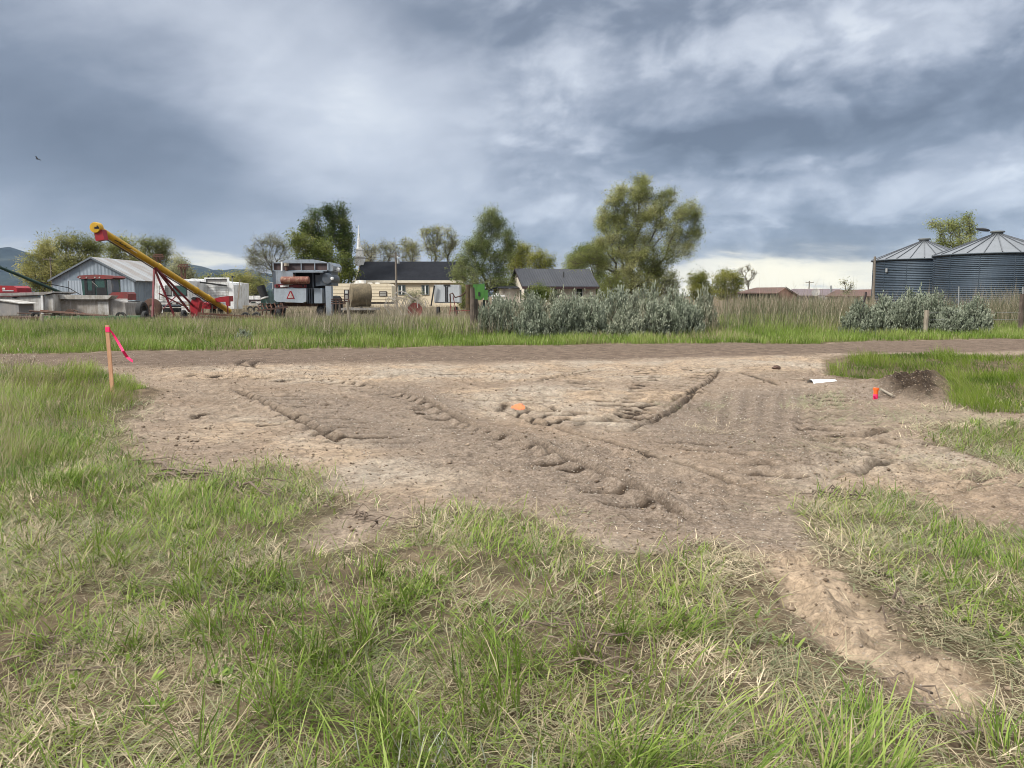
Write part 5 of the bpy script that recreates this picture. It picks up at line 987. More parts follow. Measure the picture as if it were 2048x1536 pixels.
hobj(MB().box(-4.2, -4.1, 2.5, 2.6, -0.1, 1.93), 'porch_post', M_WTRIM)
rl = thing('porch_rail', 'white railing below the porch at the left of the house', 'railing', tuple(at(992, 622, 86)))
rl.location.z = 0; m = MB()
for u in (984, 992, 995.5, 1000, 1008): m.pbox(u, 586 if u in (992, 995.5) else 591, u + 1.8, 618, 86, 0.08)
m.obj('balusters', M_WTRIM, rl); MB().pbox(983, 590, 1009.5, 593, 85.9, 0.08).obj('handrail', M_WTRIM, rl)

# ------------------------------------------------------------------ sheds on the horizon
D = 70.0; sh = thing('rusty_shed', 'low shed with sagging rust brown roof and open gable', 'shed', (at(1530, 600, D).x, D, 0))
def roof_tri(D, ridge0, ridge1, eave0, eave1, back, name, mat, parent):
    a, b, c, d = at(*ridge0, D + back), at(*ridge1, D + back), at(*eave0, D), at(*eave1, D); t = Vector((0, 0, 0.10)); m = MB()
    m.add([a, b, d, c, a - t, b - t, d - t, c - t], [(0, 1, 2, 3), (7, 6, 5, 4), (0, 4, 5, 1), (1, 5, 6, 2), (2, 6, 7, 3), (3, 7, 4, 0)]); return m.obj(name, mat, parent, smooth=False)
roof_tri(D, (1512, 575), (1570, 574.5), (1474, 585), (1556, 586), 3.0, 'roof', M_REDROOF, sh)
MB().pprism([(1555, 586), (1571, 575.5), (1594, 590), (1594, 612), (1555, 612)], D + 0.3, 0.2).obj('gable_wall', paint('brick_gable', (0.22, 0.13, 0.10), (0.15, 0.09, 0.07), 0.5, 0.9, 0, 3), sh)
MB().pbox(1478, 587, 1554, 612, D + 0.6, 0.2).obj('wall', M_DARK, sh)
ra, rb_, rc_, rd_ = at(1571, 575, D + 0.1), at(1597, 592, D + 0.1), at(1571, 575, D + 3), at(1597, 592, D + 3); t = Vector((0, 0, 0.1)); m = MB(); m.add([ra, rb_, rd_, rc_, ra + t, rb_ + t, rd_ + t, rc_ + t], [(0, 1, 2, 3), (7, 6, 5, 4), (0, 4, 5, 1), (1, 5, 6, 2), (2, 6, 7, 3), (3, 7, 4, 0)]); m.obj('roof', M_RUSTD, sh, smooth=False)
D = 90.0; ls = thing('long_shed', 'long low building with dull mauve metal roof behind the rusty shed', 'building', (at(1620, 600, D).x, D, 0))
roof_tri(D, (1583, 578), (1680, 578), (1583, 591), (1700, 591), 4.0, 'roof', M_PURPROOF, ls); MB().pbox(1585, 591.5, 1698, 606, D + 0.3, 4).obj('wall', M_GREYSHEET, ls)
D = 80.0; rs = thing('red_roof_shed', 'low building with bright rust red roof beside the grain bins', 'building', (at(1700, 600, D).x, D, 0))
roof_tri(D, (1672, 580), (1770, 578), (1650, 592), (1775, 592), 2.5, 'roof', M_REDROOF, rs); MB().pbox(1655, 592.5, 1770, 606, D + 0.3, 2.5).obj('wall', M_GREYSHEET, rs)
MB().cyl(at(1661.5, 584, D + 1.2), at(1661.5, 571, D + 1.2), 0.10, n=8).obj('chimney_pipe', M_STEEL, rs)
dsh = thing('satellite_dish', 'grey satellite dish on the mauve roof edge', 'satellite dish', tuple(at(1632, 591, 84)))
p = at(1632, 586, 84); m = MB(); m.lathe((0, 0, 0), [(0.02, 0), (0.25, 0.04), (0.45, 0.13), (0.44, 0.15), (0.2, 0.07)], 20); Mx = Matrix.Translation(p) @ Matrix.Rotation(R(62), 4, 'X') @ Matrix.Rotation(R(-25), 4, 'Y'); m.v = [tuple(Mx @ Vector(q)) for q in m.v]; m.obj('dish', M_GREYSHEET, dsh)
MB().cyl(p, at(1632, 592, 84), 0.04, n=6).obj('mast', M_STEEL, dsh)
def utility_pole(label, u, vtop, D, arm_px, r=0.14, vb=612, lamp=False):
    p = at(u, 600, D); zt = at(u, vtop, D).z; root = thing('utility_pole', label, 'utility pole', (p.x, D, 0), 'utility poles')
    MB().cyl((p.x, D, -0.2), (p.x, D, zt), r, r * 0.72, n=10).obj('pole', M_POLE, root)
    w = arm_px * D / F / 2
    for dz_ in (0.35,) if not lamp else (0.5,):
        MB().box(p.x - w, p.x + w, D - r - 0.10, D - r, zt - dz_ - 0.07, zt - dz_ + 0.05).obj('crossarm', M_POLE, root)
    m = MB()
    for f in (-0.92, -0.35, 0.35, 0.92): m.cyl((p.x + w * f, D - r - 0.05, zt - dz_ + 0.05), (p.x + w * f, D - r - 0.05, zt - dz_ + 0.22), 0.045, n=6)
    m.obj('insulators', flat('insulator', (0.25, 0.24, 0.22), 0.4), root)
    return root, p.x, zt
up, ux, uz = utility_pole('weathered utility pole with crossarm and transformer in front of the church', 793, 504, 95, 17, 0.16, lamp=True)
MB().cyl((ux + 0.30, 95 - 0.1, at(797, 527, 95).z), (ux + 0.30, 95 - 0.1, at(797, 518, 95).z), 0.16, n=14).obj('transformer', M_STEEL, up)
MB().tube([(ux, 95 - 0.2, at(793, 516, 95).z), (ux + 0.25, 94.5, at(793, 513, 95).z), (ux + 0.36, 94.4, at(793, 516, 95).z)], 0.03, 6).obj('lamp_arm', M_STEEL, up)
utility_pole('distant utility pole with two crossarms among the willows', 106, 514, 125, 26, 0.16)
utility_pole('tiny distant utility pole over the mauve roof', 1617, 562, 190, 16, 0.16)
p0 = Vector((ux, 95, uz - 0.4))
for k, (ue, ve, De) in enumerate([(560, 513, 100), (556, 510, 100)]):
    q = at(ue, ve, De); m = MB(); pts = [p0 + (q - p0) * (i / 14) + Vector((0.3 * k, 0, -0.5 * math.sin(math.pi * i / 14))) for i in range(15)]; m.tube(pts, 0.012, 4)
    m.obj('power_line', M_BLACK, None, label=('upper' if k else 'lower') + ' thin power line crossing the dark poplars', cat='power line', group='power lines')
p = at(1748, 600, 68); MB().cyl((p.x - 0.05, 68, -0.2), (at(1750, 513, 68).x, 68, at(1750, 513, 68).z), 0.13, 0.10, n=10).obj('wooden_pole', M_POLE, None, label='plain dark wooden pole standing beside the smaller grain bin', cat='pole')

# ------------------------------------------------------------------ grey combine harvester, seen from behind
D = 52.0; cb = thing('combine_harvester', 'grey combine harvester seen from behind with rusty fuel tank', 'combine harvester', (at(605, 600, D).x, D, 0))
tank = MB().pbox(546, 526, 655, 541.5, D + 0.5, 3.2).obj('grain_tank', M_MESH, cb)
m = MB()
for (a, b, c, d) in ((545, 524.5, 657, 526.5), (545, 540.5, 657, 542.5), (545, 524.5, 547, 542.5), (601.5, 526, 603, 541), (628.5, 526, 630, 541), (654, 524.5, 657, 542.5)): m.pbox(a, b, c, d, D + 0.38, 0.11)
m.obj('tank_frame', M_COMB, tank)
MB().pprism([(560, 524.6), (573, 519), (626, 519), (650, 524.6)], D + 0.6, 2.6).obj('tank_cover', M_COMB, cb)
MB().pprism([(655.5, 524), (662, 525), (667, 532), (665, 542.5), (655.5, 542.5)], D + 0.45, 2.6).obj('side_panel', M_COMB, cb)
MB().pprism([(545, 542.6), (552, 541.5), (552, 590), (545, 586)], D + 0.4, 2.8).obj('side_panel', M_COMBD, cb)
MB().pbox(551.5, 542.6, 586, 568, D + 0.1, 3).pbox(586, 542.6, 645, 545, D + 0.1, 3).obj('rear_panel', M_COMB, cb)
MB().pbox(586.2, 545.2, 645, 576, D + 0.9, 2).obj('engine_bay', M_DARK, cb)
m = MB(); m.pbox(625, 546, 626.5, 575, D + 0.5, 0.1).pbox(631, 550, 640, 572, D + 0.6, 0.25).obj('engine_parts', M_COMBD, cb)
pa = at(654, 557, D + 0.3); MB().lathe((pa.x, D + 0.3, pa.z), [(0.03, 0), (0.34, 0.02), (0.37, 0.1), (0.37, 2.2), (0.03, 2.22)], 20, 'y').pbox(640, 543, 663, 571, D + 0.5, 2).obj('rounded_panel', M_COMBD, cb)
pa = at(664, 557, D); MB().lathe((pa.x, D, pa.z), [(0.02, -0.05), (0.09, -0.04), (0.11, 0.0), (0.11, 0.12), (0.03, 0.13)], 14, 'y').obj('tail_lamp', M_WHITE, cb)
a, b = at(562, 560.5, D - 0.15), at(619, 559.5, D - 0.15); rr = 0.25; m = MB(); m.lathe((a.x, a.y, a.z), [(0.02, 0), (rr * .8, 0.01), (rr, 0.05), (rr, b.x - a.x - .05), (rr * .8, b.x - a.x - .01), (0.02, b.x - a.x)], 22, 'x'); ft = m.obj('fuel_tank', M_RUSTTANK, cb)
pp = at(588, 552, D - 0.15); MB().cyl(pp + Vector((0, 0, -0.05)), pp + Vector((0, 0, 0.09)), 0.07, n=10).obj('filler_neck', M_RUST, ft)
MB().pbox(549, 569, 612, 575, D - 0.05, 0.25).obj('tail_bar', M_REDDK, cb)
for u in (554.5, 606.5):
    pa = at(u, 572, D - 0.06); lm = MB().lathe((pa.x, pa.y, pa.z), [(0.105, 0.0), (0.105, -0.05), (0.07, -0.055), (0.07, 0.0)], 18, 'y', closed=False).obj('tail_lamp', M_REDOLD, cb); MB().lathe((pa.x, pa.y, pa.z), [(0.01, -0.03), (0.069, -0.03), (0.069, -0.005)], 14, 'y').obj('lens', M_BLACK, lm)
MB().pprism([(560, 571), (578, 569.3), (577, 573.5), (561, 574.5)], D - 0.12, 0.06).obj('warning_plate', M_WHITE, cb)
hood = MB().pprism([(548, 577), (612, 577), (612, 603), (605, 605.5), (553, 603.5), (548, 600)], D - 0.1, 1.4).obj('straw_hood', paint('hood_grey', (0.33, 0.375, 0.42), (0.27, 0.30, 0.33), 0.3, 0.45, 0, 1.1), cb)
MB().pprism([(573, 597.2), (589, 597.2), (582.5, 582), (579.5, 582)], D - 0.125, 0.02).obj('warning_triangle', M_RED, hood)
MB().pprism([(575.6, 595.6), (586.4, 595.6), (581, 584.6)], D - 0.14, 0.012).obj('triangle_face', M_OLDWHITE, hood)
m = MB()
for u in (613, 617.5, 622): m.pbox(u, 576, u + 2.6, 607, D + 0.25, 0.3)
m.obj('slat_guard', M_COMBD, cb); MB().pbox(612.5, 577, 628, 607, D + 0.6, 0.1).obj('slat_backing', M_DARK, cb)
MB().pbox(628, 577, 644, 606.5, D + 0.1, 1.2).obj('lower_panel', M_COMB, cb)
MB().pbox(651.5, 572, 663, 632, D + 0.15, 0.5).obj('ladder_post', M_COMB, cb); MB().pbox(646, 576, 650.5, 606, D + 0.8, 0.1).obj('hinge_strip', M_COMBD, cb)
MB().pbox(560, 605, 650, 613, D + 0.8, 0.6).obj('axle', M_RUSTD, cb)
for u, du, DD, w in ((556, 0, D + 0.5, 0.5), (640, 0, D + 0.5, 0.5)):
    pa = at(u, 600, DD); wh = MB().wheel((pa.x, DD + .3, 0.48), 0.48, w).obj('steering_wheel_tyre', M_BLACK, cb); MB().lathe((pa.x, DD + .3, 0.48), [(0.03, -0.16), (0.26, -0.14), (0.26, 0.14), (0.03, 0.16)], 16, 'x').obj('rim', M_RUST, wh)
for u in (556, 672):
    pa = at(u, 600, D + 4); wh = MB().wheel((pa.x, D + 4, 0.82), 0.82, 0.7, n=26).obj('drive_tyre', M_BLACK, cb); MB().lathe((pa.x, D + 4, 0.82), [(0.03, -0.2), (0.45, -0.22), (0.45, 0.22), (0.03, 0.2)], 18, 'x').obj('rim', M_COMBD, wh)
MB().cyl(at(564, 541.5, D + 0.25), at(564, 523.5, D + 0.25), 0.075, n=12).obj('exhaust_pipe', M_WHITE, cb)
m = MB().cyl(at(573, 541.5, D + 0.25), at(573, 532, D + 0.25), 0.085, n=12).obj('air_intake', M_RUST, cb); MB().cyl(at(573, 532, D + 0.25), at(573, 526.5, D + 0.25), 0.17, n=14).obj('intake_bowl', M_PALEPOST, m)
m = MB(); m.cyl(at(668, 541, D + 1), at(675, 541, D + 1), 0.02, n=6).obj('light_bracket', M_BLACK, cb)
pa = at(676, 539, D + 0.8); m = MB(); m.lathe((pa.x, pa.y, pa.z), [(0.02, -0.06), (0.12, -0.04), (0.13, 0.03), (0.08, 0.12), (0.02, 0.14)], 14, 'y').obj('work_light', M_WHITE, cb)
MB().tube([at(546, 578, D + 0.4), at(546, 565, D + 0.4), at(539.5, 565, D + 0.4)], 0.025, 6).obj('mirror_bracket', M_WHITE, cb)
sp = thing('spout_machine', 'old teal machine with a black spout tilted beside the combine', 'farm machine', (at(532, 610, 54).x, 54, 0))
a, b = at(521, 572, 54), at(529, 594, 54); MB().cyl(a, b, 0.28, 0.26, n=16).obj('rubber_spout', M_BLACK, sp)
MB().cyl(b, b + (b - a) * 0.12, 0.262, 0.27, n=16).obj('spout_collar', M_WHITE, sp)
MB().pprism([(530, 588), (540, 579), (549, 577), (549, 608), (532, 608)], 54.3, 0.9).obj('housing', M_TEAL, sp); MB().pbox(522, 594, 536, 622, 54.4, 0.6).obj('leg_frame', M_GRNDK, sp)
rp = thing('rusty_plough', 'rusty cultivator frame with curved shanks below the spout machine', 'farm implement', (at(535, 620, 49).x, 49, 0))
MB().bar(at(515, 621, 49), at(575, 614, 49), 0.10).bar(at(518, 613, 49.4), at(545, 612, 49.4), 0.09).obj('frame', M_RUSTD, rp)
for u in (520, 528, 536, 545, 560): MB().tube([at(u, 619, 49), at(u - 4, 610, 49.3), at(u + 4, 606, 49.4), at(u + 7, 616, 49.3), at(u + 4, 630, 49)], 0.035, 6).obj('shank', M_RUST, rp)

# ------------------------------------------------------------------ travel trailer, bale, tractor guard, brush
D = 66.0; tt_ = thing('travel_trailer', 'cream travel trailer with ribbed sides and rooftop air conditioner', 'trailer', (at(720, 610, D).x, D, 0))
MB().pprism([(655, 568.5), (660, 567), (778, 567), (783, 572), (784, 604), (655, 604)], D, 2.4).obj('body', M_CREAM, tt_)
m = MB()
for v in (573, 579, 586, 592, 598): m.pbox(657, v, 782, v + 0.9, D - 0.012, 0.010)
m.obj('rib_lines', flat('cream_groove', (0.40, 0.33, 0.22), 0.7), tt_)
MB().pprism([(708, 567), (712, 561.5), (718, 560), (728, 560.5), (728, 567)], D + 0.8, 0.8).obj('air_conditioner', M_WHITE, tt_)
for u in (667, 739, 754): MB().pprism([(u - 4.5, 567), (u - 3, 565.2), (u + 3, 565.2), (u + 4.5, 567)], D + 0.9, 0.5).obj('roof_vent', M_WHITE, tt_)
w = MB().pbox(758.5, 582.5, 773.5, 592.5, D - 0.05, 0.035).obj('window', M_TRIM, tt_); MB().pbox(760, 583.6, 772, 587, D - 0.06, 0.008).pbox(760, 588, 772, 591.6, D - 0.06, 0.008).obj('pane', flat('pale_pane', (0.35, 0.34, 0.31), 0.2), w)
dr = MB().pbox(688, 579, 701, 604, D - 0.05, 0.035).obj('door', M_TRIM, tt_); MB().pbox(690, 581, 695.5, 587, D - 0.06, 0.008).obj('window', flat('pale_pane_b', (0.5, 0.52, 0.5), 0.2), dr); MB().pbox(690, 590, 695.5, 603, D - 0.06, 0.008).obj('door_panel', M_GREYSHEET, dr)
for u in (705, 722): pa = at(u, 600, D + 0.2); MB().wheel((pa.x, D + 0.25, 0.34), 0.34, 0.2).obj('wheel', M_BLACK, tt_)
MB().pbox(655, 604.2, 784, 608, D + 0.2, 2).obj('underframe', M_GREYSHEET, tt_)
D = 50.0; c = at(721, 594, D); hb = MB(); n = 40; cr, cl = 0.72, 0.66
hb.lathe((0, 0, 0), [(0.02, -cl), (cr * .55, -cl * 1.02), (cr * .93, -cl * .97), (cr, -cl * .85), (cr * 1.02, 0), (cr, cl * .85), (cr * .93, cl * .97), (cr * .55, cl * 1.02), (0.02, cl)], n, 'x')
hb.v = [tuple(Vector(q) * (1 + 0.03 * math.sin(i * 12.9898)) + Vector((c.x, D, 1.60))) for i, q in enumerate(hb.v)]
hb.v = [((q[0] - c.x) * 0.95 - (q[1] - D) * 0.30 + c.x, (q[0] - c.x) * 0.30 + (q[1] - D) * 0.95 + D, q[2] * 1.03) for q in hb.v]
hb.obj('hay_bale', M_HAY, None, label='round weathered hay bale in front of the cream trailer', cat='hay bale')
bw = thing('bale_wagon', 'low flat wagon under the hay bale, half hidden by weeds', 'wagon', (c.x, D, 0)); MB().box(c.x - 1.1, c.x + 1.1, D - 0.85, D + 0.9, 0.70, 0.84).obj('deck', M_GREYWOOD, bw); MB().box(c.x - 1.0, c.x + 1.0, D - 0.1, D + 0.1, 0.45, 0.698).obj('bolster', M_RUSTD, bw)
for sx_ in (-0.8, 0.8): MB().wheel((c.x + sx_, D - 0.5, 0.34), 0.34, 0.2, 'y').obj('wheel', M_BLACK, bw)
gt = thing('metal_rack', 'rusty pipe rack between the combine and the hay bale', 'rack', (at(680, 620, 51).x, 51, 0))
m = MB()
for v in (598.5, 603, 607.5): m.tube([at(662, v, 51), at(690, v - 0.5, 51), at(698, v + 1, 51.2)], 0.035, 6)
m.obj('rails', M_RUSTD, gt); m = MB()
for u in (664, 672, 680, 688, 697): m.bar(at(u, 597.5, 51), at(u, 632, 51), 0.05)
m.obj('uprights', M_RUSTD, gt)
D = 47.0; wr_ = thing('wheel_rake', 'hay rake with large bent pale tines and a red wheel', 'hay rake', (at(815, 625, D).x, D, 0)); r_ = random.Random(5)
for k in range(26):
    u0 = r_.uniform(778, 838); a = r_.uniform(-1, 1); rr = r_.uniform(14, 30); m = MB(); DD = D + r_.uniform(-0.5, 0.8)
    m.tube([at(u0 + a * 4, 628, DD), at(u0 - rr * 0.55, 612, DD), at(u0 - rr * 0.2 + a * 6, 602 - rr * 0.35, DD), at(u0 + rr * 0.6 + a * 5, 604 - rr * 0.2, DD), at(u0 + rr * 0.95, 616, DD)], 0.018, 5); m.obj('tine', M_PALEPOST if k % 3 else M_OLDWHITE, wr_)
MB().tube([at(790, 588, D), at(800, 582, D), at(812, 586, D), at(826, 597, D)], 0.045, 6).bar(at(780, 632, D), at(825, 626, D), 0.07).obj('frame', M_OLDWHITE, wr_)
pa = at(830, 620, D - 0.3); wl = MB().lathe((pa.x, D - 0.3, pa.z), [(0.40, -0.05), (0.44, -0.06), (0.44, 0.06), (0.40, 0.05), (0.05, 0.02), (0.05, -0.02)], 28, 'y').obj('wheel', M_REDOLD, wr_); m = MB()
for k in range(10): m.bar(pa + Vector((0, -0.05, 0)), pa + Vector((0.42 * math.cos(k * .628), -0.05, 0.42 * math.sin(k * .628))), 0.025)
m.obj('spokes', M_RUST, wl)
D = 58.0; pn = thing('glass_truck_back', 'old truck rear with two tall silver panels in front of the church', 'truck', (at(890, 610, D).x, D, 0))
MB().pbox(869, 570.5, 919, 606, D + 0.1, 2.2).obj('body', M_SILVER, pn); MB().pbox(868, 569.5, 890, 604, D, 0.06).obj('door', M_SILVER, pn); MB().pbox(896, 569.5, 919, 604, D, 0.06).obj('door', M_SILVER, pn)
MB().pbox(890.6, 570, 892, 604, D - 0.03, 0.05).pbox(894, 570, 895.4, 604, D - 0.03, 0.05).obj('door_bar', M_BLACK, pn); MB().pbox(887, 569, 900, 572, D - 0.06, 0.05).obj('latch', M_BLACK, pn)
MB().bar(at(869, 571, D - 0.2), at(862, 612, D - 0.2), 0.10).obj('prop_bar', M_BLACK, pn)
for u in (876, 912): pa = at(u, 600, D + 0.6); MB().wheel((pa.x, D + 0.7, 0.4), 0.4, 0.25).obj('wheel', M_BLACK, pn)
ex = thing('rusty_linkage', 'dark bent iron linkage on thin legs beside the split post', 'farm implement', (at(905, 620, 50).x, 50, 0))
MB().tube([at(901, 606, 50), at(900, 588, 50), at(905, 586, 50), at(910, 595, 50), at(922, 592, 50), at(932, 583, 50)], 0.05, 6).obj('arm', M_RUSTD, ex); MB().bar(at(902, 604, 50), at(899, 632, 50), 0.05).bar(at(906, 592, 50), at(914, 632, 50), 0.05).bar(at(898, 622, 50), at(945, 621, 50), 0.05).obj('legs', M_REDOLD, ex)
D = 44.0; gm = thing('green_machine', 'bright green metal hopper machine behind the split post', 'farm machine', (at(958, 620, D).x, D, 0))
MB().pprism([(946, 569), (969, 567), (969, 592), (962, 600), (950, 600), (946, 590)], D, 0.9).obj('hopper', M_GRNBR, gm); MB().pbox(967, 580, 976, 600, D - 0.1, 0.7).obj('side_box', M_GRNBR, gm); MB().pbox(956.5, 584, 960, 592, D - 0.03, 0.025).obj('slot', M_BLACK, gm)
MB().pbox(950, 600, 954, 636, D + 0.2, 0.1).pbox(966, 600, 970, 636, D + 0.2, 0.1).obj('stand', M_GRNDK, gm)
vt = thing('rusty_drum', 'rusty yellow brown corrugated drum left of the green machine', 'drum', (at(936, 620, 52).x, 52, 0)); pa = at(936, 600, 52)
MB().lathe((pa.x, 52, 0), [(0.17, 0.0), (0.17, at(936, 572, 52).z)], 24).obj('shell', paint('ochre_rust', (0.12, 0.080, 0.03), (0.06, 0.045, 0.025), 0.5, 0.8, 0, 3), vt); MB().lathe((pa.x, 52, at(936, 572, 52).z), [(0.18, 0), (0.19, 0.03), (0.18, 0.06), (0.02, 0.07)], 24).obj('lid', M_RUSTD, vt)

# ------------------------------------------------------------------ yellow grain auger
A0 = at(193, 456, 42.0); A1 = at(458, 622, 57.0); ga = thing('grain_auger', 'long yellow grain auger raised on a red wheeled frame', 'grain auger', (at(340, 620, 49).x, 49, 0))
def onA(u):
    lo, hi = 0.0, 1.0
    for _ in range(40):
        t = (lo + hi) / 2; p = A0 + (A1 - A0) * t; uu = 1024 + F * p.x / (p.y * CP - (p.z - CAMZ) * SP)
        if uu < u: lo = t
        else: hi = t
    return A0 + (A1 - A0) * lo
ax_ = (A1 - A0).normalized(); tb = MB().cyl(A0, A1, 0.195, n=24).obj('tube', M_YEL, ga)
for u in (310, 384, 408): p = onA(u + 8); MB().cyl(p - ax_ * 0.09, p + ax_ * 0.09, 0.225, n=24).obj('clamp_band', M_YEL, tb)
p = onA(222); q = Vector((0.0, -1, 0.25)); nrm = (q - ax_ * q.dot(ax_)).normalized(); sd_ = ax_.cross(nrm)
m = MB()
for k in range(6):
    c = onA(228 + k * 5) + nrm * 0.194; m.bar(c - ax_ * 0.16 + sd_ * 0.03, c + ax_ * 0.12 - sd_ * (0.03 if k % 2 else -0.02), 0.10, 0.02)
m.obj('black_lettering', M_BLACK, tb)
p = onA(262) + nrm * 0.194; MB().bar(p - ax_ * 0.3, p + ax_ * 0.3, 0.11, 0.015).obj('white_decal', M_WHITE, tb)
hd = A0 - ax_ * 0.05; MB().lathe((hd.x, hd.y - 0.05, hd.z), [(0.10, -0.09), (0.27, -0.08), (0.29, -0.02), (0.29, 0.30), (0.1, 0.32)], 26, 'y').obj('head_cover', M_YEL, ga)
MB().pbox(188.5, 453.5, 197.5, 457.5, 41.80, 0.05).pbox(193, 451, 196, 455, 41.80, 0.05).obj('bearing', M_DARK, ga)
MB().pprism([(187.5, 461), (204, 459), (208.5, 479), (191.5, 482)], 41.9, 0.45).obj('discharge_spout', M_RED, ga)
MB().cyl(A0 + ax_ * 0.6 - Vector((0, 0, 0.29)), onA(440) - Vector((0, 0, 0.29)), 0.035, n=8).obj('truss_rod', M_RUSTD, ga)
p1 = onA(308) - Vector((0, 0, 0.25))
for sx_ in (-0.45, 0.45):
    MB().bar(p1, Vector((at(327, 628, p1.y).x + sx_ * 0.6, p1.y + sx_ * 2.0, 0.35)), 0.10).obj('leg', M_REDDK, ga)
    MB().bar(p1 + Vector((0.1, 0, 0)), Vector((at(388, 620, 53).x + sx_ * 0.3, 53 + sx_, 0.55)), 0.10).obj('leg', M_REDDK, ga)
MB().bar(at(318, 587, p1.y), at(376, 616, 52), 0.06).bar(at(354, 590, 51), at(326, 618, p1.y), 0.05).obj('cross_brace', M_REDDK, ga)
for sx_ in (-0.95, 0.95): wl = MB().wheel((at(330, 620, p1.y).x + sx_ * 0.35, p1.y + sx_ * 2.0, 0.36), 0.36, 0.2).obj('wheel', M_BLACK, ga); 
MB().pprism([(380, 612), (384, 596), (393, 595), (400, 604), (397, 618), (392, 636), (382, 636)], 52.6, 0.5).obj('drive_guard', M_RED, ga)
MB().pprism([(382, 597), (386, 594), (391, 595), (391, 599), (383, 599)], 52.5, 0.55).obj('guard_cap', M_DARK, ga)
hp = thing('red_hopper', 'bright red intake hopper with conveyor at the foot of the yellow auger', 'hopper', (at(430, 620, 55).x, 55, 0))
MB().pprism([(401, 604), (420, 607), (421, 618), (404, 617)], 54.5, 1.2).obj('trough', M_RED, hp); MB().pprism([(424, 598.5), (442, 593.5), (457, 592), (457.5, 603), (436, 604), (427, 602)], 54.6, 0.9).obj('upper_trough', M_RED, hp)
MB().pprism([(450, 597), (458, 594), (458, 612), (452, 611)], 54.5, 0.3).obj('end_plate', M_RED, hp)
for u in (405, 424, 455): MB().bar(at(u, 606, 54.7), at(u + 1, 630, 54.7), 0.07).obj('leg', M_PALEPOST if u == 424 else M_REDDK, hp)
for (ua, va, ub, vb) in ((404, 602, 419, 616), (418, 601, 404, 612)): MB().bar(at(ua, va, 54.4), at(ub, vb, 54.4), 0.05).obj('brace', M_REDDK, hp)

# ------------------------------------------------------------------ motorhome and white truck
D = 60.0; mh = thing('motorhome', 'old white motorhome rear with ladder and dark windows', 'motorhome', (at(340, 610, D).x, D, 0))
MB().pprism([(309, 561), (313, 558), (372, 558), (377, 562), (377, 603), (309, 603)], D, 5.5).obj('body', M_WHITE, mh)
w = MB().pbox(331, 571, 343, 592, D - 0.04, 0.03).obj('window', M_DARK, mh); w2 = MB().pbox(346, 571, 373, 592, D - 0.04, 0.03).obj('window', M_DARK, mh); MB().pbox(347.5, 572.5, 372, 590, D - 0.05, 0.008).obj('pane', M_GLASSG, w2); MB().pbox(332, 572.5, 342.5, 590, D - 0.05, 0.008).obj('pane', flat('dusty_pane', (0.20, 0.20, 0.19), 0.2), w)
m = MB().cyl(at(318.5, 571, D - 0.15), at(319, 600, D - 0.15), 0.03, n=6).cyl(at(330, 572, D - 0.15), at(330, 600, D - 0.15), 0.03, n=6)
for v in (573, 576.5, 582, 588, 594, 599): m.cyl(at(318.5, v, D - 0.15), at(330, v, D - 0.15), 0.025, n=6)
m.obj('ladder', M_OLDWHITE, mh); MB().pbox(311, 605, 376, 609, D - 0.35, 0.25).obj('bumper', M_OLDWHITE, mh); MB().pbox(311, 614, 376, 616, D - 0.3, 0.2).obj('tow_bar', M_OLDWHITE, mh)
m = MB()
for u in (316, 340, 352, 366): m.pbox(u, 606, u + 4, 608.4, D - 0.37, 0.02)
m.obj('bumper_slot', M_DARK, mh)
for (ua, ub) in ((313, 325), (363, 378)): MB().pbox(ua, 612, ub, 626, D - 0.28, 0.06).obj('mud_flap', M_WHITE, mh)
MB().pbox(327, 612, 361, 624, D + 0.3, 1).obj('undercarriage', M_DARK, mh); MB().pbox(359, 600, 365, 602.5, D - 0.06, 0.02).obj('number_plate', M_WHITE, mh)
for u in (319, 370): pa = at(u, 600, D + 1.2); MB().wheel((pa.x, D + 1.2, 0.42), 0.42, 0.3).obj('wheel', M_BLACK, mh)
D = 63.0; wt_ = thing('white_camper', 'white fifth wheel camper with horizontal siding and a bare roof frame', 'camper', (at(420, 610, D).x, D, 0))
MB().pprism([(378, 560), (382, 557), (456, 565), (456, 612), (378, 612)], D, 5).obj('body', M_WHITE, wt_)
m = MB()
for v in np.arange(571, 610, 3.2): m.pbox(380, v, 456, v + 0.5, D - 0.012, 0.010)
m.obj('siding_lines', flat('siding_groove', (0.42, 0.44, 0.46), 0.7), wt_)
MB().pprism([(457, 566), (463, 565), (467, 570), (468, 618), (457, 618)], D - 0.6, 2.0).obj('corner_cap', M_WHITE, wt_)
MB().pbox(408, 555, 458, 558, D - 0.5, 0.1).pbox(408, 558, 411.5, 566, D - 0.5, 0.1).pbox(454, 558, 458, 566, D - 0.5, 0.1).obj('roof_frame', M_WHITE, wt_); MB().pbox(411.5, 558, 454, 564.5, D - 0.42, 0.04).obj('mesh_screen', M_GREYSHEET, wt_)
MB().bar(at(378, 561.5, D - 0.8), at(453, 571.5, D - 0.8), 0.13).obj('awning_roll', M_BLACK, wt_)
MB().cyl(at(464.5, 566, D), at(464.5, 555, D), 0.035, n=6).obj('stack_pipe', M_STEEL, wt_); pa = at(464.5, 553.5, D); MB().lathe(tuple(pa), [(0.02, -0.08), (0.07, -0.05), (0.08, 0), (0.06, 0.06), (0.02, 0.08)], 10).obj('pipe_cap', M_BLACK, wt_)
pa = at(417, 553.5, D - 0.45); MB().lathe(tuple(pa), [(0.02, -0.06), (0.09, -0.04), (0.09, 0.03), (0.02, 0.07)], 10).obj('marker_lamp', M_BLACK, wt_)
for u in (440, 425): pa = at(u, 600, D + .2); MB().wheel((pa.x, D + 0.2, 0.4), 0.4, 0.22).obj('wheel', M_BLACK, wt_)
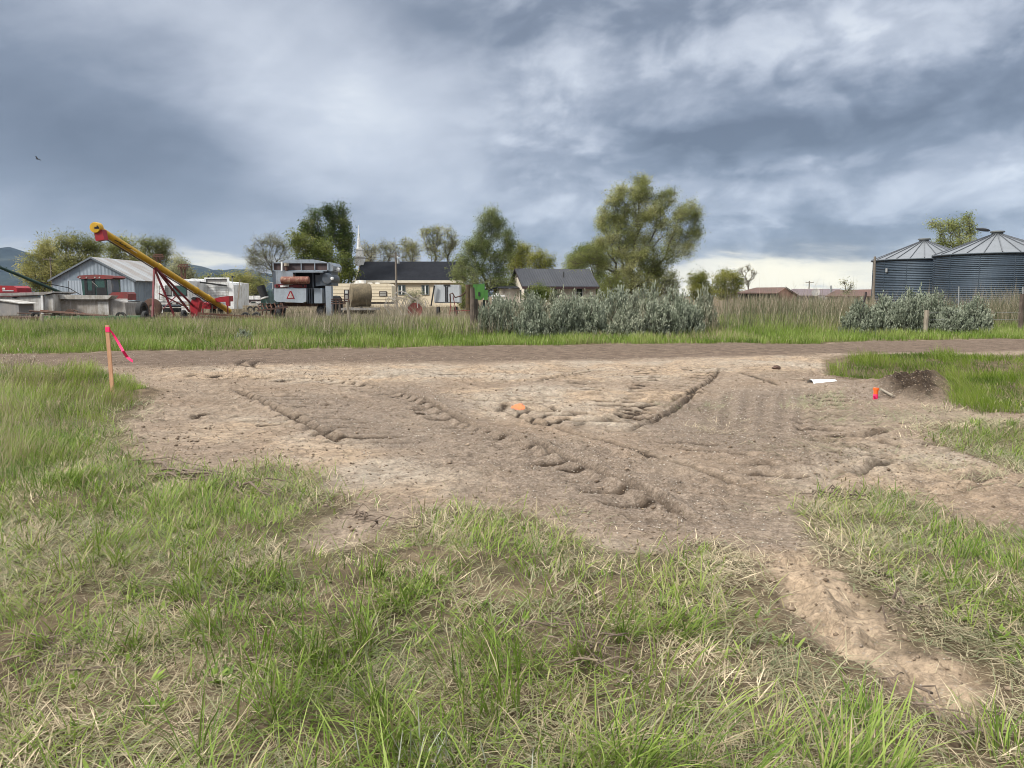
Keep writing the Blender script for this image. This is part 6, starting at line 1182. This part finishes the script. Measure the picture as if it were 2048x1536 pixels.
mr = thing('leaning_board', 'thin pale board leaning upright right of the white camper', 'board', tuple(at(477, 618, 62))); mr.location.z = 0; MB().bar(at(480, 560, 62), at(474, 620, 62), 0.06, 0.04).obj('board', M_PALEPOST, mr)
D = 140; lb = thing('low_white_building', 'low building with long white roof far behind the camper', 'building', (at(495, 605, D).x, D, 0)); MB().pprism([(472, 599), (474, 591.5), (520, 591.5), (521, 599)], D, 5).obj('roof', M_WHITE, lb); MB().pbox(474, 599.1, 519, 612, D + .3, 4).obj('wall', paint('dull_wall', (0.17, 0.13, 0.14), (0.12, 0.1, 0.1), 0.3), lb); MB().pbox(507, 591, 508, 599, D - 0.05, 0.04).obj('roof_seam', M_GREYSHEET, lb)
D = 75; cr_ = thing('parked_car', 'pale parked car far behind the weeds left of the spout machine', 'car', (at(504, 612, D).x, D, 0))
MB().pprism([(495, 611), (495, 607), (499, 606), (503, 603.2), (510, 603.2), (514, 606), (515, 611)], D, 1.6).obj('body', M_OLDWHITE, cr_); MB().pprism([(500, 606), (503.5, 604), (509.5, 604), (512.5, 606)], D - 0.02, 0.018).obj('window', M_GLASS, cr_)
for u in (499, 511): pa = at(u, 600, D); MB().wheel((pa.x, D + 0.12, 0.31), 0.31, 0.2, 'y').obj('wheel', M_BLACK, cr_)

# ------------------------------------------------------------------ red tractor, red machine, dark green conveyor
D = 64.0; tr_ = thing('red_tractor', 'red tractor with tall dark glass cab in front of the barn', 'tractor', (at(200, 610, D).x, D, 0))
MB().pprism([(153, 554.5), (158, 551), (190, 549), (224, 551.5), (228, 555), (222, 558), (160, 558)], D - 0.1, 2.0).obj('cab_roof', M_REDOLD, tr_)
for u in (160, 173, 190, 199): pa = at(u, 555, D - 0.1); MB().lathe((pa.x, pa.y, pa.z), [(0.01, -0.03), (0.06, -0.03), (0.065, 0)], 10, 'y').obj('roof_lamp', M_OLDWHITE, tr_)
MB().pprism([(162, 558.2), (218, 558.2), (220, 592), (166, 592)], D, 1.8).obj('cab_glass', M_GLASSG, tr_)
m = MB(); m.pbox(169, 558.2, 174.5, 592, D - 0.03, 0.028).pbox(184, 558.2, 190, 592, D - 0.03, 0.028).pbox(209.5, 558.2, 213, 592, D - 0.03, 0.028).pbox(193, 575, 213, 592, D - 0.025, 0.02).pbox(174.5, 581, 184, 592, D - 0.025, 0.02); m.obj('cab_pillars', M_DARK, tr_)
MB().bar(at(184, 563, D - 0.05), at(195, 573, D - 0.05), 0.03).obj('wiper', M_OLDWHITE, tr_)
MB().pprism([(214, 560), (221, 560), (224, 574), (224, 586), (216, 590)], D - 0.05, 1.2).obj('cab_side', M_COMBD, tr_)
MB().pprism([(218, 590), (224, 584.5), (252, 584), (256, 588), (256, 600), (218, 600)], D - 0.4, 1.4).obj('engine_hood', M_REDOLD, tr_); MB().pbox(228, 597.3, 255, 600.5, D - 0.45, 0.06).obj('hood_stripe', M_OLDWHITE, tr_)
MB().pbox(166, 592.2, 220, 612, D + 0.2, 1.5).obj('chassis', M_REDDK, tr_)
for u, r_w, dd in ((176, 0.75, 0.0), (212, 0.75, 0.0), (246, 0.5, 0.3)): pa = at(u, 600, D + dd); wh = MB().wheel((pa.x, D + dd + 0.4, r_w), r_w, 0.5).obj('tyre', M_BLACK, tr_); MB().lathe((pa.x, D + dd + 0.4, r_w), [(0.03, -0.14), (r_w * .54, -0.14), (r_w * .54, 0.14), (0.03, 0.14)], 16, 'x').obj('rim', M_OLDWHITE, wh)
D = 52.0; bt = thing('spare_tyre', 'black tyre standing on edge right of the metal barn', 'tyre', tuple(at(284, 622, D))); bt.location.z = 0; pa = at(283, 604, D); MB().wheel((pa.x, D, 0.62), 0.62, 0.4, n=26).obj('tread', M_BLACK, bt); MB().bar(at(256, 603.5, D), at(280, 603, D), 0.06).obj('axle_bar', M_BLACK, bt)
pa = at(304, 600, 58); wf = thing('discarded_tractor_tyre', 'dark brown old wheel standing at the barn corner by the motorhome', 'wheel', (pa.x, 58, 0)); MB().wheel((pa.x, 58, 0.72), 0.72, 0.35, 'y', n=26, inner=0.3).obj('tread', M_RUSTD, wf); MB().lathe((pa.x, 58, 0.72), [(0.02, -0.1), (0.22, -0.1), (0.22, 0.1), (0.02, 0.1)], 14, 'y').obj('hub', M_PALEPOST, wf)
D = 72.0; rm = thing('red_harvester', 'red farm machine cut off by the left photo edge behind the white bins', 'farm machine', (at(10, 605, D).x, D, 0))
MB().pprism([(-60, 572), (-10, 571), (26, 571.5), (33, 576), (34, 584), (-60, 586)], D, 2.2).obj('body', M_RED, rm); MB().pprism([(-60, 586.2), (38, 584), (44, 588), (42, 592), (-60, 596)], D - 0.2, 2.6).obj('lower_body', M_REDDK, rm); MB().pbox(4, 575.5, 10, 579, D - 0.03, 0.02).obj('lamp', M_WHITE, rm); MB().pbox(5, 580.5, 27, 582.5, D - 0.03, 0.02).obj('chrome_strip', M_SILVER, rm)
for u in (-30, 25): pa = at(u, 600, D); MB().wheel((pa.x, D + 0.5, 0.7), 0.7, 0.5, 'y').obj('tyre', M_BLACK, rm)
D = 66.0; cv = thing('dark_green_conveyor', 'dark green conveyor pole slanting down over the white bins', 'conveyor', (at(110, 610, D).x, D, 0))
a, b = at(-40, 518, 62), at(129, 588, 68); MB().cyl(a, b, 0.13, n=12).obj('tube', M_GRNDK, cv)
MB().tube([at(76, 563.5, 66), at(137, 575.5, 68), at(161, 589.5, 68)], 0.035, 6).obj('cable', M_BLACK, cv); MB().bar(at(137, 562, 68), at(137, 592, 68), 0.04).obj('mast', M_COMBD, cv); MB().bar(at(128, 587, 68), at(128, 640, 68), 0.10).obj('support', M_GRNDK, cv)
MB().cyl(a + Vector((0, 0, 0.28)), at(60, 562, 65.5), 0.03, n=6).obj('truss_rod', M_GRNDK, cv); 
for u in (10, 40): 
    f = (u + 40) / 169; q = a + (b - a) * f; MB().bar(q, q + Vector((0, 0, 0.24)), 0.03).obj('truss_post', M_GRNDK, cv)
for k, (u, D_) in enumerate(((316, 96), (366, 92))):
    v = (513, 533)[k]; t_ = thing('folded_cultivator', ('upper rust red folded cultivator wing in front of the willow', 'lower rust red folded cultivator wing above the camper')[k], 'farm implement', (at(u, 600, D_).x, D_, 0), 'folded cultivators')
    m = MB().bar(at(u - 11, v, D_), at(u + 13, v + 0.5, D_), 0.14).bar(at(u - 8, v - 4, D_ + .5), at(u + 10, v - 4, D_ + .5), 0.12); m.obj('wing', M_RUST, t_)
    m = MB()
    for j in range(7): m.tube([at(u - 9 + j * 3, v - 3, D_), at(u - 8 + j * 3, v + 3, D_), at(u - 9.5 + j * 3, v + 6, D_)], 0.05, 5)
    m.obj('tines', M_RUST, t_); MB().bar(at(u - 3, v, D_ + .3), at(u - 4, 612, D_ + .3), 0.16).bar(at(u + 4, v, D_ + .3), at(u + 5, 612, D_ + .3), 0.14).bar(at(u - 3, v + 14, D_), at(u + 5, v + 30, D_), 0.10).obj('tower', M_RUST, t_)

# ------------------------------------------------------------------ white bins and flat implements along the front of the yard
D = 54.0; wb = thing('white_grain_box', 'weathered white grain box with a sagging grey board lid', 'grain box', (at(50, 620, D).x, D, 0))
MB().pprism([(-60, 593), (40, 593), (84, 595), (84, 634), (-60, 634)], D, 2.6).obj('side_panel', M_OLDWHITE, wb); MB().pprism([(85, 594), (106, 588), (107, 628), (85, 634)], D + 0.05, 2.2).obj('end_panel', M_OLDWHITE, wb)
MB().pprism([(-60, 587.5), (60, 585), (104, 583), (105, 586), (85, 590), (20, 591.5), (-60, 592)], D - 0.15, 2.9).obj('lid', M_GREYWOOD, wb); MB().bar(at(84.5, 591, D - 0.06), at(86, 634, D - 0.06), 0.14).obj('corner_post', M_WHITE, wb); MB().pprism([(22, 594.5), (38, 593.2), (30, 597)], D - 0.02, 0.018).obj('gap', M_DARK, wb)
for u in (-30, 60): pa = at(u, 600, D + 1); MB().wheel((pa.x, D + 1, 0.35), 0.35, 0.25, 'y').obj('wheel', M_BLACK, wb)
D = 51.0; gbx = thing('grey_box', 'plain dull grey box at the left photo edge in front of the white box', 'box', (at(10, 630, D).x, D, 0)); MB().pprism([(-60, 600), (0, 601.5), (37, 606), (38, 631), (-60, 632)], D, 1.6).obj('body', M_GREYSHEET, gbx); MB().pprism([(-60, 598.3), (0, 600), (46, 607), (38, 607.5), (0, 602), (-60, 600.5)], D - 0.1, 1.8).obj('lid', M_OLDWHITE, gbx); MB().pbox(-60, 632, 42, 636, D - 0.05, 1.4).obj('skid', M_RUSTD, gbx)
for u in (0, 25): MB().pbox(u, 636, u + 4, 650, D + 0.1, 0.2).obj('leg', M_GREYWOOD, gbx)
D = 55.0; w2_ = thing('white_trailer_box', 'long white trailer box with streaked boards and open lid', 'trailer', (at(160, 620, D).x, D, 0))
MB().pbox(108, 602, 218, 632, D, 2.4).obj('side_panel', paint('streaked_boards', (0.46, 0.44, 0.41), (0.25, 0.22, 0.19), 0.6, 0.85, 0, 1.8, True, 0.4), w2_); MB().pprism([(108, 590), (223, 591), (216, 598.5), (108, 598)], D - 0.3, 1.0).obj('lid', M_OLDWHITE, w2_); MB().pbox(108, 598.6, 217, 601.9, D - 0.05, 2).obj('top_rail', M_GREYWOOD, w2_); MB().pbox(196, 603.5, 217, 630, D - 0.05, 0.04).obj('pale_panel', M_OLDWHITE, w2_)
MB().pprism([(218.5, 599), (250, 605), (252, 632), (218.5, 632)], D + 0.1, 1.8).obj('end_panel', M_GREYWOOD, w2_)
for u in (140, 190): pa = at(u, 600, D + 1); MB().wheel((pa.x, D + 1, 0.38), 0.38, 0.25, 'y').obj('wheel', M_BLACK, w2_)
D = 46.0; fb = thing('green_flat_trailer', 'long low green implement bed with plate brackets underneath', 'trailer', (at(180, 640, D).x, D, 0))
MB().pbox(86, 632.5, 280, 639.5, D, 1.6).obj('bed_beam', M_GRN, fb); MB().pbox(20, 633.5, 85.8, 638, D + 0.05, 1.4).obj('tongue_beam', M_RUSTD, fb); MB().pbox(280.2, 631.5, 285, 641, D - 0.03, 1.6).obj('end_plate', M_DARK, fb); MB().pbox(100, 640, 278, 645, D + 0.5, 0.5).obj('under_beam', M_GRNDK, fb)
for u in (131, 175, 215, 258): MB().pprism([(u - 9, 639.7), (u + 9, 639.7), (u + 3, 652), (u - 2, 653)], D + 0.1, 0.06).obj('bracket', M_GRN if u == 131 else M_GREYWOOD, fb)
for u in (70, 112, 155, 240): pa = at(u, 600, D + 0.8); MB().wheel((pa.x, D + 0.8, 0.33), 0.33, 0.22, 'y').obj('wheel', M_BLACK, fb)
for k, (ua, va, ub, vb, r_, lab) in enumerate([(59, 622, 205, 632, 0.055, 'thicker rusty pipe sticking out furthest left on the green bed'), (81, 621, 215, 631.5, 0.045, 'rusty red pipe lying upper on the green bed'), (34, 626, 150, 631.5, 0.03, 'thin dark rod lying lowest on the green bed'), (146, 619.5, 180, 630.5, 0.04, 'short rusty bar slanting down from the rusty disc')]):
    a, b = at(ua, va, D + 0.5 + 0.12 * k), at(ub, vb, D + 0.5 + 0.12 * k); MB().cyl(a, b, r_, n=8).obj('rusty_pipe', M_RUSTD if k != 1 else M_RUST, None, label=lab, cat='pipe', group='rusty pipes on the green bed')
pa = at(139, 625, D + 1); MB().lathe((pa.x, pa.y, pa.z - 0.1), [(0.02, -0.03), (0.30, -0.01), (0.31, 0.02), (0.02, 0.05)], 24, 'y').obj('rusty_disc', M_RUSTD, None, label='round rusty disc blade propped on the green bed', cat='disc')
D = 47.5; rt = thing('rusty_trailer_frame', 'long rusty brown trailer frame in the weeds below the auger', 'trailer', (at(420, 640, D).x, D, 0))
MB().pbox(286, 633, 395, 636, D, 0.15).pbox(286, 645, 395, 647, D + .6, 0.15).obj('front_rails', M_RUSTD, rt); MB().bar(at(396, 627, D), at(552, 636, D), 0.12).bar(at(396, 634, D + .4), at(552, 638, D + .4), 0.12).obj('rails', M_RUST, rt); MB().pbox(398, 639, 550, 646, D + 0.6, 0.4).obj('side_beam', M_RUSTD, rt); MB().pbox(336, 634, 396, 646.5, D + 0.9, 0.1).obj('deck_board', paint('tan_board', (0.25, 0.17, 0.10), (0.16, 0.11, 0.07), 0.5, 0.9), rt)
for u in (430, 500, 545): MB().pbox(u, 633, u + 5, 657, D + 0.3, 0.25).obj('stake_leg', M_RUSTD, rt)
for u in (490, 512): pa = at(u, 600, D + 0.9); MB().wheel((pa.x, D + 0.9, 0.30), 0.30, 0.2, 'y').obj('wheel', M_BLACK, rt)
# ------------------------------------------------------------------ posts of the old fence
def gz(x, y): return float(hcoarse(np.array([x]), np.array([y]))[0])
def post(name, label, u, vtop, ub, vb, D, r, mat, sq=False, group='posts of the old fence', n=9, irr=0.12, cat='post'):
    a, b = at(ub, vb, D), at(u, vtop, D); a.z = gz(a.x, D) - 0.1; m = MB(); rr = random.Random(int(u))
    if sq: m.bar(a, b, r * 2)
    else:
        pts = [a + (b - a) * (k / 6) + Vector((rr.uniform(-1, 1), rr.uniform(-1, 1), 0)) * r * irr for k in range(7)]; m.tube(pts, [r * (1.05 - 0.03 * k) for k in range(7)], n)
    return m.obj(name, mat, None, label=label, cat=cat, group=group)
sp_ = thing('split_post', 'thick weathered split wooden post at the left end of the sagebrush hedge', 'post', (*at(952, 655, 31.0).xy, 0)); 
m = MB(); m.tube([at(947, 664, 31), at(946, 630, 31), at(945.5, 600, 31), at(944.5, 575, 31)], [0.13, 0.12, 0.11, 0.09], 9).obj('main_timber', M_WOODPOST, sp_)
MB().tube([at(955, 664, 31.1), at(954, 640, 31.1), at(954.5, 612, 31.1), at(953, 598, 31.1)], [0.10, 0.10, 0.08, 0.05], 8).obj('split_timber', M_WOODPOST, sp_); MB().tube([at(961, 664, 31.2), at(962, 640, 31.2), at(963.5, 612, 31.2), at(964, 604, 31.2)], [0.09, 0.08, 0.06, 0.03], 8).obj('split_timber', M_PALEPOST, sp_)
post('fence_post', 'leaning grey post in the weeds in front of the metal rack', 694, 604, 702, 660, 33, 0.07, M_PALEPOST)
post('fence_post', 'square bleached post standing before the white boxes', 83.5, 628, 84.5, 660, 35, 0.055, M_PALEPOST, True)
post('fence_post', 'short weathered post standing in the middle of the sagebrush by the bins', 1854, 620, 1850, 662, 30.2, 0.10, M_PALEPOST)
post('fence_post', 'thick dark post at the right photo edge below the larger bin', 2044, 588, 2043, 650, 33, 0.10, M_WOODPOST)
post('steel_post', 'thin steel fence post in front of the larger bin wall', 1918, 573, 1917, 640, 36, 0.03, M_STEEL, group=None)
post('steel_post', 'thin pale steel post rising above the thick post at the right edge', 2046, 574, 2046, 640, 33.4, 0.03, M_STEEL, group=None)
pts = [at(1727, 612, 32.5), at(1728.5, 600, 32.5), at(1731, 592, 32.5), at(1732, 584, 32.5)]; pts = [at(1726, 650, 32.5)] + pts
MB().tube(pts, 0.045, 7).obj('curved_post', M_TRIM, None, label='dark curved iron post sticking out of the left sagebrush', cat='post')
m = MB(); wp = [at(1854, 640, 30.2), at(1950, 638, 31.5), at(2043, 640, 33)]
for dz_ in (0.0, 0.3): m.tube([p + Vector((0, 0, dz_)) for p in wp], 0.006, 4)
m.obj('fence_wire', M_STEEL, None, label='thin fence wires strung between the posts at the right', cat='wire')
# ------------------------------------------------------------------ survey stake with ribbon
def onground(u, v):
    x, y = gnd(u, v); z = gz(x, y)
    for _ in range(3):                                       # follow the ray to the real surface
        xx = (u - 1024) / F; zz = -(v - 768) / F; Yd = CP + zz * SP; Zd = -SP + zz * CP; t = (z - CAMZ) / Zd; x, y = xx * t, Yd * t; z = gz(x, y)
    return Vector((x, y, z))
b = onground(226, 793); a = at(214, 650, b.y); st = thing('survey_stake', 'tall orange brown wooden survey stake with a pink ribbon tied on', 'stake', tuple(b))
MB().bar(b - Vector((0, 0, 0.1)), a, 0.062, 0.020).obj('lath', M_STAKE, st, bevel=0.003)
tp = at(215.5, 659, b.y); dr_ = (a - b).normalized(); m = MB().bar(tp - dr_ * 0.045, tp + dr_ * 0.04, 0.070, 0.030); m.obj('knot', M_PINK, st, bevel=0.004)
rv = [(220, 660, 0), (228, 671, .05), (237, 686, .02), (246, 702, -.03), (254, 714, .04), (260, 719, .0), (265.5, 722.5, -.05)]; m = MB(); P = [at(u, v, b.y - 0.03 + d) for u, v, d in rv]; wv = []
for k, p in enumerate(P):
    d = (P[min(k + 1, 6)] - P[max(k - 1, 0)]).normalized(); nrm_ = Vector((d.z, 0.25 * math.sin(k * 1.3), -d.x)).normalized(); wd = 0.022 if k else 0.012; wv += [p + nrm_ * wd, p - nrm_ * wd, p + nrm_ * wd + Vector((0, .0025, 0)), p - nrm_ * wd + Vector((0, .0025, 0))]
fs = []
for k in range(6): q = 4 * k; fs += [(q, q + 1, q + 5, q + 4), (q + 2, q + 6, q + 7, q + 3), (q, q + 4, q + 6, q + 2), (q + 1, q + 3, q + 7, q + 5)]
m.add(wv, fs).obj('ribbon', M_PINK, st)
# ------------------------------------------------------------------ short marker with orange top
b = onground(1751, 797); mk = thing('marker_stub', 'short stub post painted bright orange with pink tape at the mound', 'marker', tuple(b)); s = b.y / F
MB().cyl(b - Vector((0, 0, .05)), b + Vector((0, 0, 9 * s)), 0.036, n=12).obj('base_tape', M_PINK, mk); MB().cyl(b + Vector((0, 0, 9 * s)), b + Vector((0, 0, 17 * s)), 0.033, n=12).obj('shaft', M_ORANGE, mk); MB().cyl(b + Vector((0, 0, 16.9 * s)), b + Vector((0, 0, 21.5 * s)), 0.044, n=12).obj('cap', M_ORANGE, mk)
MB().bar(b + Vector((-0.02, -0.03, 0.0)), b + Vector((-0.05, -0.06, 0.05)), 0.03, 0.008).obj('tape_tail', M_PINK, mk)
pt = [onground(1762, 783), onground(1785, 794)]; MB().cyl(pt[0] + Vector((0, 0, .06)), pt[1] + Vector((0, 0, .05)), 0.018, n=8).obj('wood_stick', M_PALEPOST, None, label='pale straight stick lying on the soil mound beside the orange marker', cat='stick')
# ------------------------------------------------------------------ sprayed orange mark: a thin crust of paint on the soil
M_ORANGEDUST = paint('sprayed_orange', (0.80, 0.17, 0.045), (0.52, 0.20, 0.10), 0.5, 0.9, 0, 14, False, 0.4)
mb_ = MB(); cx0, cy0 = gnd(1036, 811); rr = np.random.default_rng(3); NV = 13; gxx = np.linspace(-0.30, 0.30, 49); gyy = np.linspace(-0.42, 0.42, 49)
XX, YY = np.meshgrid(cx0 + gxx, cy0 + gyy); e = ((XX - cx0) / 0.115) ** 2 + ((YY - cy0) / 0.20) ** 2 + 1.6 * np.abs(fbm(XX, YY, 14, 3, 401)) - 0.2; HH = hfull(XX.ravel(), YY.ravel()).reshape(XX.shape) + 0.004
ii = np.arange(49 * 49).reshape(49, 49); q = np.stack([ii[:-1, :-1], ii[:-1, 1:], ii[1:, 1:], ii[1:, :-1]], -1).reshape(-1, 4); q = q[(e.ravel()[q]).mean(1) < 0.75]; us_ = np.unique(q); mp = np.zeros(49 * 49, int); mp[us_] = np.arange(len(us_)); VV = np.stack([XX.ravel(), YY.ravel(), HH.ravel()], 1)[us_]
tag(link('orange_paint_mark', np_mesh('orange_paint_mark', VV, [mp[q].astype(np.int32)], M_ORANGEDUST, None, True)), 'sprayed bright orange paint mark on the bare dirt', 'paint mark')
# ------------------------------------------------------------------ culvert end, boulder, bag
b = onground(1650, 765); cu = MB(); cu.v = []; r0 = 0.11; axv = Vector((1, 0.25, -0.02)).normalized(); c0 = b + Vector((-0.25, 0.05, -0.06)); sdv = Vector((-axv.y, axv.x, 0)); nn = 14; vs_ = []; 
for k in range(16):
    rk = r0 * (1.0 + 0.05 * math.sin(k * 1.9)); c = c0 + axv * (k * 0.034)
    for j in range(nn + 1): t = math.pi * j / nn; vs_.append(c + sdv * math.cos(t) * rk + Vector((0, 0, math.sin(t) * rk)))
fs = [(k * (nn + 1) + j, k * (nn + 1) + j + 1, (k + 1) * (nn + 1) + j + 1, (k + 1) * (nn + 1) + j) for k in range(15) for j in range(nn)]; cu.add(vs_, fs)
cu.obj('culvert_pipe', M_PLASTIC, None, label='white ribbed culvert pipe end half buried at the ditch', cat='pipe')
def rock(u, v, r, mat, label, cat, sd, name='rock', sq=0.7):
    b = onground(u, v); m = MB(); m.lathe((0, 0, 0), [(0.1, -0.5), (0.7, -0.45), (1.0, 0.0), (0.75, 0.5), (0.1, 0.8)], 12); q = random.Random(sd)
    m.v = [tuple(b + Vector((p[0] * q.uniform(.75, 1.2), p[1] * q.uniform(.75, 1.2), (p[2] + .35) * sq * q.uniform(.85, 1.15))) * r) for p in m.v]; return m.obj(name, mat, None, label=label, cat=cat)
rock(1553, 738, 0.10, M_CLODM if 'M_CLODM' in globals() else M_RUSTD, 'brown lump of earth standing on the pale gravel by the road', 'dirt clod', 1, 'dirt_lump')
rock(1609, 640, 0.25, M_PLASTIC, 'white crumpled bag lying in the weeds beyond the road', 'bag', 3, 'white_bag', 0.8)
# ------------------------------------------------------------------ sticks and roots
def sticks(name, label, u0, v0, u1, v1, n, lmin, lmax, seed, mat=None, cat='branches', thick=0.010, hd0=None):
    q = random.Random(seed); a, b = onground(u0, v0), onground(u1, v1); root = thing(name, label, cat, tuple((a + b) / 2))
    for k in range(n):
        f = q.random(); c = a + (b - a) * f + Vector((q.gauss(0, .09), q.gauss(0, .09), 0)); base_h = math.atan2(b.y - a.y, b.x - a.x); h = base_h + q.gauss(0, 0.45); L = q.uniform(lmin, lmax); d = Vector((math.cos(h), math.sin(h), 0)); r = thick * q.uniform(0.5, 1.5)
        pts = []
        for j in range(5):
            p = c + d * L * (j / 4 - .5) + Vector((q.gauss(0, .02), q.gauss(0, .02), 0)); p.z = gz(p.x, p.y) + 0.02 + r + q.uniform(0, .07) * (1 - abs(j - 2) / 2.5); pts.append(p)
        MB().tube(pts, [r, r * .9, r * .8, r * .6, r * .35], 6).obj('branch', mat or M_STICK, root)
    return root
sticks('branch_pile', 'long tangle of dead branches lying left of the dirt, near the stake', 320, 945, 520, 990, 26, 0.3, 1.0, 1, None, 'branches', 0.011)
sticks('branch_pile', 'small brown twig heap on the dirt edge at lower centre right', 1650, 1000, 1700, 1002, 14, 0.1, 0.3, 2, None, 'twigs', 0.007)
sticks('branch_pile', 'short grey sticks beside the sandy rut', 1775, 1210, 1800, 1250, 8, 0.07, 0.16, 4, M_STICK, 'twigs', 0.005)
sticks('root_bundle', 'silvery dead roots bundled in the grass at lower left', 80, 1310, 170, 1330, 12, 0.12, 0.30, 5, M_STICK, 'roots', 0.004)
sticks('root_bundle', 'pale dead roots in the grass at the bottom centre', 1090, 1265, 1180, 1300, 14, 0.12, 0.30, 6, M_STICK, 'roots', 0.004)
sticks('root_bundle', 'grey dead stems on the bare patch right of the bottom centre', 1180, 1330, 1280, 1360, 12, 0.15, 0.32, 7, M_STICK, 'roots', 0.004)
sticks('branch_pile', 'thin brown branch pieces scattered right of the sandy rut bottom', 1800, 1380, 1940, 1490, 14, 0.08, 0.30, 8, None, 'twigs', 0.004)
sticks('branch_pile', 'dark twigs on the bare soil at the centre of the meadow edge', 690, 1030, 800, 1060, 14, 0.08, 0.25, 9, None, 'twigs', 0.006)
# ------------------------------------------------------------------ pale dry stalks
def stalk_plant(name, label, u, v, n, H, spread, mat, seed, plume=True, cat='plant'):
    q = np.random.default_rng(seed); b = onground(u, v); root = thing(name, label, cat, tuple(b)); S_ = Sward()
    xx = b.x + q.normal(0, spread * 0.25, n); yy = b.y + q.normal(0, spread * 0.2, n); P = np.stack([xx, yy, np.full(n, b.z - 0.01)], 1)
    azs = q.uniform(0, 6.28, n); S_.add(P - np.array(b), azs, q.uniform(0.05, 0.4, n), q.uniform(0.1, 0.5, n), H * q.uniform(0.6, 1.1, n), np.full(n, 0.006), 4, q.uniform(0.85, 1, n))
    o = S_.build('stems', mat, None, None, None, root); 
    if plume:
        S2 = Sward()
        for k in range(n // 2):
            m_ = 14; h = H * q.uniform(0.6, 0.95); t = q.uniform(0.55, 1, m_); S2.add(np.stack([xx[k] + np.cos(azs[k]) * 0.30 * h * t, yy[k] + np.sin(azs[k]) * 0.30 * h * t, b.z + h * t * 0.95], 1) - np.array(b), q.uniform(0, 6.28, m_), q.uniform(0.2, 0.8, m_), q.uniform(0, .4, m_), q.uniform(0.03, 0.07, m_), np.full(m_, 0.012), 2, q.uniform(0.9, 1, m_))
        S2.build('seed_heads', mat, None, None, None, root)
    return root
stalk_plant('dry_stalk_plant', 'pale feathery dry stalks at the left edge beside the road', 22, 775, 22, 0.50, 0.35, M_WEED, 1, True, 'dry plant'); stalk_plant('dry_stalk_plant', 'spreading pale dry seed heads left of the stake against the road', 60, 775, 14, 0.62, 0.22, M_WEED, 2, True, 'dry plant')
M_SILV = leaf_material('silvery_stems', [(0.30, 0.33, 0.26)] * 2, [(0.33, 0.35, 0.28), (0.40, 0.41, 0.34)], 0.1)
stalk_plant('silvery_plant', 'pale silvery stemmed plant at the bottom centre edge', 850, 1560, 34, 0.20, 0.42, M_SILV, 3, False, 'plant')
# ------------------------------------------------------------------ bird
p = at(75, 318, 60.0); bd = MB(); bd.lathe((0, 0, 0), [(0.005, -0.16), (0.03, -0.10), (0.045, 0), (0.03, 0.10), (0.008, 0.17)], 8, 'x')
bd.add([(-.06, 0, .01), (.06, 0, .01), (.02, .22, .12), (-.08, .20, .11), (-.05, .40, .06), (-.09, .39, .06), (-.06, 0, .02), (.06, 0, .02), (.02, .22, .13), (-.08, .20, .12)], [(0, 1, 2, 3), (3, 2, 4, 5), (9, 8, 7, 6)]).add([(-.06, 0, .01), (.06, 0, .01), (.02, -.22, .12), (-.08, -.20, .11), (-.05, -.40, .06), (-.09, -.39, .06)], [(3, 2, 1, 0), (5, 4, 2, 3)])
Mx = Matrix.Translation(p) @ Matrix.Rotation(R(70), 4, 'Z') @ Matrix.Rotation(R(30), 4, 'X'); bd.v = [tuple(Mx @ Vector(q)) for q in bd.v]; bd.obj('bird', M_BLACK, None, label='small dark bird flying high in the sky', cat='bird')
# ------------------------------------------------------------------ air between here and the hills
HAZE = 0.000035
hm = MB().box(-6600, 6600, -420, 6300, -6.5, 480); hz_ = bpy.data.materials.new('haze'); hz_.use_nodes = True; hz_.node_tree.nodes.clear(); HT = NT(hz_.node_tree)
pv = HT.n('ShaderNodeVolumePrincipled'); pv.inputs['Color'].default_value = (0.50, 0.68, 1.0, 1); pv.inputs['Density'].default_value = HAZE; pv.inputs['Anisotropy'].default_value = 0.0; hz_.node_tree.links.new(pv.outputs[0], HT.n('ShaderNodeOutputMaterial').inputs['Volume'])

ho = hm.obj('haze', hz_, None, smooth=False, loc=(0, 0, 0), kind='stuff')
